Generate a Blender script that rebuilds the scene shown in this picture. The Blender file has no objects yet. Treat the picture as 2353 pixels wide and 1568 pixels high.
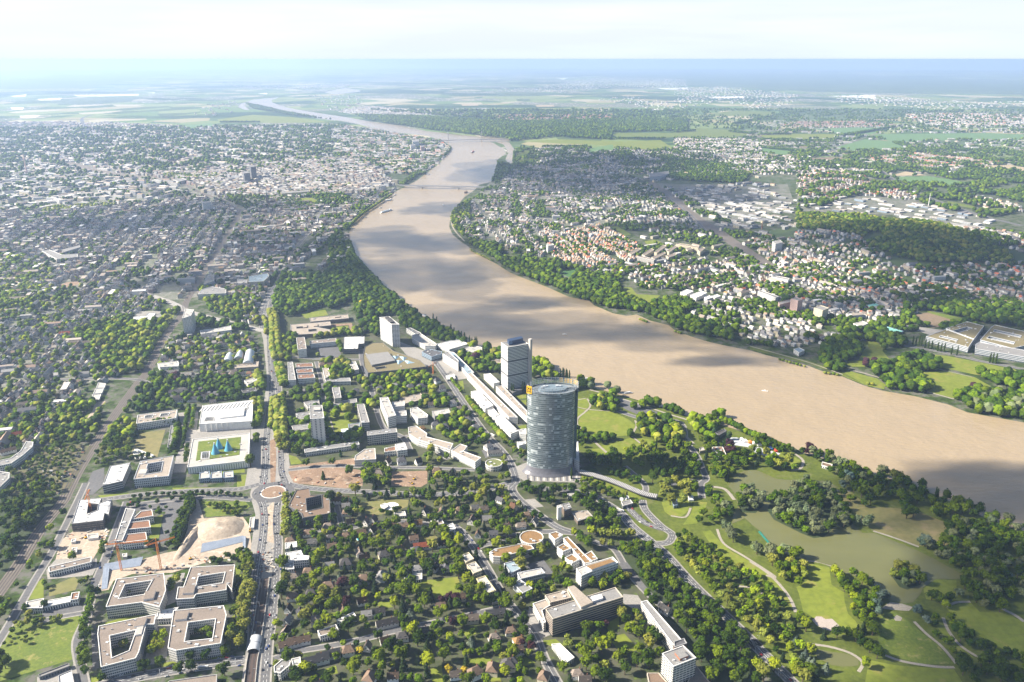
import bpy, math, random
import numpy as np
from mathutils import Vector, noise as mnoise
from mathutils.geometry import tessellate_polygon
random.seed(7); RNG = np.random.default_rng(11)
S = bpy.context.scene
R = math.radians

# ---------------------------------------------------------------- camera
CAMH, FPX, CX, CY = 680.0, 1830.0, 1176.5, 784.0
PITCH = R(19.5)
cam = bpy.data.cameras.new("camera"); camo = bpy.data.objects.new("camera", cam)
S.collection.objects.link(camo); S.camera = camo
cam.sensor_width = 36.0; cam.lens = FPX / 2353 * 36.0
cam.clip_start = 5.0; cam.clip_end = 200000.0
camo.location = (0, 0, CAMH); camo.rotation_euler = (R(90) - PITCH, 0, 0)

# ---------------------------------------------------------------- sky, sun, exposure
SUN_EL = R(35); SUN_AZ = R(-91)          # azimuth from +Y (view) to the right; negative = to the left
w = bpy.data.worlds.new("World"); S.world = w; w.use_nodes = True
nt = w.node_tree; nt.nodes.clear()
wo = nt.nodes.new("ShaderNodeOutputWorld"); bg = nt.nodes.new("ShaderNodeBackground")
sk = nt.nodes.new("ShaderNodeTexSky"); sk.sky_type = 'NISHITA'; sk.sun_disc = False
sk.sun_elevation = SUN_EL; sk.sun_rotation = SUN_AZ; sk.altitude = 700; sk.air_density = 1.0; sk.dust_density = 3.0; sk.ozone_density = 1.5
# high thin cloud sheet whitening the sky dome
tc = nt.nodes.new("ShaderNodeTexCoord"); mp = nt.nodes.new("ShaderNodeMapping"); mp.inputs['Scale'].default_value = (1.2, 1.2, 14)
no = nt.nodes.new("ShaderNodeTexNoise"); no.inputs['Scale'].default_value = 2.2; no.inputs['Detail'].default_value = 6
rp = nt.nodes.new("ShaderNodeValToRGB"); rp.color_ramp.elements[0].position = .42; rp.color_ramp.elements[1].position = .75
rp.color_ramp.elements[0].color = (.62, .62, .62, 1); rp.color_ramp.elements[1].color = (.88, .88, .88, 1)
mx = nt.nodes.new("ShaderNodeMixRGB"); mx.inputs['Color2'].default_value = (8.4, 9.0, 9.9, 1)
L = nt.links.new
L(tc.outputs['Generated'], mp.inputs[0]); L(mp.outputs[0], no.inputs['Vector']); L(no.outputs[0], rp.inputs[0])
sz = nt.nodes.new("ShaderNodeSeparateXYZ"); zr = nt.nodes.new("ShaderNodeMapRange"); zr.inputs[1].default_value = .04; zr.inputs[2].default_value = .22; zr.inputs[3].default_value = 1; zr.inputs[4].default_value = 0
ml = nt.nodes.new("ShaderNodeMath"); ml.operation = 'MULTIPLY'; L(tc.outputs['Generated'], sz.inputs[0]); L(sz.outputs[2], zr.inputs[0]); L(zr.outputs[0], ml.inputs[0]); L(rp.outputs[0], ml.inputs[1]); L(ml.outputs[0], mx.inputs[0]); L(sk.outputs[0], mx.inputs['Color1']); 
# haze tint mixed into the sky's own colour over its lowest few degrees
hr = nt.nodes.new("ShaderNodeMapRange"); hr.interpolation_type = 'SMOOTHSTEP'; hr.inputs[1].default_value = -.01; hr.inputs[2].default_value = .05; hr.inputs[3].default_value = .75; hr.inputs[4].default_value = 0
m2 = nt.nodes.new("ShaderNodeMixRGB"); m2.inputs['Color2'].default_value = (6.0, 6.9, 8.6, 1); L(sz.outputs[2], hr.inputs[0]); L(hr.outputs[0], m2.inputs[0]); L(mx.outputs[0], m2.inputs[1]); L(m2.outputs[0], bg.inputs[0]); L(bg.outputs[0], wo.inputs[0])
bg.inputs[1].default_value = 0.053
sl = bpy.data.lights.new("sun", 'SUN'); sl.energy = 5.0; sl.angle = R(.53); sl.color = (1.0, .91, .77)
so = bpy.data.objects.new("sun", sl); S.collection.objects.link(so)
SUNV = Vector((math.sin(SUN_AZ) * math.cos(SUN_EL), math.cos(SUN_AZ) * math.cos(SUN_EL), math.sin(SUN_EL)))
so.rotation_euler = SUNV.to_track_quat('Z', 'Y').to_euler(); so.location = (0, 0, 3000)
S.view_settings.view_transform = 'Standard'; S.view_settings.look = 'None'; S.view_settings.gamma = 1
S.view_settings.exposure = 1.45; S.view_settings.use_curve_mapping = False
S.cycles.max_bounces = 4; S.cycles.diffuse_bounces = 2; S.cycles.glossy_bounces = 2; S.cycles.volume_bounces = 2
S.cycles.transparent_max_bounces = 16; S.cycles.use_denoising = True; S.cycles.caustics_reflective = False; S.cycles.caustics_refractive = False
S.cycles.sample_clamp_indirect = 4

# ---------------------------------------------------------------- photo coordinates -> ground
REG = dict(P=(0, 0, 1 / .5745), A=(0, 1900, 1.889), B=(1000, 1900, 1.889), C=(2000, 1900, 1.889), D=(3000, 1900, 1.8896), E=(0, 1150, 1.889), F=(1000, 1150, 1.889),
           G=(1800, 1250, 2.1486), H=(3000, 1150, 1.8896), I=(0, 180, 1.6807), J=(1350, 180, 1.6807), K=(2696, 180, 1.6807), L=(0, 600, 1.6807), M=(1350, 500, 1.889),
           N=(2250, 600, 1.889), O=(3196, 600, 2.3056), Q=(2200, 1500, 2.353))
def px(s):
    out = []
    for seg in s.replace('\n', ' ').split(';'):
        seg = seg.strip()
        if not seg: continue
        r, body = seg.split(':'); ox, oy, k = REG[r.strip()]
        for t in body.split():
            a, b = t.split(','); a = float(a); b = float(b)
            out.append((a, b) if r.strip() == 'P' else ((a / k + ox) * .5745, (b / k + oy) * .5745))
    return out
SP, CP = math.sin(PITCH), math.cos(PITCH)
def unp(p, z=0.0):
    u = (p[0] - CX) / FPX; v = -(p[1] - CY) / FPX
    dx, dy, dz = u, v * SP + CP, v * CP - SP
    dz = min(dz, -0.0108)
    t = (z - CAMH) / dz
    return (dx * t, dy * t)
def W(s, z=0.0): return [unp(p, z) for p in px(s)]
def proj(x, y, z=0.0):
    f = y * CP - (z - CAMH) * SP; up = y * SP + (z - CAMH) * CP
    return (CX + FPX * x / f, CY - FPX * up / f, f)

# ---------------------------------------------------------------- node helper
class NT:
    def __init__(s, m): s.t = m.node_tree; s.t.nodes.clear()
    def n(s, typ, ins=None, **kw):
        o = s.t.nodes.new("ShaderNode" + typ)
        for k, v in kw.items(): setattr(o, k, v)
        for k, v in (ins or {}).items():
            i = o.inputs[k]
            if hasattr(v, 'is_output') or isinstance(v, bpy.types.NodeSocket): s.t.links.new(v, i)
            else: i.default_value = v
        return o
    def math(s, op, a, b=0.0, c=0.0):
        ins = {0: a, 1: b}
        if op in ('MULTIPLY_ADD', 'SMOOTH_MIN', 'COMPARE'): ins[2] = c
        return s.n("Math", ins, operation=op).outputs[0]
    def mix(s, f, a, b, blend='MIX'): return s.n("MixRGB", {0: f, 1: a, 2: b}, blend_type=blend).outputs[0]
    def noise(s, vec, scale, detail=3, rough=.55): return s.n("TexNoise", {'Vector': vec, 'Scale': scale, 'Detail': detail, 'Roughness': rough}).outputs[0]
    def mr(s, v, a, b, c=0.0, d=1.0): return s.n("MapRange", {0: v, 1: a, 2: b, 3: c, 4: d}).outputs[0]
    def out(s, sh): s.t.links.new(sh, s.n("OutputMaterial").inputs[0])
def C4(c): return (c[0], c[1], c[2], 1)
MATS = {}
def mat(name, c1, c2=None, scale=.05, rough=.85, detail=4, c3=None, bump=0, spec=.3, metal=0):
    if name in MATS: return MATS[name]
    m = bpy.data.materials.new(name); m.use_nodes = True; t = NT(m)
    if c2 is None: c2 = tuple(x * .78 for x in c1)
    pos = t.n("NewGeometry").outputs['Position']
    col = t.mix(t.mr(t.noise(pos, scale, detail), .35, .65), C4(c1), C4(c2))
    col = t.mix(.35, col, t.mix(t.mr(t.noise(pos, scale * 9, 3), .35, .65), C4(tuple(x * 1.25 for x in c1)), C4(tuple(x * .7 for x in c2))))
    if c3: col = t.mix(t.mr(t.noise(pos, scale * 2.3 + .001, 5, .7), .56, .66), col, C4(c3))
    ins = {'Base Color': col, 'Roughness': rough, 'Metallic': metal}
    b = t.n("BsdfPrincipled", ins); b.inputs['Specular IOR Level'].default_value = spec
    if bump:
        t.t.links.new(t.n("Bump", {'Height': t.noise(pos, bump, 4), 'Distance': 1.0, 'Strength': .6}).outputs[0], b.inputs['Normal'])
    t.out(b.outputs[0]); MATS[name] = m; return m

# ---------------------------------------------------------------- object helpers
COL = S.collection
def tag(o, label=None, cat=None, group=None, kind=None):
    for k, v in (('label', label), ('category', cat), ('group', group), ('kind', kind)):
        if v: o[k] = v
    return o
def link(name, me, parent=None, loc=None):
    o = bpy.data.objects.new(name, me); COL.objects.link(o)
    if parent is not None: o.parent = parent
    if loc is not None: o.location = loc
    return o
def mesh(name, vs, fs, m=None, uvs=None, smooth=False):
    me = bpy.data.meshes.new(name); me.from_pydata(vs, [], fs)
    for x in (m if isinstance(m, (list, tuple)) else [m]):
        if x: me.materials.append(x)
    if uvs is not None:
        l = me.uv_layers.new(name='UVMap').data
        i = 0
        for f in uvs:
            for uv in f: l[i].uv = uv; i += 1
    if smooth:
        for p in me.polygons: p.use_smooth = True
    me.update(); return me
def empty(name, loc=(0, 0, 0)):
    o = bpy.data.objects.new(name, None); COL.objects.link(o); o.location = loc; o.empty_display_size = 5; return o
def area2(p): return sum(p[i - 1][0] * p[i][1] - p[i][0] * p[i - 1][1] for i in range(len(p)))
def ccw(p): return list(p) if area2(p) > 0 else list(p)[::-1]
EXC = []      # polygons where nothing is scattered
def inside(poly, X, Y):
    p = np.array(poly); r = np.zeros(len(X), bool)
    bb = (X > p[:, 0].min()) & (X < p[:, 0].max()) & (Y > p[:, 1].min()) & (Y < p[:, 1].max())
    if not bb.any(): return r
    x = X[bb]; y = Y[bb]; c = np.zeros(len(x), bool); j = len(p) - 1
    for i in range(len(p)):
        xi, yi = p[i]; xj, yj = p[j]
        if yi != yj: c ^= ((yi > y) != (yj > y)) & (x < (xj - xi) * (y - yi) / (yj - yi) + xi)
        j = i
    r[bb] = c; return r
_lz = [0.0]
def sheet(name, poly, m, z, excl=True, label=None, parent=None):
    """one flat ground sheet; each lies a little above the one before"""
    _lz[0] += .004; zz = z + _lz[0] % .04
    poly = ccw(poly); tri = tessellate_polygon([[Vector((x, y, 0)) for x, y in poly]])
    fs = []
    for t_ in tri:
        a, b, c = [poly[i] for i in t_]
        fs.append(t_ if (b[0] - a[0]) * (c[1] - a[1]) - (b[1] - a[1]) * (c[0] - a[0]) > 0 else t_[::-1])
    o = link(name, mesh(name, [(x, y, zz) for x, y in poly], fs, m), parent)
    if parent is None: tag(o, label, None, None, 'structure')
    if excl: EXC.append(poly)
    return o
def smooth_line(p, n=4):
    if len(p) < 3: return list(p)
    q = [p[0]] + list(p) + [p[-1]]; out = []
    for i in range(1, len(q) - 2):
        a, b, c, d = [np.array(v) for v in q[i - 1:i + 3]]
        for k in range(n):
            t = k / n
            out.append(tuple(.5 * (2 * b + (c - a) * t + (2 * a - 5 * b + 4 * c - d) * t * t + (3 * b - a - 3 * c + d) * t ** 3)))
    out.append(tuple(p[-1])); return out
def offset_line(p, d):
    out = []
    for i in range(len(p)):
        a = p[max(i - 1, 0)]; b = p[min(i + 1, len(p) - 1)]
        l = math.hypot(b[0] - a[0], b[1] - a[1]) or 1
        out.append((p[i][0] + (b[1] - a[1]) / l * d, p[i][1] - (b[0] - a[0]) / l * d))
    return out
def strip(name, line, width, m, z, off=0, excl=True, parent=None, kind=True):
    _lz[0] += .004; zz = z + _lz[0] % .04
    a = offset_line(line, off - width / 2); b = offset_line(line, off + width / 2)
    vs = [(x, y, zz) for x, y in a] + [(x, y, zz) for x, y in b]; n = len(a)
    fs = [(i, i + n, i + n + 1, i + 1) for i in range(n - 1)]
    o = link(name, mesh(name, vs, fs, m), parent)
    if parent is None and kind: o['kind'] = 'structure'
    if excl: EXC.append(a + b[::-1])
    return o
def resample(line, step, start=0.0):
    """points and headings every step metres along a line"""
    out = []; acc = -start
    for a, b in zip(line, line[1:]):
        l = math.hypot(b[0] - a[0], b[1] - a[1])
        if l < 1e-6: continue
        while acc <= l:
            if acc >= 0:
                t = acc / l; out.append((a[0] + (b[0] - a[0]) * t, a[1] + (b[1] - a[1]) * t, math.atan2(b[1] - a[1], b[0] - a[0])))
            acc += step
        acc -= l
    return out
ROADS = {}
# ================================================================ THE SETTING
# ground
def ground_material():
    m = bpy.data.materials.new("ground_cover"); m.use_nodes = True; t = NT(m)
    pos = t.n("NewGeometry").outputs['Position']
    sx = t.n("SeparateXYZ", {0: pos})
    far = t.mr(sx.outputs[1], 4200, 6500)
    # town ground: gardens, yards, paving
    n1 = t.mr(t.noise(pos, .03, 5, .65), .44, .56)
    town = t.mix(n1, (.030, .048, .010, 1), (.13, .125, .11, 1))
    n2 = t.mr(t.noise(pos, .11, 3), .45, .6)
    town = t.mix(t.math('MULTIPLY', n2, .6), town, (.06, .105, .015, 1))
    # fields
    mp = t.n("Mapping", {0: pos, 'Scale': (1.0, .7, 1), 'Rotation': (0, 0, .5)}).outputs[0]
    vo = t.n("TexVoronoi", {'Vector': mp, 'Scale': .0022, 'Randomness': .9})
    h = t.n("SeparateColor", {0: vo.outputs['Color']}).outputs[0]
    r = t.n("ValToRGB", {0: h}); r.color_ramp.interpolation = 'CONSTANT'
    e = r.color_ramp.elements; e[0].position = 0; e[0].color = (.055, .11, .035, 1); e[1].position = .2; e[1].color = (.17, .23, .07, 1)
    for p_, c_ in ((.38, (.11, .19, .05, 1)), (.55, (.36, .31, .18, 1)), (.63, (.05, .09, .03, 1)), (.76, (.22, .27, .10, 1)), (.9, (.48, .42, .30, 1))):
        k = e.new(p_); k.color = c_
    fld = t.mix(.25, r.outputs[0], t.mix(t.mr(t.noise(pos, .012, 4), .4, .6), (.10, .16, .05, 1), (.2, .2, .1, 1)))
    woods = t.mr(t.noise(t.n("Mapping", {0: pos, 'Scale': (.6, 1.1, 1)}).outputs[0], .00034, 5, .6), .52, .56)
    wd = t.mix(t.mr(t.noise(pos, .02, 3), .4, .6), (.022, .048, .02, 1), (.045, .085, .03, 1))
    fld = t.mix(woods, fld, wd)
    # villages: pale roofs in clusters
    v2 = t.n("TexVoronoi", {'Vector': pos, 'Scale': .022, 'Randomness': 1})
    sp = t.math('LESS_THAN', v2.outputs['Distance'], .34)
    rc = t.n("SeparateColor", {0: v2.outputs['Color']})
    sp = t.math('MULTIPLY', sp, t.math('GREATER_THAN', rc.outputs[1], .45))
    vil = t.mr(t.noise(t.n("Mapping", {0: pos, 'Location': (900, 400, 0)}).outputs[0], .00042, 4, .6), .545, .575)
    vg = t.mix(t.mr(t.noise(pos, .01, 4), .45, .55), (.10, .13, .06, 1), (.2, .2, .17, 1))
    fld = t.mix(vil, fld, vg)
    rf = t.mix(rc.outputs[0], (.28, .2, .16, 1), (.85, .84, .8, 1))
    fld = t.mix(t.math('MULTIPLY', sp, vil), fld, rf)
    b = t.n("BsdfPrincipled", {'Base Color': t.mix(far, town, fld), 'Roughness': .95}); b.inputs['Specular IOR Level'].default_value = .1
    t.out(b.outputs[0]); return m
GM = ground_material()
def ground():
    vs = []; fs = []; na = 72
    rad = [0, 400, 900, 1600, 2600, 4000, 6500, 10000, 16000, 26000, 40000, 62000]
    vs.append((0, 0, 0))
    for r in rad[1:]:
        for k in range(na): a = 2 * math.pi * k / na; vs.append((r * math.cos(a), r * math.sin(a), 0))
    for k in range(na): fs.append((0, 1 + k, 1 + (k + 1) % na))
    for i in range(len(rad) - 2):
        for k in range(na):
            a = 1 + i * na + k; b = 1 + i * na + (k + 1) % na; fs.append((a, a + na, b + na, b))
    tag(link("ground", mesh("ground", vs, fs, GM)), None, None, None, 'structure')
ground()

# the wooded hill on the far bank
HC = unp(px("P:2170,575")[0]); HL = unp(px("P:1800,560")[0]); HR_ = unp(px("P:2345,600")[0])
def hill_z(x, y):
    u = (x - HC[0] + 60) / 640.0; v = (y - HC[1]) / 560.0
    d = u * u + v * v
    return 62.0 * max(0, 1 - d) ** 1.3
def hill():
    vs = []; fs = []; n = 30
    for j in range(n + 1):
        for i in range(n + 1):
            x = HC[0] - 60 + (i / n - .5) * 1300; y = HC[1] + (j / n - .5) * 1140; vs.append((x, y, hill_z(x, y) - .6))
    for j in range(n):
        for i in range(n): a = j * (n + 1) + i; fs.append((a, a + 1, a + n + 2, a + n + 1))
    tag(link("hill", mesh("hill", vs, fs, mat("hill_grass", (.05, .09, .025), (.09, .12, .04), .01), smooth=True)), None, None, None, 'structure')
hill()

# water
def water_mat(name, c1, c2, scale, rough, bs, bd):
    m = bpy.data.materials.new(name); m.use_nodes = True; t = NT(m)
    pos = t.n("NewGeometry").outputs['Position']
    mp = t.n("Mapping", {0: pos, 'Rotation': (0, 0, .6), 'Scale': (.35, 1.2, 1)}).outputs[0]
    col = t.mix(t.mr(t.noise(mp, scale, 5, .6), .35, .65), C4(c1), C4(c2))
    b = t.n("BsdfPrincipled", {'Base Color': col, 'Roughness': rough}); b.inputs['Specular IOR Level'].default_value = .5; b.inputs['IOR'].default_value = 1.33
    h = t.math('ADD', t.noise(t.n("Mapping", {0: pos, 'Rotation': (0, 0, .35), 'Scale': (.6, 1.5, 1)}).outputs[0], bs, 6, .6), t.math('MULTIPLY', t.noise(pos, bs * .2, 3), 2.0))
    t.t.links.new(t.n("Bump", {'Height': h, 'Distance': bd, 'Strength': 1.0}).outputs[0], b.inputs['Normal'])
    t.out(b.outputs[0]); return m
RIV = water_mat("muddy_water", (.36, .282, .184), (.322, .252, .162), .002, .2, .10, 1.1)
LAKEM = water_mat("pond_water", (.145, .148, .062), (.125, .13, .054), .01, .18, .12, .22)
near_bank = "P:2800,1430; D:2071,430 1800,335 1400,150 1150,60 950,0; H:960,1440 700,1340 400,1250 300,1195 100,1130 0,1100; Q:1700,500 1450,425 1330,400 1130,330 830,240 680,195 420,125; G:1100,600 880,490 700,430; F:1900,500 1750,475 1640,420 1300,240 1250,200 1030,20; M:400,1280 270,1160 150,1040 95,930 85,820 110,770 200,660 330,560 490,478 600,420 760,300 860,190 855,160 800,122; J:690,640 600,612 400,590 220,555 110,528 0,508; I:2230,508 2130,495 2000,470 1900,453 1800,425 1660,390 1640,405 1680,440 1640,436 1600,415 1620,395 1700,370"
far_bank = "I:1880,352 1830,370 1825,385 1900,415 2050,445 2353,490; J:200,512 430,545 600,580 900,612 1150,632 1160,650; M:1150,130 1180,138 1255,185 1270,215 1240,240 1200,270 1212,300 1200,330 1190,380 1170,430 1070,452 1045,485 960,545 930,580 890,640 850,710 845,770 870,830 930,880 970,905 1010,935 1100,1000 1200,1050 1300,1115 1410,1160 1570,1220 1750,1300 1900,1330; N:240,1175 380,1235 480,1255 560,1245 660,1290 800,1325 860,1372 1000,1420 1100,1450 1230,1480; H:0,477 120,512 430,590 560,640 690,672 860,742 1000,782 1240,822 1500,887 1640,945 1900,992 2071,1022; P:2800,1100"
RIVER = W(near_bank) + W(far_bank)
sheet("river", RIVER, RIV, .25)
sheet("river", W("M:1205,112 1300,135 1332,180 1327,300 1305,310 1268,262 1292,212 1255,150 1200,130"), RIV, .25)
sheet("river", W("J:-10,300 60,292 150,305 150,316 30,322 -60,330"), RIV, .25)
sheet("river", W("P:745,213 790,203 825,207 822,212 770,217"), RIV, .25)
LAKE = W("Q:1740,940 1830,902 1940,897 2050,942 2120,977 2230,992; D:270,38 400,40 560,48 640,80 665,95 615,125 620,150 700,230 780,375 850,440 940,440 1270,575 1400,640 1640,775 1560,790 1400,790 1310,850 1290,900 1230,965 1150,972 1060,952 970,880 930,830 870,790 700,740 620,690 480,652 330,622 200,575 140,500 80,430; C:2000,450 1930,400 1850,330 1750,372 1762,300 1800,250 1780,150 1725,85")
sheet("lake", LAKE, LAKEM, .34)
GRASS = mat("park_grass", (.11, .135, .015), (.06, .085, .010), .02, c3=(.12, .13, .04))
LAWN = mat("mown_lawn", (.175, .205, .024), (.13, .168, .018), .012, c3=(.21, .20, .045))
DRY = mat("dry_lawn", (.20, .17, .07), (.15, .16, .05), .01, c3=(.25, .2, .1))
MEADOW = mat("rough_meadow", (.14, .175, .022), (.085, .13, .018), .03, c3=(.24, .22, .07))
SAND = mat("sand", (.42, .35, .275), (.34, .275, .21), .03, c3=(.52, .46, .38), bump=.15)
SOIL = mat("bare_soil", (.28, .19, .13), (.20, .135, .09), .04, c3=(.42, .34, .26), bump=.1)
ASPH = mat("asphalt", (.13, .13, .135), (.105, .105, .11), .03)
PAVE = mat("paving", (.30, .285, .265), (.24, .23, .215), .04)
PATHM = mat("path_gravel", (.33, .30, .25), (.27, .245, .21), .05)
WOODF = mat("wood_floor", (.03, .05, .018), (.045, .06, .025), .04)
BALL = mat("ballast", (.19, .165, .14), (.15, .13, .11), .06)
WHITE = mat("white_paint", (.78, .78, .76), (.70, .70, .68), .2)
# land cover
PARKP = W("Q:-60,560 260,700 560,1010; C:900,180 1000,400 1260,620 1500,880 1800,1160 2078,1440; D:0,1290 330,1600; P:2500,1620 2500,1180; D:1800,335 1400,150 950,0; Q:2353,740 1700,500 1330,400 830,245 420,125 250,150")
sheet("park_ground", PARKP, GRASS, .08, excl=False)
for poly in ("C:1780,150 1860,115 1960,170 1995,230 1930,290 1820,285", "D:130,270 150,210 280,170 300,90 400,50 560,62 600,120 700,235 780,370 730,402 640,392 560,470 480,480 380,440 280,390 180,340", "D:1050,740 1130,850 1190,870 1290,830 1300,760 1200,700 1090,690"):
    sheet("island", W(poly), WOODF, .42, excl=False)
GARD = mat("garden_ground", (.034, .052, .008), (.10, .095, .07), .035, c3=(.09, .13, .02))
sheet("garden_ground", W("B:200,160 900,100 1400,160 2000,60 2078,100 2078,1620 160,1620 190,700"), GARD, .05, excl=False)
sheet("garden_ground", W("C:-10,60 900,180 1260,620 1500,880 2050,1640 -10,1640"), GARD, .05, excl=False)
sheet("garden_ground", W("F:230,130 1540,440 1900,460 2000,1450 1300,1560 850,1560 850,1340 290,1340 230,800"), GARD, .05, excl=False)
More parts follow.
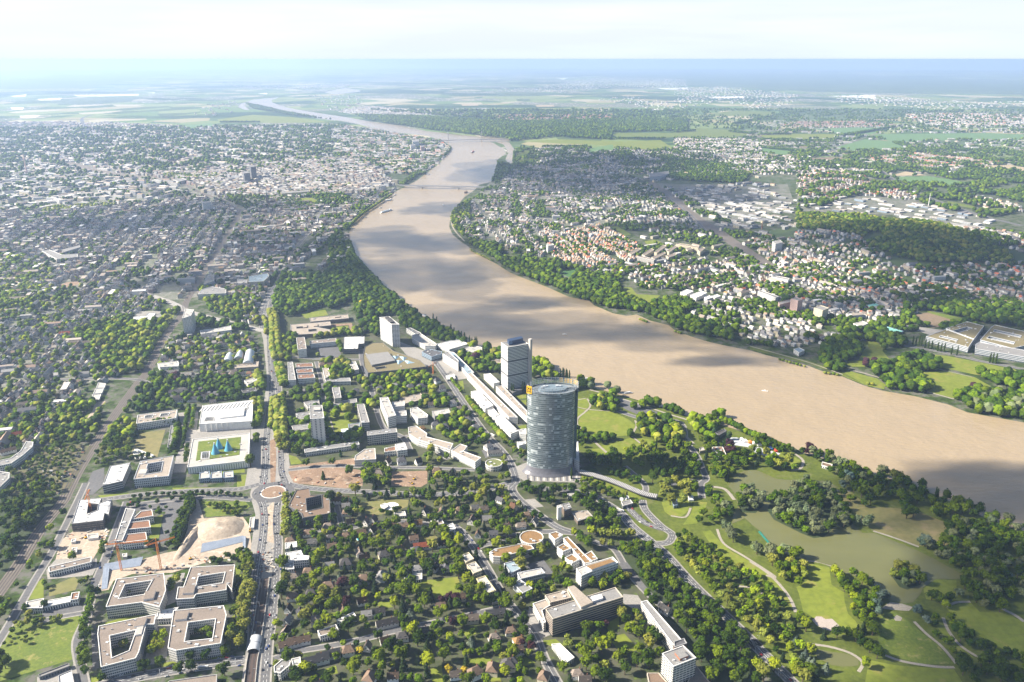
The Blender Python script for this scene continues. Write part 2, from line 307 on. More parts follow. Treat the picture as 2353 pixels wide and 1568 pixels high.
for nm, m, poly in (
    ("lawn", LAWN, "D:440,670 600,700 615,830 710,890 715,960 740,1050 800,1110 820,1160 740,1190 660,1180 480,1080 400,1030 370,900 350,850 430,800"),
    ("dry_lawn", DRY, "D:620,130 760,130 900,240 1100,250 1280,280 1450,350 1560,400 1440,440 1500,500 1560,530 1270,540 1100,470 940,425 800,340 770,260 660,180"),
    ("lawn", MEADOW, "D:1010,1040 1100,1040 1200,1110 1340,1230 1430,1290 1540,1430 1300,1430 1000,1350 970,1250 960,1150"),
    ("lawn", LAWN, "D:1480,1000 1660,960 1740,1040 1890,1040 2071,1110 2071,1400 1900,1310 1700,1200 1560,1100"),
    ("lawn", LAWN, "D:900,1400 1100,1440 1540,1470 1640,1620 860,1620"),
    ("lawn", LAWN, "D:1310,860 1400,790 1560,800 1560,920 1480,960 1330,940"),
    ("lawn", LAWN, "D:1380,1110 1460,1130 1560,1270 1700,1390 1560,1330"),
    ("lawn", LAWN, "C:1530,430 1590,420 1640,480 1750,580 1880,650 2078,790; D:300,950 350,1030 300,1000; C:1880,740 1700,660 1620,560 1560,480"),
    ("lawn", LAWN, "Q:270,430 300,370 380,330 560,345 650,380 740,420 800,470 790,530 740,570 600,580 450,560 330,530 260,480"),
    ("lawn", LAWN, "Q:190,200 350,230 375,290 340,320 190,290"), ("lawn", LAWN, "Q:190,300 340,330 260,400 190,440"),
    ("lawn", LAWN, "Q:480,670 620,640 760,590 900,680 870,700 720,730 640,790 560,750"),
    ("lawn", LAWN, "Q:800,590 960,610 1000,650 920,690"), ("lawn", LAWN, "Q:390,700 500,690 560,760 450,800"),
    ("lawn", LAWN, "Q:290,930 560,1010 800,1110 860,1160 790,1210 560,1080 400,1010 300,985"),
    ("lawn", LAWN, "Q:1050,1200 1080,1290 1150,1340 1230,1340 1300,1280 1310,1200 1200,1160"),
    ("lawn", LAWN, "Q:1360,1190 1480,1200 1440,1320 1380,1400 1250,1412 1330,1300"),
    ("lawn", LAWN, "Q:2170,720 2353,800; H:380,1340 350,1370 250,1380; Q:2353,860 2300,880 2140,800"),
    ("lawn", LAWN, "H:800,400 950,410 1010,450 1000,480 1050,540 1110,570 1060,610 1000,590 900,600 740,600 650,580 730,560 820,550 850,500 820,450"),
    ("lawn", LAWN, "H:1170,480 1330,500 1500,520 1800,580 2000,620 2080,660 1900,670 1700,660 1470,610 1300,530"),
    ("lawn", LAWN, "H:1230,640 1470,630 1700,680 1840,760 1640,780 1540,840 1340,790 1370,740 1280,690"),
    ("lawn", LAWN, "H:740,630 960,690 1030,740 1010,770 860,735 690,665"), ("lawn", LAWN, "H:1800,760 1950,790 1990,830 1840,800"),
    ("river_bank_grass", GRASS, "H:0,470 100,495 430,575 690,660 860,730 700,640 450,560 0,440"),
    ("lawn", LAWN, "N:440,1040 520,1040 560,1090 740,1100 640,1180 520,1150 430,1110"),
    ("sports_field", mat("pitch_grass", (.06, .14, .04), (.05, .12, .035), .02), "M:1660,1115 1800,1085 1815,1140 1770,1160"),
    ("sports_field", mat("worn_pitch", (.13, .15, .10), (.11, .13, .09), .02), "M:1590,1130 1660,1118 1790,1165 1740,1190"),
    ("field", LAWN, "N:0,905 95,900 90,960 0,940"), ("field", MEADOW, "N:340,575 420,580 520,640 470,650 380,610"), ("field", MEADOW, "N:1210,740 1290,770 1360,810 1300,805 1240,780"),
    ("field", LAWN, "N:620,690 700,680 750,700 690,720 630,710"),
    ("vegetable_field", mat("brown_field", (.22, .16, .10), (.17, .13, .09), .02), "H:1220,210 1340,190 1540,250 1500,280 1380,310 1290,270"),
    ("field", MEADOW, "H:1340,175 1640,240 1540,290 1540,250 1340,190"),
    ("field", MEADOW, "O:560,935 640,895 750,900 760,940 640,985"),
    ("field", mat("crop_green", (.12, .21, .07), (.10, .18, .06), .01), "O:870,250 1180,240 1380,270 1600,310 1400,340 1100,310 900,275"),
    ("field", mat("crop_tan", (.42, .34, .22), (.36, .29, .18), .01), "O:855,240 980,200 1180,235"),
    ("field", MATS["crop_tan"], "O:1650,150 1830,140 2075,160 2075,200 1900,182 1720,172"),
    ("field", MEADOW, "O:1360,470 1620,520 1590,540 1400,500"), ("field", MEADOW, "O:1690,550 1860,530 1960,560 1880,590 1750,580"),
    ("field", MATS["crop_green"], "K:1080,690 1280,635 1480,650 1560,700 1200,712"), ("field", MATS["crop_green"], "K:590,690 760,690 890,710 740,740 590,725"),
    ("field", LAWN, "K:520,610 740,600 1090,600 1080,630 700,635"), ("field", MEADOW, "K:0,590 170,560 360,570 560,600 330,625 0,625"),
    ("field", MATS["crop_green"], "K:940,570 1200,555 1460,560 1330,600 1140,600"), ("field", MATS["crop_green"], "K:1340,602 2080,592 2353,602 2353,640 1900,635 1500,655 1300,620"),
    ("field", MEADOW, "K:200,470 380,445 660,450 650,475 300,480"), ("field", MATS["brown_field"], "K:880,760 1140,755 1130,775 950,780"),
    ("field", MATS["crop_tan"], "K:940,735 1060,725 1060,742"), ("field", MATS["crop_tan"], "K:2050,820 2260,805 2353,830 2353,850 2200,840"), ("field", MATS["crop_tan"], "K:1480,874 1560,850 1680,874"),
    ("field", LAWN, "J:1250,650 1500,635 1900,650 2170,640 2250,690 2100,715 1890,690 1700,668 1500,665"), ("field", MATS["crop_green"], "J:1680,700 1850,670 1860,710 1690,725"),
    ("flood_meadow", GRASS, "J:1210,690 1330,700 1370,790 1250,830 1190,820"), ("field", MEADOW, "J:1870,592 2353,592 2353,612 2200,625 1880,620 1840,602"),
    ("field", MATS["crop_tan"], "J:1330,405 1450,403 1460,415 1340,417"), ("field", MATS["crop_tan"], "J:830,397 930,395 950,408 840,410"), ("lake", RIV, "J:760,428 1010,424 1020,432 770,435"),
    ("field", LAWN, "I:1460,502 1700,470 1960,485 2230,522 1800,525 1480,522"), ("field", MATS["crop_green"], "I:1210,545 1420,525 1440,548 1280,565"), ("field", MEADOW, "I:720,565 860,550 870,565 740,575"),
    ("lawn", LAWN, "B:1290,800 1570,770 1600,870 1560,920 1400,935 1290,860 1240,830"),
    ("lawn", LAWN, "B:580,1050 690,1030 700,1060 600,1090"), ("lawn", LAWN, "B:500,1490 650,1440 665,1500 560,1525"), ("lawn", LAWN, "B:720,1430 810,1400 820,1480 760,1500"),
    ("lawn", LAWN, "B:1600,1190 1700,1150 1710,1200 1640,1230"), ("lawn", LAWN, "B:1360,1470 1450,1440 1460,1568 1380,1568"), ("lawn", LAWN, "B:1780,1510 1880,1490 1900,1568 1800,1568"),
    ("lawn", LAWN, "B:1640,1390 1800,1370 1840,1430 1680,1440"), ("lawn", LAWN, "B:2000,1390 2078,1380 2078,1430 2020,1440"),
    ("dry_lawn", DRY, "B:800,220 1000,180 1200,190 1190,240 1080,280 940,310 850,290"), ("lawn", DRY, "B:1230,480 1400,455 1420,480 1250,510"), ("lawn", LAWN, "B:930,970 1040,950 1080,1000 1000,1010"),
    ("lawn", LAWN, "C:820,1230 940,1200 1050,1320 960,1350 900,1330"), ("lawn", LAWN, "C:1150,1320 1200,1300 1260,1300 1220,1340"), ("lawn", LAWN, "C:290,1260 420,1240 480,1290 400,1300"),
    ("lawn", LAWN, "C:110,1390 200,1380 270,1420 180,1450"), ("lawn", LAWN, "C:800,1130 900,1070 900,1160 820,1190"),
    ("meadow", MEADOW, "A:60,1130 340,1060 600,1030 570,1390 300,1470 0,1560 0,1300"), ("meadow", LAWN, "A:210,945 270,820 330,780 330,930"), ("brown_plot", DRY, "A:370,850 560,770 600,800 570,870 370,920"),
    ("lawn", LAWN, "A:720,1140 960,1070 1180,1045 1180,1075 960,1110 740,1160"), ("lawn", LAWN, "A:690,1520 760,1540 1140,1440 1140,1490 720,1568 690,1568"), ("lawn", LAWN, "A:1180,1430 1700,1350 1700,1385 1230,1460"),
    ("lawn", LAWN, "A:1720,1100 1780,1050 1740,1330 1700,1340"), ("lawn", LAWN, "A:1130,340 1230,300 1200,480 1130,480"), ("lawn", LAWN, "A:1780,700 1820,720 1760,960 1750,880"),
    ("overgrown_plot", MEADOW, "A:1520,200 1850,200 1890,240 1800,300 1560,320"), ("lawn", LAWN, "A:740,155 980,140 980,155 770,185"), ("lawn", LAWN, "A:1300,98 1640,95 1450,115 1310,118"),
    ("lawn", LAWN, "E:1550,1380 1845,1350 1850,1400 1560,1410"), ("lawn", LAWN, "E:1790,1420 1900,1410 1900,1500 1790,1510"), ("exhibition_ground", DRY, "E:1060,1100 1250,1075 1190,1280 970,1290"),
    ("lawn", LAWN, "E:1240,240 1260,205 1320,200 1300,250"), ("allotments", mat("allotment_soil", (.07, .10, .03), (.16, .12, .08), .05, c3=(.06, .1, .03)), "E:180,1300 500,1180 700,1200 500,1568 50,1568"),
    ("lawn", LAWN, "E:660,940 750,860 800,870 700,1010 620,1030"), ("sand_track", SAND, "E:640,1010 700,930 720,870 800,860 730,930 680,1010"),
    ("school_field", SOIL, "L:310,950 450,890 535,885 530,905 420,930 330,960"), ("lawn", LAWN, "L:1980,325 2090,320 2150,350 2120,365 2040,360"),
    ("lawn", LAWN, "F:570,945 800,950 810,1010 800,1110 620,1140 580,1080"), ("lawn", LAWN, "F:380,200 570,170 590,210 420,235"), ("lawn", LAWN, "F:640,300 740,290 750,340 650,340"), ("running_track", SOIL, "F:610,280 770,270 780,340 760,335 745,285 640,295 620,340"),
    ("lawn", LAWN, "F:290,1265 350,1280 400,1330 310,1340"), ("lawn", LAWN, "F:1300,545 1360,560 1330,580"), ("lawn", LAWN, "F:1200,510 1250,500 1290,520 1240,535"), ("lawn", LAWN, "F:1530,720 1610,705 1620,790 1570,770"),
    ("lawn", LAWN, "G:550,715 655,700 655,740 590,745"), ("lawn", LAWN, "G:600,760 655,750 655,800"), ("lawn", LAWN, "G:580,980 655,965 655,1000 600,1005"),
    ("construction_ground", SAND, "A:1430,200 1500,190 1540,330 1830,310 1880,380 1900,520 1890,620 1640,640 1500,680 1300,740 1000,750 860,800 820,870 740,880 780,720 1000,660 1250,590 1360,570 1420,400"),
    ("construction_ground", SAND, "A:470,490 560,420 700,400 830,420 800,480 750,560 700,640 420,640 440,560"), ("paving_yard", PAVE, "A:420,640 690,620 740,680 700,760 360,790 350,720"),
    ("building_plot", SOIL, "F:300,1350 540,1340 830,1380 860,1400 850,1500 720,1520 330,1480 290,1400"), ("building_plot", SOIL, "F:1075,1395 1340,1385 1340,1480 1290,1510 1065,1500"), ("building_plot", SOIL, "F:300,1350 800,1290 790,1350 540,1345"),
    ("construction_ground", SOIL, "F:150,1160 190,1140 200,1300 190,1480 155,1490"), ("construction_ground", SAND, "B:130,250 180,200 180,520 130,500"), ("construction_ground", PAVE, "B:70,740 190,690 160,560 110,520 100,640"),
    ("construction_ground", SAND, "B:140,780 190,700 185,860 120,1568 70,1568"), ("building_plot", SOIL, "F:1150,860 1320,800 1350,850 1200,900"),
    ("plaza", PAVE, "F:1340,560 1480,640 1560,700 1640,690 1700,660 1600,600 1480,540"), ("plaza", PAVE, "F:1100,400 1320,480 1440,560 1340,600 1180,510 1130,450"),
    ("plaza", PAVE, "E:1510,1040 1900,1010 1890,1100 1455,1150"), ("plaza", PAVE, "E:1910,850 1990,850 1960,1500 1850,1500 1880,1310"), ("plaza", PAVE, "E:1345,950 1500,930 1480,1150 1400,1400 1310,1400 1330,1280 1400,1150"),
    ("yard", PAVE, "E:980,250 1060,180 1230,180 1220,240 1130,270"), ("parking_lot", ASPH, "A:960,215 1400,170 1400,290 1250,540 1200,500 1250,280 960,270"),
    ("parking_lot", ASPH, "E:700,1390 790,1360 780,1500 700,1568 620,1568"), ("courtyard_paving", PAVE, "A:1240,760 1400,740 1330,960 1230,1000"), ("courtyard_paving", PAVE, "A:1170,1140 1290,1130 1260,1380 1170,1430 1080,1440"),
    ("yard", ASPH, "A:320,1030 600,980 640,1010 600,1040 320,1080"), ("yard", PAVE, "A:280,1530 560,1440 620,1568 280,1568"), ("yard", ASPH, "A:690,1190 735,1180 750,1460 700,1470"),
    ("forecourt", PAVE, "G:560,1330 660,1290 1110,1260 1125,1465 640,1450 555,1400"), ("parking_lot", ASPH, "Q:620,215 840,270 980,340 1150,390 1140,430 930,420 720,330 600,260"), ("parking_lot", ASPH, "Q:1050,1005 1400,975 1410,1000 1180,1040 1060,1045"),
    ("parking_lot", ASPH, "C:890,670 960,660 1100,840 1200,950 1180,970 1060,860"), ("parking_lot", ASPH, "C:160,690 330,640 400,740 340,790 200,700"), ("yard", PAVE, "C:930,900 1040,910 1080,970 1060,1060 1000,1010 930,970"),
    ("yard", PAVE, "C:220,1000 260,1010 380,1210 290,1250 200,1100"), ("parking_lot", PAVE, "C:160,190 260,180 330,240 260,250"), ("stage_ground", mat("white_ground", (.48, .50, .52), (.42, .44, .46), .05), "Q:1680,590 1760,590 1900,660 2060,710 2170,740 2100,790 1900,720 1860,680 1720,660"),
    ("sand_pit", mat("pale_sand", (.40, .34, .31), (.34, .29, .26), .1), "D:470,1100 500,1070 540,1072 570,1092 620,1088 680,1145 670,1175 640,1185 560,1170 500,1135"),
    ("plaza", PATHM, "D:990,1010 1060,960 1150,975 1230,1000 1200,1030 1060,1020"), ("sand_circle", PATHM, "D:1080,1080 1110,1060 1150,1080 1140,1105 1100,1105"),
    ("pond", LAKEM, "D:480,1310 620,1340 720,1350 820,1390 820,1440 760,1450 620,1440 500,1380"), ("forecourt", PAVE, "P:2060,745 2240,768 2353,800 2353,820 2150,775"),
    ("parking_lot", ASPH, "F:500,460 680,450 690,530 520,540"), ("parking_lot", ASPH, "F:1750,1230 1880,1200 1900,1250 1780,1290"),
):
    lvl = .16 if m in (LAWN, DRY, MEADOW, GRASS) else .20
    sheet(nm, W(poly), m, lvl, excl=nm not in ('meadow', 'overgrown_plot', 'allotments', 'flood_meadow', 'river_bank_grass'))

CITYG = mat("city_ground", (.20, .19, .175), (.075, .10, .04), .02, c3=(.30, .28, .26))
for s_ in ("L:-40,430 700,380 1500,300 2353,300; M:480,470 200,650; L:2050,620 1900,840 1250,1008 600,1008 -40,1008", "L:-40,20 900,10 2353,40; M:470,455; L:2353,300 1500,300 700,380 -40,430", "E:-60,-60 1250,-20 1240,90 760,255 560,350 820,690 -60,900", "M:960,620 1190,400 1500,310 2078,290 2078,800 1300,860 1000,860", "N:-20,560 300,560 1200,640 1750,400 1700,260 880,260 0,200", "O:-20,180 1100,400 1800,640 1400,860 860,600 -20,560"): sheet("city_ground", W(s_), CITYG, .04, excl=False)
FWOOD = mat("far_wood", (.035, .065, .022), (.11, .15, .06), .0007, detail=6, c3=(.16, .19, .09))
for s_, m_ in (("I:280,390 600,350 980,350 850,385 560,402", FWOOD), ("K:0,185 1200,200 2400,250 2400,335 1700,330 1000,318 0,262", FWOOD), ("J:1700,190 2353,180 2353,250 1900,240", FWOOD), ("I:0,240 1000,180 1100,200 600,290 0,300", FWOOD), ("J:1050,315 1300,320 1560,330 1300,345 1080,345", FWOOD), ("K:800,440 1560,430 1500,500 900,500", FWOOD), ("K:1480,655 1900,640 2100,655 1850,690 1600,700", FWOOD),
        ("K:300,237 530,240 1400,262 1930,283 1900,292 1300,275 900,270 480,268", MATS["crop_tan"]), ("I:250,365 420,356 400,370 270,374", WHITE), ("I:500,338 700,335 935,331 930,341 700,346 520,347", WHITE), ("I:70,420 160,420 150,438 80,433", WHITE), ("I:130,478 270,474 230,490 150,492", WHITE), ("I:1730,327 1800,324 1790,333", WHITE), ("I:70,345 180,332 170,348 100,352", WHITE), ("I:980,322 1040,320 1040,326", WHITE), ("J:1470,225 1550,222 1520,234", WHITE), ("J:2150,292 2353,288 2353,300 2200,300", WHITE), ("K:1040,345 1350,335 1360,362 1180,352", WHITE), ("K:230,350 480,345 470,358 250,360", WHITE)):
    sheet("woodland" if m_ is FWOOD else "pale_field", W(s_), m_, .3, excl=False)
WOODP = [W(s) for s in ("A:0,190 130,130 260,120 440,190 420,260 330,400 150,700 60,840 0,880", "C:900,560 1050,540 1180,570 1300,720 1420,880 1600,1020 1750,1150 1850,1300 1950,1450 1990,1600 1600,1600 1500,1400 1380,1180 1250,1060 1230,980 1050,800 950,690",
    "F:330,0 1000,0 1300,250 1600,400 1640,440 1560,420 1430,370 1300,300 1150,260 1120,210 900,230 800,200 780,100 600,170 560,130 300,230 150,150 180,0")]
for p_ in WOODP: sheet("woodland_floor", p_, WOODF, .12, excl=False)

# roads
def road(s, width, name="road", m=None, lanes=0, z=.26, key=None, smooth=4, kerb=True):
    line = smooth_line(W(s), smooth)
    if kerb and m is None: strip("pavement", line, width + 4.5, PAVE, z - .05)
    o = strip(name, line, width, m or ASPH, z)
    if lanes:
        vs = []; fs = []
        for k in range(1, lanes):
            off = -width / 2 + width * k / lanes; solid = lanes % 2 == 0 and k == lanes // 2
            for (x, y, a) in resample(offset_line(line, off), 9):
                l = 8.9 if solid else 4; c, s_ = math.cos(a), math.sin(a); b = len(vs); hw = .16
                for u, v in ((0, -hw), (l, -hw), (l, hw), (0, hw)): vs.append((x + c * u - s_ * v, y + s_ * u + c * v, z + .06))
                fs.append((b, b + 1, b + 2, b + 3))
        if vs:
            q = link("lane_marking", mesh("lane_marking", vs, fs, WHITE), o)
    if key: ROADS[key] = (line, width)
    return o
sheet("avenue_ground", W("F:50,200 150,0 180,0 190,300 230,560 250,860 290,1240 300,1350 340,1540; B:330,120 270,230 250,330 240,520 200,720 205,900 150,1568 -60,1568; A:1830,1568 1880,1250 1930,900 1890,600 1930,300 1880,120; F:0,1568 60,1300 100,900 130,700 100,400"), PAVE, .1)
road("E:2050,0 2000,150 1980,300; F:140,330 150,500 160,620 165,800 145,950 125,1150 115,1350 95,1500; B:60,150 95,230 108,330 100,450 78,600 52,780 25,1000; A:1920,1230 1880,1568", 12, lanes=4, key='avw')
road("F:190,0 140,200 165,380 185,560 205,700 225,860 235,1100 235,1250 240,1400 290,1530; B:215,60 240,120 215,190 200,300 200,420 212,520 198,700 182,900 157,1100 132,1300 110,1600", 10.5, lanes=3, key='ave')
road("A:760,190 1100,145 1500,118 1800,108 1960,70", 10, lanes=3, key='west')
road("A:940,235 1500,170 1900,190", 8, key='west2')
road("B:260,60 400,95 700,122 1000,132 1300,150 1700,128 1900,80 1960,60", 11, lanes=3, key='east')
road("A:700,1610 1000,1535 1400,1462 1850,1400", 13, lanes=4, key='south')
road("A:650,60 560,250 400,570 260,800 100,1080 -40,1310", 8, key='railst')
road("A:960,200 885,400 790,650 700,880 650,1090 585,1250 600,1400 640,1600", 9, key='plst')
road("A:700,640 690,700 560,740", 6); road("A:640,1040 420,1080 300,1110", 6)
road("F:1400,560 1500,700 1600,850 1760,1080 1940,1280 2010,1450; C:90,100 150,190 340,335 440,400 560,440", 11, lanes=2, key='river')
road("F:840,380 845,560 900,700 940,860 1010,1060 1150,1130 1210,1230", 8, key='f1'); road("F:260,520 500,540 840,545", 7); road("F:500,560 540,700 560,900", 7, key='f2')
road("F:290,1380 600,1350 1000,1360 1350,1365 1700,1380", 7, key='f3'); road("F:560,760 300,790 160,820", 8); road("F:1150,1140 1240,1130 1500,1300", 6)
road("C:740,180 900,280 1000,390 1120,490 1250,600 1450,820 1700,1060 1950,1300; D:0,1250 150,1400 360,1610", 12, lanes=4, key='park')
road("C:1075,190 1100,270 1220,390 1300,450 1270,510 1180,520", 9, lanes=3, key='loop'); road("C:960,240 1060,340 1160,390 1240,410", 12, lanes=4, key='tun', kerb=False)
road("Q:-80,1070 200,1090 420,1140 560,1230", 9, key='q0')
road("Q:640,340 820,400 1000,420 1230,450 1280,620 1380,760 1440,900 1470,980 1420,1030 1430,1160", 8, key='q1'); road("Q:700,860 880,1020 900,1100", 7)
road("B:1380,380 1560,400 1700,560 1790,700 1880,860 1960,990; C:0,860 60,960 170,1100 260,1210 310,1330 350,1420 450,1600", 9, key='hill', lanes=2)
road("B:640,180 680,330 720,410 900,370 1200,350 1390,380", 6, key='b1'); road("B:180,1390 380,1330 620,1290 900,1230 1130,1170 1560,1080 1960,990", 7, key='b2'); road("B:1700,560 1800,520 2078,470; C:0,480 300,430 560,440", 8, key='b3')
road("C:560,440 720,510 860,560 960,720 1080,860 1220,990 1330,1080", 7, key='c1'); road("B:240,420 640,420 700,400", 5, key='b4')
road("E:1040,30 1280,110 1450,190 1800,280 1990,330", 22, m=mat("flyover_concrete", (.33, .31, .29), (.28, .265, .25), .05), lanes=4, key='fly'); road("L:2180,370 2100,520 1960,700 1880,860 1800,1008", 10, key='nave', lanes=2)
road("E:700,690 900,690 1050,700 1150,730", 8); road("E:0,730 350,700 700,690", 8, key='e1'); road("E:0,330 300,210 640,80 700,0", 9, key='e2'); road("E:1150,640 1400,660 1900,620", 7); road("E:1250,370 1500,500 1900,430", 6)
road("L:1440,420 1640,420 1880,440", 9); road("L:380,770 700,640 1040,500 1190,380", 8); road("L:0,600 400,790 560,870", 8)
road("N:780,330 1000,520 1100,640", 8); road("N:1250,1110 1480,1170 1760,1235 2078,1330; H:560,250 780,330 860,400", 11, lanes=2, key='n1')
road("O:690,160 760,200 860,270 1100,400 1300,482 1700,612 2060,700", 22, key='mw'); road("K:990,665 1090,722 1180,762", 20)
road("H:1160,440 1500,500 1760,560 2071,620", 9, key='h1'); road("K:1080,690 1280,625 1500,550 1720,505 2000,420", 14, m=BALL, name="railway")
road("I:550,500 560,530 620,565", 40, kerb=False); road("I:545,500 570,485 620,470", 30, kerb=False)
rr = "L:450,790; L:1190,200 1330,280 1500,340 1600,400 1605,440 1560,520 1480,650 1390,800 1260,1008; E:1380,200 1250,370 1110,640 1030,740 830,1020 620,1340 500,1568; A:470,210 300,420 140,680 -60,960"
rr = rr.split(';', 1)[1]
rl = smooth_line(W(rr), 4); EXC.append(offset_line(rl, -17) + offset_line(rl, 13)[::-1]); strip("railway", rl, 19, BALL, .2); ROADS['rail'] = (rl, 20)
RAILM = mat("rail_steel", (.12, .10, .09), (.09, .08, .075), .2, rough=.5, metal=.6)
for o_ in (-6.5, -2.2, 2.2, 6.5): strip("track", rl, 1.7, RAILM, .32, off=o_, excl=False)
rl2 = smooth_line(W("N:640,240 790,330 960,480 1200,640 1380,760 1560,880"), 4); strip("railway", rl2, 55, BALL, .2)
for o_ in range(-24, 25, 6): strip("track", rl2, 1.6, RAILM, .32, off=o_, excl=False)
strip("railway", smooth_line(W("L:440,85 640,140 900,180 1190,205"), 3), 90, BALL, .2)
for s_, w_ in (("Q:245,460 430,640 570,765", 5), ("Q:250,300 350,325 560,342", 3), ("Q:245,240 335,222", 3), ("Q:350,225 380,290 330,350 260,410 255,470", 4), ("Q:800,430 815,480 770,560", 4), ("Q:770,580 915,695", 4),
        ("Q:370,140 560,190 880,290 1100,365 1330,435", 5), ("Q:1260,560 1350,650", 6), ("C:1640,410 1690,520 1850,620 2078,770; D:120,760", 4), ("D:0,655 130,740 240,850 310,950 345,1040", 4.5), ("D:410,650 520,660 615,690", 3.5),
        ("D:930,425 1100,480 1275,545", 4), ("D:985,1350 1150,1410 1400,1450 1545,1455", 4), ("D:1240,1110 1330,1200 1450,1300 1560,1430", 4), ("D:1480,995 1560,965 1665,960", 4), ("D:1460,1080 1500,1180 1600,1300 1780,1410", 4),
        ("D:1900,1010 2000,1060 2071,1110", 5), ("C:1760,840 1880,850 1960,880 2010,930", 3.5), ("D:0,850 60,870 125,930", 3.5), ("C:1290,310 1400,320 1440,250", 3.5), ("C:1390,420 1480,500", 3.5), ("C:1600,90 1700,110 1770,190", 6),
        ("D:450,1280 600,1300 760,1350 850,1420 820,1490", 4), ("H:740,620 900,660 1000,690", 5), ("H:1340,790 1540,845", 5), ("H:1430,620 1690,680", 3), ("H:1780,800 1790,755 1840,755", 4), ("B:1185,780 1225,900", 5), ("M:850,700 880,790 960,880", 6),
        ("H:340,1260 400,1310 380,1370 310,1380", 5), ("F:580,960 610,1010 630,1120 560,1140", 3), ("D:620,120 760,122", 5), ("H:0,445 200,500 450,570 700,660", 4), ("A:1470,190 1480,420 1500,560 1450,660", 9)):
    strip("path", smooth_line(W(s_), 4), w_, PATHM if w_ < 9 else SAND, .3)
# roundabout
rb = unp(px("B:175,130")[0]); ring = lambda r: [(rb[0] + r * math.cos(a * .2618), rb[1] + r * math.sin(a * .2618)) for a in range(24)]
sheet("roundabout", ring(34), ASPH, .33); sheet("roundabout_kerb", ring(20.5), WHITE, .38); sheet("roundabout_island", ring(19), SOIL, .42)
# tram trench, dark walls
# ================================================================ BUILDINGS
LAND = []    # landmarks: (world x, y, phrase) for describing neighbours
def facade_mat(name, wall, glass, bay=3.0, duty=.62, rough=.35):
    """a storey's window band: panes and piers alternate along the facade"""
    if name in MATS: return MATS[name]
    m = bpy.data.materials.new(name); m.use_nodes = True; t = NT(m)
    uv = t.n("SeparateXYZ", {0: t.n("UVMap").outputs[0]})
    f = t.math('FRACT', t.math('DIVIDE', uv.outputs[0], bay)); g = t.math('LESS_THAN', f, duty)
    cell = t.n("CombineXYZ", {0: t.math('FLOOR', t.math('DIVIDE', uv.outputs[0], bay)), 1: t.math('FLOOR', t.math('DIVIDE', uv.outputs[1], 3.0))}).outputs[0]
    wn = .5 if duty >= 1 and bay >= 6 else t.n("TexWhiteNoise", {'Vector': cell}).outputs[0]
    gc = t.mix(wn, C4(tuple(x * .6 for x in glass)), C4(tuple(x * 1.7 for x in glass)))
    b = t.n("BsdfPrincipled", {'Base Color': t.mix(g, C4(wall), gc), 'Roughness': t.math('MULTIPLY_ADD', g, -.35, .6)})
    t.out(b.outputs[0]); MATS[name] = m; return m
PAL = dict(white=(.74, .73, .70), offwhite=(.62, .60, .565), grey=(.34, .34, .34), dgrey=(.15, .15, .155), cream=(.62, .55, .40), yellow=(.66, .58, .34), sand=(.50, .44, .36), sandy=(.36, .29, .23), brown=(.20, .14, .10),
    brick=(.28, .13, .08), pink=(.52, .36, .32), silver=(.50, .52, .55), dark=(.05, .05, .055), concrete=(.42, .40, .37), blue=(.25, .33, .42))
ROOFS = dict(gravel=(.235, .195, .165), grey=(.25, .245, .24), light=(.44, .42, .39), white=(.66, .655, .64), dark=(.085, .08, .08), brown=(.20, .14, .10), red=(.42, .12, .06), orange=(.25, .15, .065), green=(.17, .19, .07), olive=(.20, .17, .09),
    blue=(.28, .36, .42), slate=(.11, .11, .12), rust=(.24, .13, .08), mint=(.20, .48, .42), tan=(.36, .31, .26))
def wmat(k): return mat("wall_" + k, PAL[k], tuple(x * .92 for x in PAL[k]), .08, rough=.8)
def rmat(k): return mat("roof_" + k, ROOFS[k], tuple(x * .82 for x in ROOFS[k]), .06, rough=.9)
GLASSC = (.055, .07, .085)
def prism(rings, z0, z1, top=True, sides=True):
    vs = []; fs = []; uv = []
    for r_ in rings:
        n = len(r_); b = len(vs); u = 0
        vs += [(x, y, z0) for x, y in r_] + [(x, y, z1) for x, y in r_]
        if sides:
            for i in range(n):
                j = (i + 1) % n; l = math.hypot(r_[j][0] - r_[i][0], r_[j][1] - r_[i][1])
                fs.append((b + i, b + j, b + n + j, b + n + i)); uv.append([(u, z0), (u + l, z0), (u + l, z1), (u, z1)]); u += l
    if top:
        b = len(vs); allp = [p for r_ in rings for p in r_]; vs += [(x, y, z1) for x, y in allp]
        for tr in tessellate_polygon([[Vector((x, y, 0)) for x, y in r_] for r_ in rings]):
            A_, B_, C_ = [allp[i] for i in tr]
            if (B_[0] - A_[0]) * (C_[1] - A_[1]) - (B_[1] - A_[1]) * (C_[0] - A_[0]) < 0: tr = tr[::-1]
            fs.append(tuple(b + i for i in tr)); uv.append([allp[i] for i in tr])
    return vs, fs, uv
def inset(p, d):
    """move each edge of a CCW polygon inwards by d (negative: outwards)"""
    n = len(p); out = []
    for i in range(n):
        a, b, c = p[i - 1], p[i], p[(i + 1) % n]
        def nrm(q, r_):
            l = math.hypot(r_[0] - q[0], r_[1] - q[1]) or 1e-6; return (-(r_[1] - q[1]) / l, (r_[0] - q[0]) / l)
        n1, n2 = nrm(a, b), nrm(b, c); k = 1 + n1[0] * n2[0] + n1[1] * n2[1]; k = max(k, .35)
        out.append((b[0] + (n1[0] + n2[0]) * d / k, b[1] + (n1[1] + n2[1]) * d / k))
    return out
NB = [0]
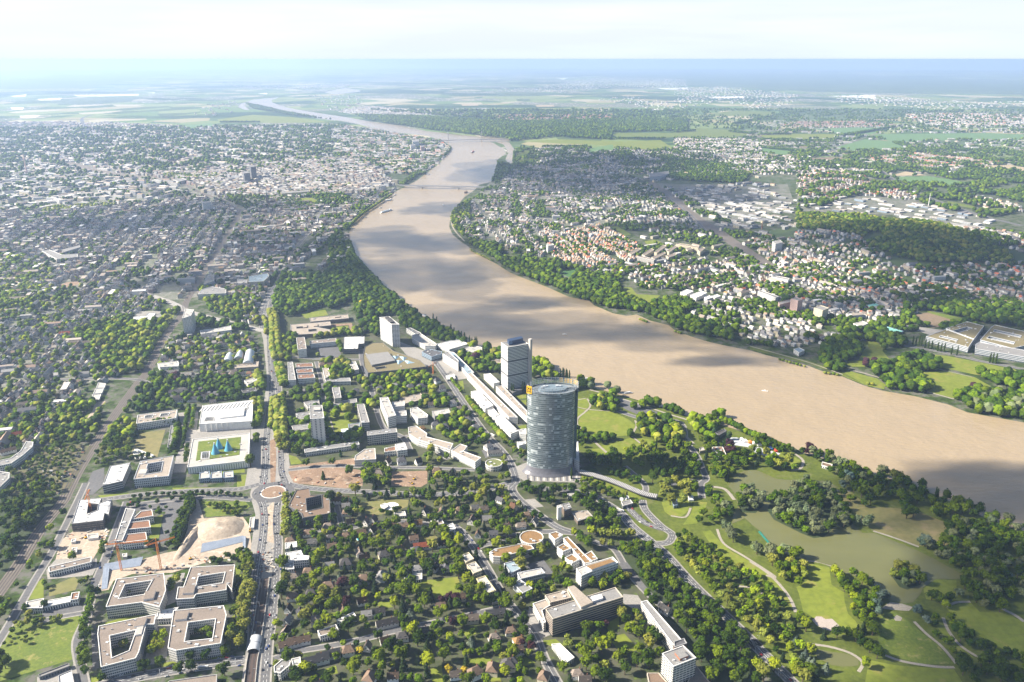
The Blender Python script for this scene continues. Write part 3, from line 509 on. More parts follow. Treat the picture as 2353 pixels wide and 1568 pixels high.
def building(name, label, cat, roof, h, wall='offwhite', rf='gravel', holes=(), floors=None, glass=GLASSC, bay=3.0, duty=.62, base=0, parapet=.9, boxes=(), group=None, land=None, parent=None, plant=1, bands=True, world=False):
    """flat-roofed block traced at its roof edge; walls, roof, parapet, one window band per storey, roof boxes"""
    P0 = roof if world else W(roof, h); P0 = ccw(P0)
    H0 = [ccw(W(s, h))[::-1] for s in holes]
    cx = sum(p[0] for p in P0) / len(P0); cy = sum(p[1] for p in P0) / len(P0)
    rel = lambda r_: [(x - cx, y - cy) for x, y in r_]
    rings = [rel(P0)] + [rel(r_) for r_ in H0]
    if parent is None:
        e = empty(name, (cx, cy, 0)); tag(e, label, cat, group); o_ = (0, 0)
        EXC.append(inset(P0, -2.5)); LAND.append((cx, cy, land or ("the " + label)))
    else:
        e = parent; ex, ey = e.location[0], e.location[1]; rings = [[(x + cx - ex, y + cy - ey) for x, y in r_] for r_ in rings]
        EXC.append(inset(P0, -2.5))
    vs, fs, uv = prism(rings, base, h, top=False); link("wall", mesh(name + "_wall", vs, fs, wmat(wall), uv), e)
    vs, fs, uv = prism([inset(rings[0], .35)] + [inset(r_, .35) for r_ in rings[1:]], h - .5, h - .1, sides=False); rfo = link("roof", mesh(name + "_roof", vs, fs, rmat(rf)), e)
    if parapet:
        vs = []; fs = []
        for r_ in rings:
            q = inset(r_, -.12); q2 = inset(r_, .75); n = len(r_); b = len(vs)
            for z, pp in ((h - .15, q), (h + parapet, q), (h + parapet, q2), (h - .15, q2)): vs += [(x, y, z) for x, y in pp]
            for k in range(3):
                for i in range(n):
                    j = (i + 1) % n; fs.append((b + k * n + i, b + k * n + j, b + (k + 1) * n + j, b + (k + 1) * n + i))
        link("parapet", mesh(name + "_parapet", vs, fs, wmat({'offwhite': 'white', 'brown': 'grey', 'dark': 'grey', 'brick': 'grey', 'concrete': 'offwhite', 'sandy': 'sand'}.get(wall, wall))), e)
    floors = floors if floors is not None else max(1, int((h - base) / 3.4))
    if bands:
        fh = (h - base) / floors; fm = facade_mat("band_%s_%.1f_%.2f" % (wall, bay, duty) + ("b" if glass is not GLASSC else ""), PAL[wall], glass, bay, duty)
        for k in range(floors):
            z0 = base + fh * k + fh * (.30 if k else .06); z1 = base + fh * k + fh * (.80 if k else .84)
            for r_ in rings:
                vs, fs, uv = prism([inset(r_, -.1)], z0, z1, top=False); link("window_band", mesh(name + "_band", vs, fs, fm, uv), e)
    for s, dz, ww, rr_ in boxes:
        q = ccw(W(s, h + dz)); q = [(x - e.location[0], y - e.location[1]) for x, y in q]
        vs, fs, uv = prism([q], h - .2, h + dz, top=False); bx = link("roof_block", mesh(name + "_block", vs, fs, wmat(ww)), e)
        vs, fs, uv = prism([q], h, h + dz, sides=False); link("block_roof", mesh(name + "_blockroof", vs, fs, rmat(rr_)), bx)
    # small plant on the roof
    if plant:
        rnd = random.Random(NB[0] + 5); NB[0] += 1; n = int(min(plant * (2 + abs(area2(P0)) / 2 / 260), 12)); xs = [p[0] for p in rings[0]]; ys = [p[1] for p in rings[0]]; k = 0; tr = 0
        hs = rings[1:]
        while k < n and tr < 200:
            tr += 1; x = rnd.uniform(min(xs), max(xs)); y = rnd.uniform(min(ys), max(ys)); s_ = rnd.uniform(.7, 2.2)
            X = np.array([x, x + 2, x - 2, x, x]); Y = np.array([y, y, y, y + 2, y - 2])
            if not inside(rings[0], X, Y).all() or any(inside(q, X, Y).any() for q in hs): continue
            q = [(x - s_, y - s_ * .7), (x + s_, y - s_ * .7), (x + s_, y + s_ * .7), (x - s_, y + s_ * .7)]
            vs, fs, uv = prism([q], h - .1, h + rnd.uniform(.7, 1.8)); link(rnd.choice(("roof_vent", "skylight")), mesh("roof_vent", vs, fs, wmat(rnd.choice(('white', 'silver', 'grey')))), e); k += 1
    return e
def B(name, label, cat, roof, h, **k): return building(name, label, cat, roof, h, **k)

# ---- four brown-roofed courtyard offices
B("office_building", "courtyard office block with brown gravel roof beside the excavated pit and two cranes", "office building", "A:880,790 1238,746 1254,872 1230,940 1205,1000 1070,965 800,1000", 18, wall='offwhite', rf='gravel', holes=["A:945,830 1150,798 1090,905 895,937"], boxes=[("A:1098,880 1178,868 1158,930 1082,942", 3, 'offwhite', 'gravel')], bay=2.2, duty=.8)
B("office_building", "courtyard office block with brown gravel roof next to the tall green plane tree row", "office building", "A:1440,700 1775,682 1752,868 1712,822 1710,872 1480,905 1465,935 1330,942 1345,850 1385,850", 18, wall='offwhite', rf='gravel', holes=["A:1500,770 1700,738 1680,818 1478,850"], boxes=[("A:1395,838 1478,830 1462,890 1378,895", 3, 'offwhite', 'gravel')], bay=2.2, duty=.8)
B("office_building", "courtyard office block with open green yard nearest the fenced meadow", "office building", "A:745,1145 1180,1055 1165,1132 1105,1132 1050,1340 1025,1388 762,1455 737,1205", 18, wall='offwhite', rf='gravel', holes=["A:830,1218 1030,1172 975,1330 845,1385"], boxes=[("A:1040,1080 1112,1070 1090,1135 1012,1145", 3, 'offwhite', 'gravel'), ("A:1035,1150 1085,1140 1070,1200 1020,1210", 2, 'white', 'light')], bay=2.2, duty=.8)
B("office_building", "courtyard office block with garden yard at the street corner by the trench", "office building", "A:1310,1028 1690,990 1712,1060 1668,1275 1480,1305 1330,1330 1268,1310", 18, wall='offwhite', rf='gravel', holes=["A:1422,1118 1628,1090 1605,1238 1395,1262"], boxes=[("A:1335,1040 1430,1028 1410,1085 1322,1095", 3, 'offwhite', 'gravel')], bay=2.2)
B("entrance_hall", "white curved entrance hall between the four courtyard offices", "building", "A:1195,1030 1350,1003 1292,1085 1180,1092", 8, wall='white', rf='white')
# ---- others, lower left
B("unfinished_building", "unfinished office shell with white roof decks and a crane inside", "building", "A:540,372 598,192 768,175 752,215 845,182 822,300 790,290 778,345", 14, wall='dark', rf='white', holes=["A:668,215 742,222 735,268 655,300"], glass=(.12, .11, .1), bay=1.8, duty=.8)
e = B("office_building", "white comb-shaped office with three brown planted roofs", "office building", "A:950,255 1022,262 925,498 868,502", 14, wall='white', rf='grey')
for s in ("A:1062,278 1148,266 1158,312 1000,338", "A:985,362 1128,345 1138,398 960,415", "A:960,452 1102,435 1112,492 928,515"): B("office_building", "", "", s, 12, wall='white', rf='rust', parent=e, plant=0)
B("warehouse", "long low two-storey white office beside the parked car row", "building", "A:368,698 692,622 690,660 372,738", 8, wall='white', rf='gravel')
B("workshop", "white sheeted workshop hall with bright roof beside the meadow", "workshop", "A:338,957 532,920 545,958 322,1004", 6, wall='white', rf='white', plant=0)
B("small_office", "flat grey office with roof hatches at the end of the white hall", "building", "A:200,962 332,935 322,1008 195,1010", 8, wall='offwhite', rf='light')
B("gatehouse", "small office with red-brown roof at the white hall's far end", "building", "A:542,895 602,886 590,940 532,948", 9, wall='white', rf='rust')
B("carport", "long flat-roofed garage row along the meadow's edge", "garage", "A:288,1512 520,1425 528,1447 300,1532", 4, wall='dgrey', rf='grey', plant=0)
B("shed", "low white-roofed hall cut by the bottom of the photo", "building", "A:440,1520 542,1477 575,1640 450,1640", 5, wall='grey', rf='white', plant=0)
B("depot", "grey flat roof at the bottom beside the four-lane street", "building", "A:1180,1640 1280,1560 1640,1510 1635,1640", 6, wall='brown', rf='gravel', plant=0)
B("parking_garage", "pale-roofed parking garage with grey mesh walls beside the long railway", "parking garage", "E:832,1352 985,1325 925,1465 775,1500", 15, wall='grey', rf='white', duty=.95)
B("office_building", "silver striped office with square courtyard beside the parking garage", "office building", "E:1060,1316 1312,1273 1275,1428 1010,1452", 16, wall='silver', rf='tan', holes=["E:1118,1335 1232,1315 1215,1395 1092,1416"], boxes=[("E:1060,1375 1115,1370 1100,1405 1045,1408", 1.5, 'white', 'light')])
for i, s in enumerate(("E:1510,1402 1585,1393 1585,1440 1504,1450", "E:1596,1400 1675,1390 1680,1440 1590,1446", "E:1688,1397 1762,1388 1766,1436 1690,1442")):
    B("pavilion", ("westernmost", "middle", "easternmost")[i] + " of the three flat blue-white pavilions below the roof garden", "pavilion", s, 8, wall='blue', rf='light')
B("office_building", "long white office with two small courtyards above the dry lawn", "office building", "E:1040,966 1340,926 1330,988 1030,1032", 14, wall='white', rf='tan', holes=["E:1098,970 1160,960 1150,985 1090,992", "E:1218,956 1282,948 1270,970 1206,979"])
B("long_shed", "narrow grey wing along the dry exhibition lawn", "building", "E:1290,1045 1332,1042 1312,1200 1265,1210", 6, wall='grey', rf='grey')
e = B("museum", "white art museum with diagonal cut roof and open colonnade", "museum", "E:1530,895 1912,852 1905,1012 1505,1035", 16, wall='white', rf='white', holes=["E:1740,968 1875,905 1868,925 1760,978", "E:1555,985 1620,978 1615,1010 1540,1015"], bands=False, plant=0, boxes=[("E:1640,930 1850,905 1840,965 1660,985", 3, 'white', 'white')])
cx, cy = e.location[0], e.location[1]
for k in range(9):
    p = unp(px("E:%f,%f" % (1560 + k * 40, 1031 - k * 3))[0], 16); c_ = [(p[0] - cx + .7 * math.cos(a), p[1] - cy - 3 + .7 * math.sin(a)) for a in np.arange(0, 6.28, .785)]
    vs, fs, uv = prism([c_], 0, 15.5); link("column", mesh("column", vs, fs, wmat('white')), e)
for k in range(14):
    a = unp(px("E:%f,%f" % (1540 + k * 27, 898 - k * 3))[0], 17); b = unp(px("E:%f,%f" % (1536 + k * 12, 930))[0], 17)
    q = [(a[0] - cx, a[1] - cy), (a[0] - cx + 1.2, a[1] - cy), (a[0] - cx + 1.2, a[1] - cy - 26), (a[0] - cx, a[1] - cy - 26)]
    vs, fs, uv = prism([q], 16.1, 17.2); link("roof_louvre", mesh("roof_louvre", vs, fs, wmat('white')), e)
e = B("exhibition_hall", "pale stone exhibition hall with a grassed roof garden and three blue cones", "exhibition hall", "E:1455,1150 1888,1102 1880,1310 1416,1362", 13, wall='white', rf='light', floors=1, duty=.18, bay=4, holes=["E:1528,1248 1585,1241 1578,1290 1522,1296"], plant=2)
cx, cy = e.location[0], e.location[1]
q = [(x - cx, y - cy) for x, y in ccw(W("E:1500,1165 1820,1130 1808,1265 1480,1310", 13.2))]
hq = [(x - cx, y - cy) for x, y in ccw(W("E:1516,1242 1592,1234 1584,1298 1512,1304", 13.2))][::-1]
vs, fs, uv = prism([q, hq], 13, 13.3); link("roof_garden", mesh("roof_garden", vs, fs, MEADOW), e)
cone_m = mat("cone_tile", (.10, .33, .46), (.08, .28, .42), .5, rough=.4)
for s in ("E:1628,1252", "E:1655,1214", "E:1727,1228"):
    p = unp(px(s)[0], 13.3); vs = []; n = 16
    prof = [(7.5, 0), (6.2, 3), (4.4, 8), (2.6, 13.5), (1.1, 18), (.15, 20.5)]
    for r_, z in prof: vs += [(r_ * math.cos(k * 6.2832 / n), r_ * math.sin(k * 6.2832 / n), z) for k in range(n)]
    fs = [(i * n + k, i * n + (k + 1) % n, (i + 1) * n + (k + 1) % n, (i + 1) * n + k) for i in range(5) for k in range(n)]
    o = link("light_cone", mesh("light_cone", vs, fs, cone_m, smooth=True), e, (p[0] - cx, p[1] - cy, 13.3))
    vs = [(1.3 * math.cos(k * .7854), 1.3 * math.sin(k * .7854), z) for z in (17.2, 21) for k in range(8)]; fs = [(k, (k + 1) % 8, 8 + (k + 1) % 8, 8 + k) for k in range(8)] + [tuple(range(8, 16))]
    link("cone_tip", mesh("cone_tip", vs, fs, wmat('silver')), o)
e = B("tower_block", "slim white high-rise slab beside the railway and flyover", "tower", "E:1400,165 1467,170 1442,215 1376,237", 50, wall='white', rf='light', floors=16, duty=.85, bay=5)
B("office_building", "white wing building at the foot of the slim high-rise slab", "office building", "E:1510,327 1640,312 1745,290 1748,322 1640,336 1520,352", 12, wall='white', rf='light')
def vault(name, label, cat, s, h, rise, wall, m, land=None):
    P0 = W(s, h)  # 4 corners: a-b front span, then back
    a, b, c, d = P0; cx = sum(p[0] for p in P0) / 4; cy = sum(p[1] for p in P0) / 4
    e = empty(name, (cx, cy, 0)); tag(e, label, cat); EXC.append(ccw(P0)); LAND.append((cx, cy, "the " + label))
    q = ccw([(x - cx, y - cy) for x, y in P0]); vs, fs, uv = prism([q], 0, h, top=False); link("wall", mesh("wall", vs, fs, wmat(wall)), e)
    vs = []; n = 10
    for e0, e1 in ((a, b), (d, c)):
        for k in range(n + 1):
            t = k / n; vs.append((e0[0] + (e1[0] - e0[0]) * t - cx, e0[1] + (e1[1] - e0[1]) * t - cy, h + rise * math.sin(math.pi * t)))
    fs = [(k, k + 1, n + 2 + k, n + 1 + k) for k in range(n)] + [tuple(range(n, -1, -1)), tuple(range(n + 1, 2 * n + 2))]
    link("vaulted_roof", mesh("vaulted_roof", vs, fs, m, smooth=False), e); return e
VM = mat("vault_sheet", (.42, .47, .50), (.36, .41, .45), .2, rough=.4)
vault("vaulted_hall", "pale barrel-vaulted hall, smallest of the three by the avenue", "hall", "E:1682,558 1752,556 1765,502 1712,505", 9, 5, 'sand', VM)
vault("vaulted_hall", "middle barrel-vaulted hall of the three by the avenue", "hall", "E:1765,540 1830,530 1838,484 1795,488", 10, 5, 'sand', VM)
vault("vaulted_hall", "largest barrel-vaulted hall with grey sheet roof by the avenue", "hall", "E:1835,572 1912,570 1922,480 1858,482", 12, 6, 'sand', VM)
B("museum_wing", "flat concrete front wing before the three barrel vaults", "building", "E:1765,590 1955,560 1950,600 1780,612", 8, wall='sand', rf='tan')
B("apartment_block", "white flat-roofed block north of the villa street by the railway", "apartment block", "E:1190,576 1345,558 1352,585 1345,598 1208,604", 12, wall='white', rf='light')
B("apartment_block", "long bent white apartment block among the allotment gardens", "apartment block", "E:198,1165 252,1170 246,1205 175,1268 85,1330 -10,1350 -10,1312 80,1292 155,1238", 12, wall='white', rf='grey')
B("apartment_block", "white block with flat grey roof below the bent apartment block", "apartment block", "E:-20,1390 72,1402 70,1442 -20,1530", 12, wall='white', rf='grey')
for s in ("E:742,722 800,728 790,760 728,760", "E:722,768 785,765 770,800 705,805", "E:700,812 765,808 748,850 690,850"): B("shed", "low white and rust-roofed depot shed in the green strip by the railway", "shed", s, 5, wall='white', rf='light', plant=0, group="depot sheds by the railway")
B("villa", "modern white double-cube villa beside the avenue's plane trees", "villa", "E:1845,706 1940,677 1942,702 1872,736", 10, wall='white', rf='light'); B("villa", "dark-roofed flat house below the white double-cube villa", "villa", "E:1822,772 1932,758 1938,785 1835,800", 9, wall='grey', rf='dark')
B("supermarket", "low white supermarket in its grey yard near the flyover", "supermarket", "E:980,246 1010,222 1100,216 1120,196 1180,192 1150,240 1130,266", 6, wall='grey', rf='white')
B("greenhouse_row", "row of blue-grey market sheds with stepped roofs", "building", "E:1160,215 1230,190 1215,240 1150,262", 5, wall='grey', rf='grey')
B("office_building", "large white banded office at the fork of railway and street", "office building", "L:1355,940 1420,920 1520,935 1520,965 1330,972", 16, wall='white', rf='grey', duty=.9)
B("office_building", "white office tower end beside the railway cutting", "office building", "L:1385,840 1440,835 1440,880 1370,905", 18, wall='silver', rf='grey', duty=.9)
B("museum", "cream classical museum with glazed green roof on the avenue", "museum", "L:1670,850 1800,830 1810,850 1770,885 1670,890", 18, wall='cream', rf='blue')
B("museum_wing", "white annex beside the cream classical museum", "building", "L:1595,870 1665,868 1660,895 1592,900", 12, wall='white', rf='light')
B("long_house", "long pale building facing the wooded presidential park", "building", "L:1880,870 2070,855 2080,875 1885,885", 10, wall='cream', rf='tan')
# ---- centre
e = B("tower_block", "pale stone high-rise slab with a vertical window stripe, tallest in the garden estate", "tower", "F:450,895 545,892 560,990 455,996", 57, wall='offwhite', rf='grey', floors=17, duty=.35, bay=8, boxes=[("F:480,905 530,903 533,925 482,927", 3, 'grey', 'light')], land="the pale stone high-rise slab")
for i, s in enumerate(("F:405,870 520,850 525,885 440,915", "F:345,955 448,940 452,985 355,1005", "F:315,1050 440,1030 445,1070 330,1085")): B("pavilion", ("upper", "middle", "lower")[i] + " of three flat grey pavilions left of the pale high-rise slab", "pavilion", s, 8, wall='concrete', rf='grey')
B("office_building", "long low white-fronted wing in front of the pale high-rise slab", "office building", "F:410,1225 820,1165 826,1190 415,1250", 8, wall='offwhite', rf='grey')
B("apartment_block", "narrow grey slab facing the garden with white basins", "office building", "F:808,886 862,882 902,1020 842,1026", 20, wall='concrete', rf='grey', duty=.8)
B("office_building", "narrow grey slab with low annex above the garden estate", "office building", "F:620,760 676,755 690,835 640,840", 20, wall='concrete', rf='grey')
B("office_building", "low grey annex with ribbon windows above the garden estate", "office building", "F:620,872 805,842 808,870 632,896", 9, wall='concrete', rf='grey'); B("pavilion", "glass-walled pavilion at the garden's white basins", "pavilion", "F:742,1035 828,1025 830,1058 746,1064", 6, wall='blue', rf='grey')
B("office_building", "tall white-framed modern office with open corner windows", "office building", "F:980,835 1042,830 1102,968 1042,985", 24, wall='white', rf='light', floors=6, duty=.7, bay=2)
B("office_building", "white cube office with slit windows behind the white-framed office", "office building", "F:1070,872 1166,862 1168,895 1078,906", 18, wall='white', rf='light', duty=.5, bay=2.2); B("office_building", "white cube office with slit windows nearest the white-framed office", "office building", "F:1095,942 1180,932 1184,970 1102,976", 16, wall='white', rf='light', duty=.5, bay=2.2)
B("construction_shell", "beige building shell under construction among the villas", "building", "F:1122,842 1210,820 1290,800 1312,842 1250,862 1150,884", 7, wall='sand', rf='tan'); 
B("office_building", "white fan-shaped office block beside the villa quarter", "office building", "F:1210,917 1262,906 1345,966 1338,985 1268,992 1215,950", 14, wall='white', rf='light'); B("office_building", "grey columned office block beside the villa quarter", "office building", "F:1375,937 1500,915 1518,950 1395,976", 14, wall='grey', rf='light', duty=.5, bay=2)
B("apartment_block", "seven-storey beige slab block east of the garden estate", "apartment block", "F:884,1092 1105,1066 1112,1095 886,1122", 20, wall='concrete', rf='grey', duty=.8, bay=4)
B("office_building", "long white stepped office complex with a bent plan", "office building", "F:1195,1060 1255,1048 1338,1105 1332,1130 1535,1182 1512,1228 1262,1150 1200,1110", 13, wall='white', rf='tan')
B("office_building", "white angled office with yellow corner sign near the round glass tower", "office building", "F:1520,1235 1588,1185 1642,1202 1612,1240 1745,1288 1702,1322", 14, wall='white', rf='tan')
B("office_building", "white two-part office with wooden terrace", "office building", "F:1015,1218 1100,1202 1100,1235 1016,1247", 9, wall='white', rf='rust'); B("office_building", "taller white cube beside the wooden terrace", "office building", "F:1095,1188 1168,1174 1188,1226 1112,1236", 13, wall='white', rf='white')
B("office_building", "white wedge-shaped office with slatted facade above the bare plot", "office building", "F:795,1275 865,1225 945,1218 952,1300 790,1308", 12, wall='white', rf='tan', duty=.5, bay=1.2)
e = B("office_building", "terraced white office complex with red-brown roof decks by the avenue", "office building", "F:285,567 322,565 346,700 290,702", 15, wall='white', rf='grey')
for s in ("F:345,578 470,572 478,600 348,606", "F:350,622 470,615 478,642 355,650", "F:360,662 482,655 492,685 362,692"): B("office_building", "", "", s, 13, wall='white', rf='rust', parent=e)
B("office_building", "white low office with ribbon windows beside the grey street", "office building", "F:568,692 755,686 762,710 572,716", 9, wall='white', rf='grey'); B("office_building", "narrow white office with grey roof next to the villa gardens", "office building", "F:548,612 592,608 602,670 566,690", 12, wall='white', rf='tan'); B("office_building", "white narrow block west of the conference centre", "office building", "F:748,566 796,560 822,620 775,630", 11, wall='white', rf='light')
B("tower_block", "mid-rise white slab between avenue and brown office courts", "tower", "F:350,382 412,378 426,465 362,472", 22, wall='white', rf='gravel', duty=.4); B("office_building", "long white office with dotted windows beside the mid-rise slab", "office building", "F:450,406 650,386 652,410 456,428", 12, wall='white', rf='gravel', duty=.5)
B("parking_garage", "pale stepped parking deck with dark side walls behind the conference centre", "parking garage", "F:708,376 866,370 864,425 820,430 816,466 706,468", 13, wall='dgrey', rf='white', duty=.9)
B("ministry_building", "brown low office bar at the presidential park's edge", "office building", "F:450,232 740,205 746,235 456,262", 9, wall='brown', rf='tan', boxes=[("F:640,215 680,211 682,222 642,226", 2, 'brown', 'tan')])
B("ministry_building", "brown pavilion office with several roof courts", "office building", "F:305,282 606,258 612,288 500,300 622,325 618,345 310,362", 9, wall='brown', rf='tan', holes=["F:350,300 400,296 402,308 352,312", "F:440,320 500,315 502,330 442,335"], boxes=[("F:400,285 430,282 432,300 402,303", 2, 'brown', 'tan'), ("F:480,278 510,275 512,290 482,293", 2, 'brown', 'tan')])
e = B("hotel_tower", "white wedge-shaped hotel tower with banded side by the riverside trees", "hotel", "F:978,228 1052,220 1128,282 1070,282", 60, wall='white', rf='light', floors=18, duty=.9, bay=6, boxes=[("F:1020,222 1050,219 1090,262 1062,262", 4, 'dark', 'dark')], land="the white wedge-shaped hotel tower")
e = B("conference_centre", "broad conference centre with olive planted roof and blue skylights", "conference centre", "F:852,520 868,450 925,420 1005,418 1032,442 1085,482 1180,515 1285,552 1335,600 1120,625 890,648 862,600", 15, wall='dgrey', rf='olive', boxes=[("F:876,506 1042,486 1098,552 922,586", 5, 'dgrey', 'grey')], holes=["F:940,608 1020,598 1028,608 955,620"], plant=3, land="the conference centre with olive roof")
cx, cy = e.location[0], e.location[1]; bm_ = mat("skylight_glass", (.35, .48, .56), (.28, .42, .52), .2, rough=.2)
for s in ("F:1068,515 1128,520 1100,545", "F:1128,520 1190,528 1160,552", "F:1100,548 1165,552 1120,580", "F:1165,550 1245,566 1190,575"):
    q = [(x - cx, y - cy) for x, y in ccw(W(s, 16))]; mx_ = sum(p[0] for p in q) / 3; my_ = sum(p[1] for p in q) / 3
    link("skylight", mesh("skylight", [(x, y, 15.0) for x, y in q] + [(mx_, my_, 19)], [(0, 1, 3), (1, 2, 3), (2, 0, 3)], bm_), e)
B("office_building", "white riverside office wing with stepped roof", "office building", "F:1180,312 1212,306 1292,345 1280,368 1250,355", 12, wall='white', rf='grey'); B("office_building", "long white former parliament wing beside the river trees", "office building", "F:1225,362 1285,346 1412,430 1400,445 1322,442 1222,385", 12, wall='white', rf='light')
B("assembly_hall", "assembly hall under a dark blue-grey canopy roof", "hall", "F:1298,490 1350,466 1452,488 1445,505 1372,527", 11, wall='blue', rf='slate', duty=.9); B("assembly_hall", "white lattice-roofed assembly hall by the poplars", "hall", "F:1400,432 1562,390 1650,428 1505,470", 10, wall='white', rf='white')
B("office_building", "tall white office with solar panel roof facing the construction street", "office building", "F:1455,503 1500,486 1575,555 1572,578", 19, wall='white', rf='grey', duty=.4); B("office_building", "curved blue-grey roofed wing stepping down behind the white office", "office building", "F:1505,486 1540,492 1640,590 1692,645 1640,655 1580,580", 10, wall='white', rf='blue')
B("villa", "yellow villa with hipped grey roof left of the striped skyscraper", "villa", "F:1822,560 1860,528 1896,542 1896,572", 11, wall='cream', rf='gravel')
def rnd_tower(name, label, cat, s, rp, h, wall, rf, ky=.0):
    c = unp(px(s)[0], h); q = [(c[0] + rp * math.cos(a), c[1] + rp * math.sin(a)) for a in np.arange(0, 6.283, .2618)]
    return building(name, label, cat, q, h, wall=wall, rf=rf, world=True)
rnd_tower("round_pavilion", "round pavilion with pale green domed roof near the glass tower", "pavilion", "F:1842,1328", 15, 9, 'offwhite', 'green')
rnd_tower("round_house", "white circular terrace building above the riverside trees", "pavilion", "F:1690,468", 22, 8, 'white', 'light')
# ---- white media centre along the tree-lined street
for lab, s, h in (("longest white ridge block of the media centre", "G:147,530 187,522 582,905 505,902", 14), ("white block nearest the street in the media centre", "G:180,682 236,670 372,800 302,832", 13),
        ("short white middle block of the media centre", "G:325,842 376,830 422,882 388,906", 12), ("white rooflit block nearest the street trees by the glass tower", "G:388,900 432,870 586,1020 522,1046", 15),
        ("long white eastern block of the media centre", "G:395,640 446,628 662,850 662,905", 14), ("white cube block beneath the striped skyscraper", "G:290,532 345,526 426,600 376,612", 12),
        ("white corner cube at the foot of the glass tower", "G:575,1117 652,1105 655,1130 592,1147", 14), ("white link block behind the glass tower's edge", "G:586,1012 655,1000 655,1050 600,1042", 14)):
    B("office_building", lab, "office building", s, h, wall='white', rf='tan' if 'long' in lab else 'white', duty=.45, bay=2.5)
B("podium", "white-edged podium with black fins at the media centre forecourt", "building", "F:1480,668 1540,655 1552,690 1490,698", 4, wall='white', rf='white', plant=0)
# ---- striped skyscraper
e = B("skyscraper", "striped slab skyscraper with blue crown sign and tall side shaft", "skyscraper", "G:438,262 630,243 672,272 496,303", 104, wall='white', rf='grey', floors=30, duty=1.0, bay=6, glass=(.07, .085, .11), plant=0, base=6, land="the striped skyscraper")
cx, cy = e.location[0], e.location[1]
q = [(x - cx, y - cy) for x, y in ccw(W("G:492,262 612,238 628,255 508,285", 104))]; vs, fs, uv = prism([q], 104, 113); cr = link("crown", mesh("crown", vs, fs, mat("crown_blue", (.035, .06, .12), (.03, .05, .10), .5, rough=.4)), e)
bl = unp(px("G:508,285")[0], 104); br = unp(px("G:628,255")[0], 104); ux, uy = (br[0] - bl[0]), (br[1] - bl[1]); ul = math.hypot(ux, uy); ux /= ul; uy /= ul; nx_, ny_ = uy, -ux
vs = []; fs = []
for r0, r1 in ((1.2, 1.7), (2.5, 3.1)):
    b = len(vs)
    for k in range(20):
        for r_ in (r0, r1): a = k * .31416; vs.append((bl[0] - cx + ux * (5.2 + r_ * math.cos(a)) + nx_ * .15, bl[1] - cy + uy * (5.2 + r_ * math.cos(a)) + ny_ * .15, 108.6 + r_ * math.sin(a)))
    fs += [(b + 2 * k, b + (2 * k + 2) % 40, b + (2 * k + 3) % 40, b + 2 * k + 1) for k in range(20)]
link("emblem", mesh("emblem", vs, fs, mat("emblem_blue", (.35, .5, .7), None, .5)), cr)
q = [(x - cx, y - cy) for x, y in ccw(W("G:672,228 690,220 707,228 690,236", 116))]; vs, fs, uv = prism([q], 0, 116); link("side_shaft", mesh("side_shaft", vs, fs, wmat('concrete')), e)
q = [(x - cx, y - cy) for x, y in ccw(W("G:505,660 665,625 690,640 540,690", 8))]; vs, fs, uv = prism([q], 0, 8); link("plinth", mesh("plinth", vs, fs, wmat('dgrey')), e)
for k in (10, 20):
    q = inset([(x - cx, y - cy) for x, y in ccw(W("G:438,262 630,243 672,272 496,303", 104))], -.25); z = 6 + 98 * k / 30; vs, fs, uv = prism([q], z - 2, z + 1.5, top=False); link("plant_floor", mesh("plant_floor", vs, fs, wmat('dgrey')), e)
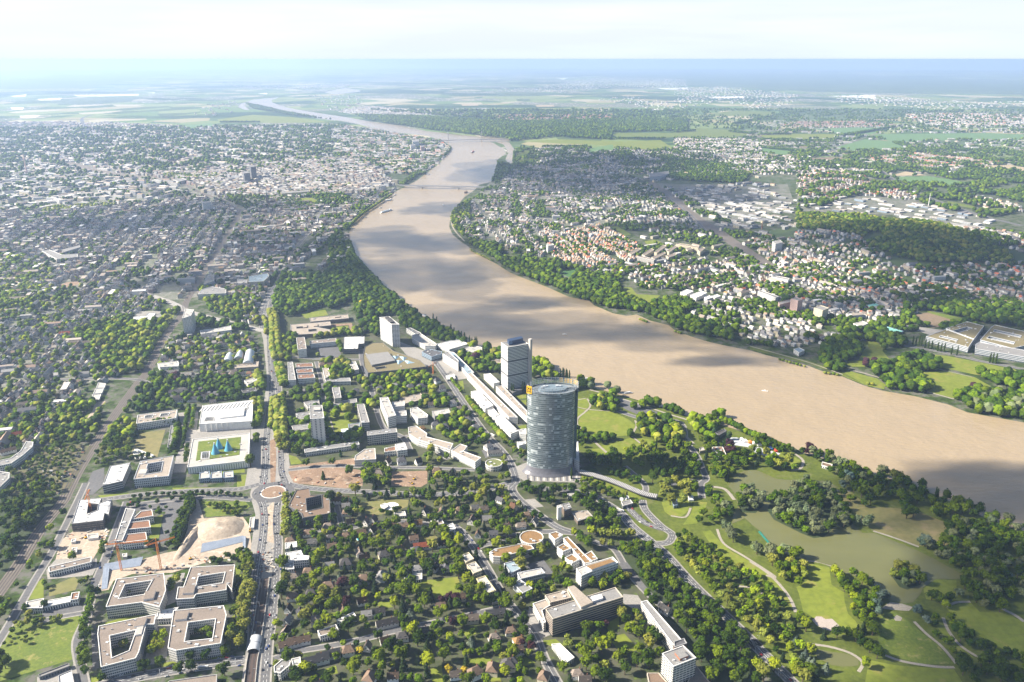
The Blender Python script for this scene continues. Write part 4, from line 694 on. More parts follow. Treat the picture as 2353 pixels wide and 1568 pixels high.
# ---- round glass tower
def glass_tower():
    base = unp(px("G:868,1348")[0]); bx, by = base; Ht = 152
    e = empty("glass_tower", (bx, by, 0)); tag(e, "tall round glass office tower with open steel screen and yellow sign panels", "skyscraper")
    LAND.append((bx, by, "the round glass tower")); EXC.append([(bx + 50 * math.cos(a), by + 36 * math.sin(a)) for a in np.arange(0, 6.283, .26)])
    m = bpy.data.materials.new("tower_glass"); m.use_nodes = True; t = NT(m)
    uv = t.n("SeparateXYZ", {0: t.n("UVMap").outputs[0]}); u, v = uv.outputs[0], uv.outputs[1]
    fl = t.math('DIVIDE', v, 3.7); fr = t.math('FRACT', fl); line = t.math('GREATER_THAN', fr, .80)
    ci = t.n("CombineXYZ", {0: t.math('FLOOR', t.math('DIVIDE', u, 4.5)), 1: t.math('FLOOR', fl)}).outputs[0]
    r1 = t.n("TexWhiteNoise", {'Vector': ci}).outputs[0]
    c2 = t.n("CombineXYZ", {0: t.math('FLOOR', t.math('DIVIDE', u, 13)), 1: t.math('FLOOR', t.math('DIVIDE', fl, 1)), 2: 5.0}).outputs[0]; r2 = t.n("TexWhiteNoise", {'Vector': c2}).outputs[0]
    rr = t.math('MULTIPLY_ADD', r2, .45, t.math('MULTIPLY', r1, .55))
    rp = t.n("ValToRGB", {0: rr}); el = rp.color_ramp.elements; el[0].position = .2; el[0].color = (.10, .13, .14, 1); el[1].position = .85; el[1].color = (.50, .55, .56, 1); k = el.new(.6); k.color = (.155, .19, .20, 1); k = el.new(.72); k.color = (.25, .295, .31, 1)
    col = t.mix(line, rp.outputs[0], (.34, .37, .39, 1))
    col = t.mix(t.math('LESS_THAN', t.math('FRACT', t.math('DIVIDE', u, 1.5)), .10), col, (.05, .06, .07, 1))
    b = t.n("BsdfPrincipled", {'Base Color': col, 'Roughness': .2, 'Metallic': .0}); b.inputs['Specular IOR Level'].default_value = .8; t.out(b.outputs[0])
    ang = R(1.5)
    def shell(name, sx, sy, front, z0, z1):
        n = 40; pts = []
        for k in range(n + 1):
            a = math.pi * (1 + k / n) if front else math.pi * k / n
            x = 40.5 * math.cos(a) + sx; y = 22 * math.sin(a) + sy
            pts.append((x * math.cos(ang) - y * math.sin(ang), x * math.sin(ang) + y * math.cos(ang)))
        vs, fs, uv = prism([pts], z0, z1, top=False); return link(name, mesh(name, vs, fs, m, uv, smooth=False), e), pts
    s1, p1 = shell("south_shell", -2, -3, True, 9, Ht + 2); s2, p2 = shell("north_shell", 3.5, 3, False, 9, Ht + 2)
    # recessed joint and lift shafts
    dk = mat("joint_glass", (.06, .11, .10), (.05, .09, .085), .3, rough=.25)
    q = [(-36, -2.8), (38, -2.8), (38, 3.2), (-36, 3.2)]; q = [(x * math.cos(ang) - y * math.sin(ang), x * math.sin(ang) + y * math.cos(ang)) for x, y in q]
    vs, fs, uv = prism([q], 0, Ht - 1); link("core_joint", mesh("core_joint", vs, fs, dk), e)
    fm = facade_mat("fin_band", (.10, .17, .17), (.05, .08, .085), 1.6, .8)
    q = [(38.6, -2), (43.5, -2), (43.5, 4), (38.6, 4)]; q = [(x * math.cos(ang) - y * math.sin(ang), x * math.sin(ang) + y * math.cos(ang)) for x, y in q]
    vs, fs, uv = prism([q], 4, Ht - 4); link("side_fin", mesh("side_fin", vs, fs, fm, uv), e)
    # roof plate, drum, base
    full = [(x * .965, y * .965) for x, y in p1[1:-1]] + [(x * .965, y * .965) for x, y in p2[1:-1]]
    vs, fs, uv = prism([full], Ht - 1, Ht); link("roof_deck", mesh("roof_deck", vs, fs, mat("deck", (.24, .27, .30), (.18, .21, .24), .2)), e)
    d1 = [(x * .62, y * .62) for x, y in full]; vs, fs, uv = prism([d1], Ht, Ht + 3.2); dr = link("roof_drum", mesh("roof_drum", vs, fs, mat("drum", (.19, .24, .28), (.15, .20, .24), .2, rough=.4)), e)
    for x, y, s_ in ((-14, 3, 2), (-9, 4, 1.5), (8, 6, 2.4), (13, 5, 1.6), (-18, -2, 1.3)):
        vs, fs, uv = prism([[(x - s_, y - s_), (x + s_, y - s_), (x + s_, y + s_), (x - s_, y + s_)]], Ht + 3.2, Ht + 5.4); link("roof_unit", mesh("roof_unit", vs, fs, wmat('silver')), dr)
    # open steel screen: ring rails and posts
    st = mat("steel_grey", (.55, .56, .58), (.45, .46, .48), .3, rough=.4, metal=.3)
    lobe = p1 + p2
    for z in (Ht + 2.2, Ht + 5.2, Ht + 8.4, Ht + 11.4):
        vs = []; n = len(lobe)
        for dr_, dz in ((1.012, 0), (1.022, 0), (1.022, .38), (1.012, .38)): vs += [(x * dr_, y * dr_, z + dz) for x, y in lobe]
        fs = [(k * n + i, k * n + (i + 1) % n, ((k + 1) % 4) * n + (i + 1) % n, ((k + 1) % 4) * n + i) for k in range(4) for i in range(n)]
        link("screen_rail", mesh("screen_rail", vs, fs, st), e)
    for i in range(0, len(lobe), 2):
        x, y = lobe[i][0] * 1.016, lobe[i][1] * 1.016; s_ = .22
        vs, fs, uv = prism([[(x - s_, y - s_), (x + s_, y - s_), (x + s_, y + s_), (x - s_, y + s_)]], Ht + 1, Ht + 12.4); link("screen_post", mesh("screen_post", vs, fs, st), e)
    gm = bpy.data.materials.new("screen_glass"); gm.use_nodes = True; t2 = NT(gm)
    t2.out(t2.n("MixShader", {0: .18, 1: t2.n("BsdfTransparent").outputs[0], 2: t2.n("BsdfPrincipled", {'Base Color': (.5, .6, .65, 1), 'Roughness': .1}).outputs[0]}).outputs[0])
    for pp, nm in ((p1, "glass_screen"), (p2, "glass_screen")):
        q = [(x * 1.008, y * 1.008) for x, y in pp]; vs = [(x, y, Ht + 2) for x, y in q] + [(x, y, Ht + 11) for x, y in q]; n = len(q)
        link(nm, mesh(nm, vs, [(i, i + 1, n + i + 1, n + i) for i in range(n - 1)], gm), e)
    YM = mat("sign_yellow", (.80, .47, .02), None, .5, rough=.5); BK = mat("sign_black", (.02, .015, .01), None, .5)
    # yellow sign with a black horn emblem on the left of the screen
    a0 = np.array([-44.0, -12.0]); a1 = np.array([-35.5, -16.5]); dv = (a1 - a0); wl = float(np.linalg.norm(dv)); dv /= wl; nv = np.array([dv[1], -dv[0]])
    def quad(c0, c1, z0, z1, off): return [(c0[0] + nv[0] * off, c0[1] + nv[1] * off, z0), (c1[0] + nv[0] * off, c1[1] + nv[1] * off, z0), (c1[0] + nv[0] * off, c1[1] + nv[1] * off, z1), (c0[0] + nv[0] * off, c0[1] + nv[1] * off, z1)]
    vs = quad(a0, a1, Ht - 1.5, Ht + 12.5, 0) + quad(a0, a1, Ht - 1.5, Ht + 12.5, .5)
    sg = link("sign_panel", mesh("sign_panel", vs, [(3, 2, 1, 0), (4, 5, 6, 7), (0, 1, 5, 4), (1, 2, 6, 5), (2, 3, 7, 6), (3, 0, 4, 7)], YM), e)
    c = (a0 + a1) / 2; vs = []; fs = []
    def pt(u_, z_): return (c[0] + dv[0] * u_ + nv[0] * .62, c[1] + dv[1] * u_ + nv[1] * .62, Ht + 5.2 + z_)
    for k in range(16): a = k * .3927; vs += [pt(2.0 * math.cos(a) - .2, 1.9 * math.sin(a)), pt(3.0 * math.cos(a) - .2, 2.9 * math.sin(a))]
    fs = [(2 * k, (2 * k + 2) % 32, (2 * k + 3) % 32, 2 * k + 1) for k in range(16)]
    for poly in (((-3.4, 3.6), (-.6, 2.3), (.2, 3.2), (-2.6, 5.0)), ((1.0, 2.0), (3.6, 4.3), (3.9, 3.2), (2.6, 1.2)), ((-3.2, -2.4), (-1.6, -2.2), (-2.6, -4.2), (-3.8, -3.8)), ((.8, -2.4), (2.6, -1.8), (3.6, -4.0), (2.2, -4.4))):
        b = len(vs); vs += [pt(*q) for q in poly]; fs.append((b, b + 1, b + 2, b + 3))
    link("horn_emblem", mesh("horn_emblem", vs, fs, BK), sg)
    # yellow panels along the back right of the screen
    n = len(p2)
    for i0, i1 in ((4, 8), (9, 14), (15, 17)):
        q = [(x * 1.03, y * 1.03) for x, y in p2[i0:i1 + 1]]; k = len(q)
        vs = [(x, y, Ht + 3) for x, y in q] + [(x, y, Ht + 11.5) for x, y in q] + [(x * 1.01, y * 1.01, Ht + 3) for x, y in q] + [(x * 1.01, y * 1.01, Ht + 11.5) for x, y in q]
        fs = [(i, i + 1, k + i + 1, k + i) for i in range(k - 1)] + [(2 * k + i, 3 * k + i, 3 * k + i + 1, 2 * k + i + 1) for i in range(k - 1)] + [(k + i, k + i + 1, 3 * k + i + 1, 3 * k + i) for i in range(k - 1)]
        link("sign_panel", mesh("sign_panel", vs, fs, YM), e)
    # flared glass lobby
    vs = []; nn = len(full); prof = ((1.0, 14), (1.04, 9), (1.1, 5), (1.2, 1.0), (1.22, .9))
    for r_, z in prof: vs += [(x * r_ * 1.03, y * r_ * 1.06, z) for x, y in full]
    fs = [(i * nn + k, (i + 1) * nn + k, (i + 1) * nn + (k + 1) % nn, i * nn + (k + 1) % nn) for i in range(4) for k in range(nn)]
    link("lobby_skirt", mesh("lobby_skirt", vs, fs, mat("skirt", (.17, .17, .19), (.12, .12, .135), .3, rough=.3)), e)
    return e
glass_tower()
B("annex_slab", "white wedge annex leaning beside the glass tower's foot", "building", "G:1068,1118 1100,1112 1112,1285 1066,1262", 22, wall='silver', rf='white', plant=0)
# striped forecourt and striped footbridge
st_l = mat("stripe_light", (.52, .51, .49), None, .2); st_d = mat("stripe_dark", (.13, .13, .145), None, .2)
for k in range(16):
    x = 660 + k * 28; sheet("paving_stripe", W("G:%d,%d %d,%d %d,%d %d,%d" % (x, 1395 if x < 1050 else 1290, x + 13, 1395 if x < 1050 else 1290, x + 17, 1450, x + 3, 1450)), st_l if k % 2 else st_d, .42, excl=False)
br = W("Q:285,905 560,985 860,1105 1010,1140", 7)
e = empty("footbridge", (br[0][0], br[0][1], 0)); tag(e, "long striped footbridge deck running from the glass tower down to the park", "footbridge"); LAND.append((br[2][0], br[2][1], "the striped footbridge"))
rel = [(x - br[0][0], y - br[0][1]) for x, y in smooth_line(br, 6)]; a_ = offset_line(rel, -6); b_ = offset_line(rel, 6); vs, fs, uv = prism([ccw(a_ + b_[::-1])], 5.6, 7); link("deck", mesh("deck", vs, fs, st_d), e); EXC.append(a_ + b_[::-1])
for k, (x, y, h_) in enumerate(resample(rel, 3.0)):
    c, s_ = math.cos(h_), math.sin(h_); q = [(x + c * u - s_ * v, y + s_ * u + c * v) for u, v in ((-.7, -5.8), (.7, -5.8), (.7, 5.8), (-.7, 5.8))]; vs, fs, uv = prism([q], 7.0, 7.12); link("deck_stripe", mesh("deck_stripe", vs, fs, st_l), e)
EXC.append([unp(p, 0) for p in px("Q:285,885 560,960 860,1085 1020,1120 1010,1170 840,1140 540,1030 285,950")])
# ---- lower right blocks
e = B("clinic_building", "long grey-roofed slab block with dark ribbon windows, largest near the park road", "office building", "C:345,1018 872,852 930,925 398,1092", 27, wall='sandy', rf='grey', floors=8, duty=1, bay=5, glass=(.05, .055, .06), boxes=[("C:512,845 560,835 702,960 612,1000", 4, 'sand', 'tan'), ("C:690,915 765,900 780,930 700,955", 3, 'silver', 'white')], plant=3, land="the long dark-windowed slab block")
B("clinic_wing", "beige wing with terrace behind the long dark-windowed slab", "office building", "C:340,912 508,868 538,930 378,968", 18, wall='sand', rf='tan'); B("clinic_wing", "white-fronted side wing at the street end of the dark-windowed slab", "office building", "C:248,975 372,932 385,985 318,1025 345,1115 330,1122", 14, wall='offwhite', rf='tan', duty=.8)
B("long_block", "long narrow dark-roofed block lined with white balconies", "apartment block", "C:1065,962 1110,950 1372,1250 1310,1288", 18, wall='offwhite', rf='grey', duty=.8, plant=0); B("brick_tower_end", "small brick end house joined to the long narrow block", "apartment block", "C:1312,1262 1390,1238 1412,1275 1320,1305", 19, wall='brick', rf='slate', plant=0)
B("apartment_tower", "brick and white balcony tower with grey-green roof at the bottom edge", "tower", "C:1225,1352 1385,1292 1482,1385 1310,1452", 30, wall='offwhite', rf='grey', floors=9, duty=.85, bay=5, boxes=[("C:1320,1340 1378,1320 1425,1365 1360,1390", 3, 'brick', 'grey')], land="the brick balcony tower")
B("hall", "plain pale flat-roofed hall in the trees by the bending street", "hall", "C:390,1282 450,1275 562,1382 500,1422", 6, wall='white', rf='white', plant=0); B("annex", "low brown-roofed annex at the brick balcony tower's foot", "building", "C:1400,1600 1480,1440 1600,1590", 4, wall='sand', rf='gravel', plant=0); B("annex", "low brown-roofed kitchen annex at the photo's bottom edge", "building", "C:1110,1500 1200,1500 1290,1600 1130,1600", 4, wall='sand', rf='brown', plant=0)
e = B("office_building", "white office quarter's brown-roofed spine running down to the white block", "office building", "C:478,482 512,470 692,660 640,672", 12, wall='white', rf='orange')
for i, s in enumerate(("C:370,447 425,430 474,457 415,492", "C:430,548 480,520 537,556 475,582", "C:490,628 545,600 602,641 545,668", "C:640,605 690,576 737,636 692,652")): B("villa_block", ("first", "second", "third", "fourth")[i] + " white cube with ochre roof along the brown-roofed spine, counted from the round office", "office building", s, 13, wall='white', rf='orange', duty=.4)
B("office_building", "white six-storey office with punched windows and ochre roof terrace", "office building", "C:575,712 650,682 852,622 892,665 692,732 615,766", 20, wall='white', rf='light', duty=.55, bay=2.4, boxes=[("C:650,690 835,635 865,655 690,715", 3, 'white', 'orange')])
B("office_building", "long office bar with ochre planted roof beside the round office", "office building", "B:1808,588 1850,562 2078,520; C:135,522 235,535 258,560 100,598 0,622; B:1838,618", 12, wall='offwhite', rf='orange', duty=.5, bay=1.8)
rnd_tower("round_office", "circular office building with ochre roof and central plant box", "office building", "C:238,472", 17.5, 14, 'offwhite', 'orange')
for lab, s, h, r_ in (("grey office wing with pale blue roof beside the hillside street", "C:30,672 110,650 156,710 80,746", 9, 'blue'), ("white-roofed glazed office wing behind the hillside street", "C:130,742 310,706 342,745 152,790", 10, 'light'), ("grey stepped office wing by the round hedge", "C:98,822 150,790 246,860 172,896", 9, 'grey')): B("office_building", lab, "office building", s, h, wall='silver', rf=r_)
B("church_hall", "low square church hall with pale roof under dark trees", "church", "C:540,282 660,270 702,315 588,352", 7, wall='brown', rf='tan'); e = B("church", "grey church with white slab bell tower", "church", "C:465,225 520,212 540,250 490,272", 14, wall='brown', rf='grey'); B("", "", "", "C:430,237 458,228 466,245 438,252", 22, wall='white', rf='white', parent=e, bands=False, plant=0)
B("apartment_block", "cream apartment cube on the hillside street, farthest of three", "apartment block", "B:1590,617 1652,588 1692,636 1632,662", 12, wall='cream', rf='light'); B("apartment_block", "cream apartment cube on the hillside street, middle of three", "apartment block", "B:1638,682 1702,658 1754,722 1690,747", 13, wall='cream', rf='light'); B("apartment_block", "long cream apartment block on the hillside street, nearest of three", "apartment block", "B:1710,787 1776,765 1858,876 1790,897", 13, wall='yellow', rf='light')
B("office_building", "dark hexagonal office with sunken courtyard beside the roundabout", "office building", "B:348,118 447,103 458,157 575,150 602,190 607,292 400,327 388,292 292,238 302,208", 15, wall='dgrey', rf='brown', holes=["B:422,182 540,155 546,250 430,276"], glass=(.04, .045, .05), plant=2)
B("villa", "white square block with grey roof, uppermost of three beside the avenue trees", "apartment block", "B:265,517 352,505 356,545 265,562", 9, wall='white', rf='white'); B("apartment_block", "white stepped block with pale roof, largest of three beside the avenue trees", "apartment block", "B:268,592 385,572 402,610 448,615 442,642 265,657", 12, wall='white', rf='white'); B("villa", "white terraced block, lowest of three beside the avenue trees", "apartment block", "B:252,682 326,658 334,712 248,722", 10, wall='white', rf='light')
B("house", "white modern house with glass roof strip above the garden street", "house", "B:655,1100 782,1038 802,1070 702,1110", 8, wall='white', rf='light'); B("apartment_block", "flat brown-roofed apartment house with white balconies", "apartment block", "B:510,1180 650,1133 672,1180 530,1222", 9, wall='white', rf='gravel'); B("villa", "white flat-roofed villa with pool terrace", "villa", "B:1165,765 1300,745 1300,790 1210,800", 4, wall='white', rf='light', plant=0)
B("villa", "white double-storey cube villa at the bend of the upper street", "villa", "B:1462,398 1532,366 1554,408 1482,432", 9, wall='white', rf='white'); B("villa", "white flat villa with brown roof deck at the upper street", "villa", "B:1365,350 1445,332 1466,368 1390,385", 8, wall='white', rf='gravel'); B("garage_block", "low white flat building below the cube villa", "building", "B:1535,452 1580,442 1600,490 1550,495", 4, wall='white', rf='light', plant=0)
B("bungalow", "long low bungalow with white slab roof above the dry lawn's villas", "house", "B:1088,288 1170,278 1180,310 1098,315", 4, wall='white', rf='light', plant=0); B("earth_sheltered_house", "ring-shaped white rooflights in the dry lawn", "building", "B:985,230 1020,215 1045,240 1010,262", 3, wall='white', rf='white', plant=0)
B("apartment_block", "white corner block at the avenue's lower end", "apartment block", "B:312,1395 380,1378 386,1450 330,1462", 12, wall='white', rf='light'); B("apartment_block", "white and grey stepped block beside the avenue near the bottom", "apartment block", "B:180,1450 240,1398 308,1402 300,1440 230,1500 182,1492", 11, wall='white', rf='grey')
B("stage_hall", "dark-roofed event pavilion beside the riverside alley trees", "pavilion", "Q:1555,548 1640,508 1662,530 1592,570", 8, wall='dgrey', rf='dark', plant=0); B("restaurant_building", "square building with spotted brown roof between the park trees", "restaurant", "Q:1525,682 1625,680 1660,758 1560,730", 7, wall='white', rf='rust', plant=3); B("restaurant_wing", "pale low wing beside the spotted brown roof", "restaurant", "Q:1405,688 1500,668 1515,700 1410,720", 5, wall='sand', rf='light', plant=0)
B("boat_house", "brown-roofed house by the park wall near the river", "house", "H:545,1320 622,1340 615,1368 540,1345", 5, wall='white', rf='brown', plant=0); B("garden_pavilion", "glass pavilion inside the ring of pale plane trees", "pavilion", "Q:1150,1180 1195,1175 1205,1225 1165,1235", 5, wall='blue', rf='light', plant=0); B("hedge_house", "white flat-roofed bungalow between road and tower forecourt", "building", "C:510,145 600,140 608,160 515,165", 5, wall='white', rf='light', plant=0)
e = B("tunnel_portal", "concrete road tunnel portal with two openings and white dish aerials on top", "tunnel portal", "C:915,205 985,190 1005,215 930,235", 6, wall='concrete', rf='grey', floors=1, duty=.9, bay=8, plant=0)
# ---- far bank landmarks
for nm, lab, s, h, wl, rf_, fl in (("tower_block", "pale high-rise with grey roof nearest the far-bank river road", "N:1900,1196 1948,1175 2012,1196 1965,1216", 32, 'cream', 'grey', 10), ("tower_block", "pink balconied high-rise on the far bank", "N:1725,1127 1762,1114 1816,1130 1780,1142", 38, 'pink', 'grey', 12), ("apartment_block", "pink lower wing beside the pink high-rise", "N:1630,1152 1722,1132 1725,1150 1640,1170", 22, 'pink', 'grey', 7),
        ("tower_block", "white high-rise beneath the wooded hill", "N:1585,692 1642,682 1664,700 1610,712", 38, 'white', 'light', 12), ("tower_block", "white high-rise among gardens near the far riverside", "M:1578,906 1625,898 1637,908 1590,916", 28, 'white', 'light', 9), ("apartment_block", "long white four-storey block on the far bank hillside", "N:1575,960 1610,952 1714,972 1705,985", 13, 'white', 'grey', 4),
        ("apartment_block", "grey slab block above the pink high-rise", "N:1475,1070 1500,1062 1635,1110 1610,1118", 16, 'offwhite', 'grey', 5), ("greenhouse", "wide mint-green glasshouse roof beside the far-bank nursery", "H:960,322 1015,292 1160,332 1105,358", 5, 'blue', 'mint', 1), ("school", "red school with green and solar roof on the far bank", "H:880,135 950,118 980,135 905,155", 9, 'brick', 'mint', 2),
        ("apartment_block", "bright white stepped flats beside the far-bank greenhouses", "H:780,275 850,255 890,275 830,300", 13, 'white', 'light', 4), ("mansion", "white riverside mansion on the far bank", "H:330,468 370,456 412,476 370,496", 10, 'white', 'blue', 3), ("clinic_building", "large grey clinic block in the far-bank trees", "N:655,180 800,160 805,180 740,200 660,205", 24, 'silver', 'grey', 7),
        ("office_building", "white office cube on the motorway side of the far town", "N:1292,98 1385,96 1385,106 1292,108", 14, 'white', 'light', 3), ("church", "tall white church tower in the far-bank town", "N:1140,32 1152,31 1153,36 1142,37", 34, 'white', 'grey', 4)):
    B(nm, lab, nm.replace('_', ' '), s, h, wall=wl, rf=rf_, floors=fl, plant=0)
for i, s in enumerate(("N:495,782 572,742 596,750 520,792", "N:600,792 670,745 692,755 620,802", "N:692,775 760,718 786,728 712,780", "N:785,765 850,722 872,730 805,775", "N:855,712 880,706 1032,730 1025,742", "N:930,745 972,735 985,748 945,760", "N:1018,755 1060,735 1080,742 1040,775", "N:565,808 600,802 700,828 690,836", "N:672,812 770,772 780,782 690,828", "N:780,800 855,780 860,795 800,815")):
    B("apartment_block", ("cream balcony slab block number %s of the far-bank estate, counting along from the river" % ("one two three four five six seven eight nine ten".split()[i])), "apartment block", s, 15, wall='cream' if i != 7 else 'concrete', rf='gravel', floors=5, plant=0, group="cream slab blocks of the far-bank estate")
for i, s in enumerate(("N:890,1076 935,1055 990,1068 940,1092", "N:965,1098 1010,1080 1060,1098 1010,1118", "N:1010,1080 1050,1068 1092,1082 1050,1098", "N:1070,1115 1110,1100 1128,1118 1090,1132", "N:1125,1105 1165,1092 1195,1105 1150,1120")):
    B("apartment_block", "bright white flat-roofed terrace block, %s from the river in its cluster" % ("first second third fourth fifth".split()[i]), "apartment block", s, 11, wall='white', rf='white', plant=0)
for i, (s, hs) in enumerate((("H:1480,312 1640,260 1768,292 1692,392", ["H:1530,330 1640,300 1680,310 1570,345"]), ("H:1330,372 1480,318 1690,395 1650,455 1580,435", ["H:1440,365 1570,395 1560,405 1430,375"]), ("H:1825,300 1850,285 2150,350 2150,425 1985,462 1740,398", ["H:1810,370 2000,415 1990,430 1790,385", "H:1850,320 2050,365 2040,380 1840,335"]), ("H:1705,432 1732,415 2150,490 2150,540 1705,465", []))):
    B("campus_building", ("planted-roof campus office with glazed courts, %s" % ("rearmost on the nursery side", "front one on the nursery side", "larger one on the right", "long front bar along the river road")[i]), "office building", s, 15, wall='silver', rf='olive' if i < 3 else 'grey', holes=hs, duty=1, bay=4, plant=2)
for lab, s, h, wl in (("dark slab city hall cluster, broadest tower", "L:1630,150 1665,145 1680,155 1640,160", 60, 'dgrey'), ("dark slab city hall cluster, tallest tower", "L:1672,105 1705,102 1720,112 1685,116", 80, 'dgrey'), ("yellow university palace with long wings", "L:1885,285 2080,270 2085,280 1890,295", 22, 'yellow'), ("white opera house beside the old bridge", "M:320,452 358,450 360,460 322,463", 28, 'white'),
        ("white office slab by the central station", "L:1355,350 1415,345 1420,352 1360,358", 38, 'white'), ("round pale museum hall in the town", "L:1165,200 1220,190 1255,200 1200,215", 16, 'offwhite'), ("brick university hospital block with white tower", "L:415,670 535,640 540,655 425,690", 16, 'grey'), ("white hospital hall with long sawtooth roof", "L:280,680 330,672 415,705 520,700 525,720 380,735", 14, 'offwhite')):
    B("city_building", lab, "city building", s, h, wall=wl, rf='grey', plant=0)
for i, s in enumerate(("M:530,190 560,188 562,194 532,196", "M:550,150 585,148 588,154 553,156", "M:600,186 655,184 658,190 604,192", "M:625,158 655,156 660,164 630,166", "M:625,226 662,224 666,230 630,232", "M:160,165 215,162 218,170 165,172", "M:245,118 272,116 274,122 247,123", "M:565,112 612,110 615,125 568,128", "M:670,176 700,174 705,182 675,184", "M:735,180 775,186 780,194 740,190")):
    B("tower_block", "distant %s tower block by the far river bend, %s" % (("pink", "white")[i % 3 > 0], ("one two three four five six seven eight nine ten".split()[i]) + " in its cluster"), "tower block", s, (22, 45, 20, 48, 24, 16, 30, 50, 22, 26)[i], wall='pink' if i % 3 == 0 else 'white', rf='grey', plant=0, group="tower blocks by the far river bend")
# ================================================================ DESCRIBING WHERE THINGS STAND
LAND += [(rb[0], rb[1], "the roundabout"), (*unp(px("D:640,900")[0]), "the lakeside lawn"), (*unp(px("D:570,1130")[0]), "the sand pit"), (*unp(px("D:1170,780")[0]), "the small lake island"), (*unp(px("D:400,300")[0]), "the large wooded lake island"),
    (*unp(px("Q:520,450")[0]), "the oval park meadow"), (*unp(px("C:960,1280")[0]), "the clinic garden lawn"), (*unp(px("C:1200,800")[0]), "the park-side wood"), (*unp(px("A:300,1300")[0]), "the fenced meadow"), (*unp(px("A:200,400")[0]), "the dense railway wood"),
    (*unp(px("B:1430,840")[0]), "the large villa lawn"), (*unp(px("B:110,900")[0]), "the tram trench"), (*unp(px("A:1650,380")[0]), "the sand heap"), (*unp(px("D:1200,1200")[0]), "the terraced round lawn"), (*unp(px("D:1800,1200")[0]), "the shaded curving lawn"), (*unp(px("D:1050,320")[0]), "the dry brown lawn"),
    (*unp(px("H:1600,560")[0]), "the far-bank meadow"), (*unp(px("F:600,1420")[0]), "the bare building plot"), (*unp(px("Q:1900,680")[0]), "the white event ground"), (*unp(px("C:1600,950")[0]), "the park road"), (*unp(px("E:1150,1180")[0]), "the dry exhibition lawn"), (*unp(px("E:700,1200")[0]), "the allotment gardens"), (*unp(px("C:1150,460")[0]), "the tunnel road loop")]
ORD = "nearest second third fourth fifth sixth seventh eighth ninth tenth eleventh twelfth thirteenth fourteenth fifteenth sixteenth seventeenth eighteenth nineteenth twentieth".split()
TENS = {2: 'twenty', 3: 'thirty', 4: 'forty', 5: 'fifty', 6: 'sixty', 7: 'seventy', 8: 'eighty', 9: 'ninety'}
def ordinal(i):
    if i < 20: return ORD[i]
    n = i + 1; t_, u = divmod(n, 10)
    if n > 99: return "hundred-and-" + ordinal(n - 101) if n > 100 else "hundredth"
    return TENS[t_].replace('ty', 'tieth') if u == 0 else TENS[t_] + '-' + ('first second third fourth fifth sixth seventh eighth ninth'.split()[u - 1])
def short(ph):
    w = ph.split(); 
    return ' '.join(w[:9])
def place_labels(items):
    """items: (object, x, y, look words); the label names the nearest landmark and the rank in distance from it"""
    buckets = {}
    good = [l for l in LAND if len(l[2].split()) <= 8]
    for o, x, y, look in items:
        l = min(good, key=lambda q: (q[0] - x) ** 2 + (q[1] - y) ** 2); d = math.hypot(l[0] - x, l[1] - y)
        rel = "in front of" if l[1] - y > abs(l[0] - x) else "behind" if y - l[1] > abs(l[0] - x) else "right of" if x > l[0] else "left of"
        buckets.setdefault((look, rel, l[2]), []).append((d, o))
    for (look, rel, ph), v in buckets.items():
        v.sort(key=lambda q: q[0])
        for i, (d, o) in enumerate(v):
            pre = "" if len(v) == 1 else ("nearest " if i == 0 else ordinal(i) + " nearest ")
            s = "%s%s %s %s" % (pre, look, rel, ph); w = s.split(); o['label'] = ' '.join(w[:16])

# ================================================================ HOUSES
def house_mesh_parts(w, d, h, rh, hip, over=.5):
    hw, hd = w / 2, d / 2
    wall_v = [(-hw, -hd, 0), (hw, -hd, 0), (hw, hd, 0), (-hw, hd, 0), (-hw, -hd, h), (hw, -hd, h), (hw, hd, h), (-hw, hd, h)]
    wf = [(0, 1, 5, 4), (1, 2, 6, 5), (2, 3, 7, 6), (3, 0, 4, 7)]
    if hip == 0:
        wall_v += [(-hw, 0, h + rh), (hw, 0, h + rh)]; wf[1] = (1, 2, 6, 9, 5); wf[3] = (3, 0, 4, 8, 7)
    o = over; dz = -o * rh / hd; ins = hip * min(hd, hw * .9)
    a, b = -hw - (0 if hip else o), hw + (0 if hip else o)
    if hip: a, b = -hw - o, hw + o
    rv = [(a, -hd - o, h + dz + .1), (b, -hd - o, h + dz + .1), (b, hd + o, h + dz + .1), (a, hd + o, h + dz + .1), (a + ins, 0, h + rh + .15), (b - ins, 0, h + rh + .15)]
    rf = [(0, 1, 5, 4), (2, 3, 4, 5), (1, 2, 5), (3, 0, 4)] if hip else [(0, 1, 5, 4), (2, 3, 4, 5)]
    t = .25; n = len(rv); rv += [(x, y, z - t) for x, y, z in rv]; rf += [tuple(n + i for i in f[::-1]) for f in rf[:]] + [(0, n, n + 1, 1), (1, n + 1, n + 2, 2), (2, n + 2, n + 3, 3), (3, n + 3, n, 0)] if hip else rf + [tuple(n + i for i in f[::-1]) for f in rf] + [(0, n, n + 1, 1), (2, n + 2, n + 3, 3), (1, n + 1, n + 5, 5), (5, n + 5, n + 2, 2), (3, n + 3, n + 4, 4), (4, n + 4, n, 0)]
    return wall_v, wf, rv, rf
WINM = mat("window_dark", (.05, .06, .07), (.04, .045, .05), .5, rough=.2, spec=.6)
PROTO = {}
def box(cx, cy, z0, w, d, h): return prism([[(cx - w / 2, cy - d / 2), (cx + w / 2, cy - d / 2), (cx + w / 2, cy + d / 2), (cx - w / 2, cy + d / 2)]], z0, z0 + h)
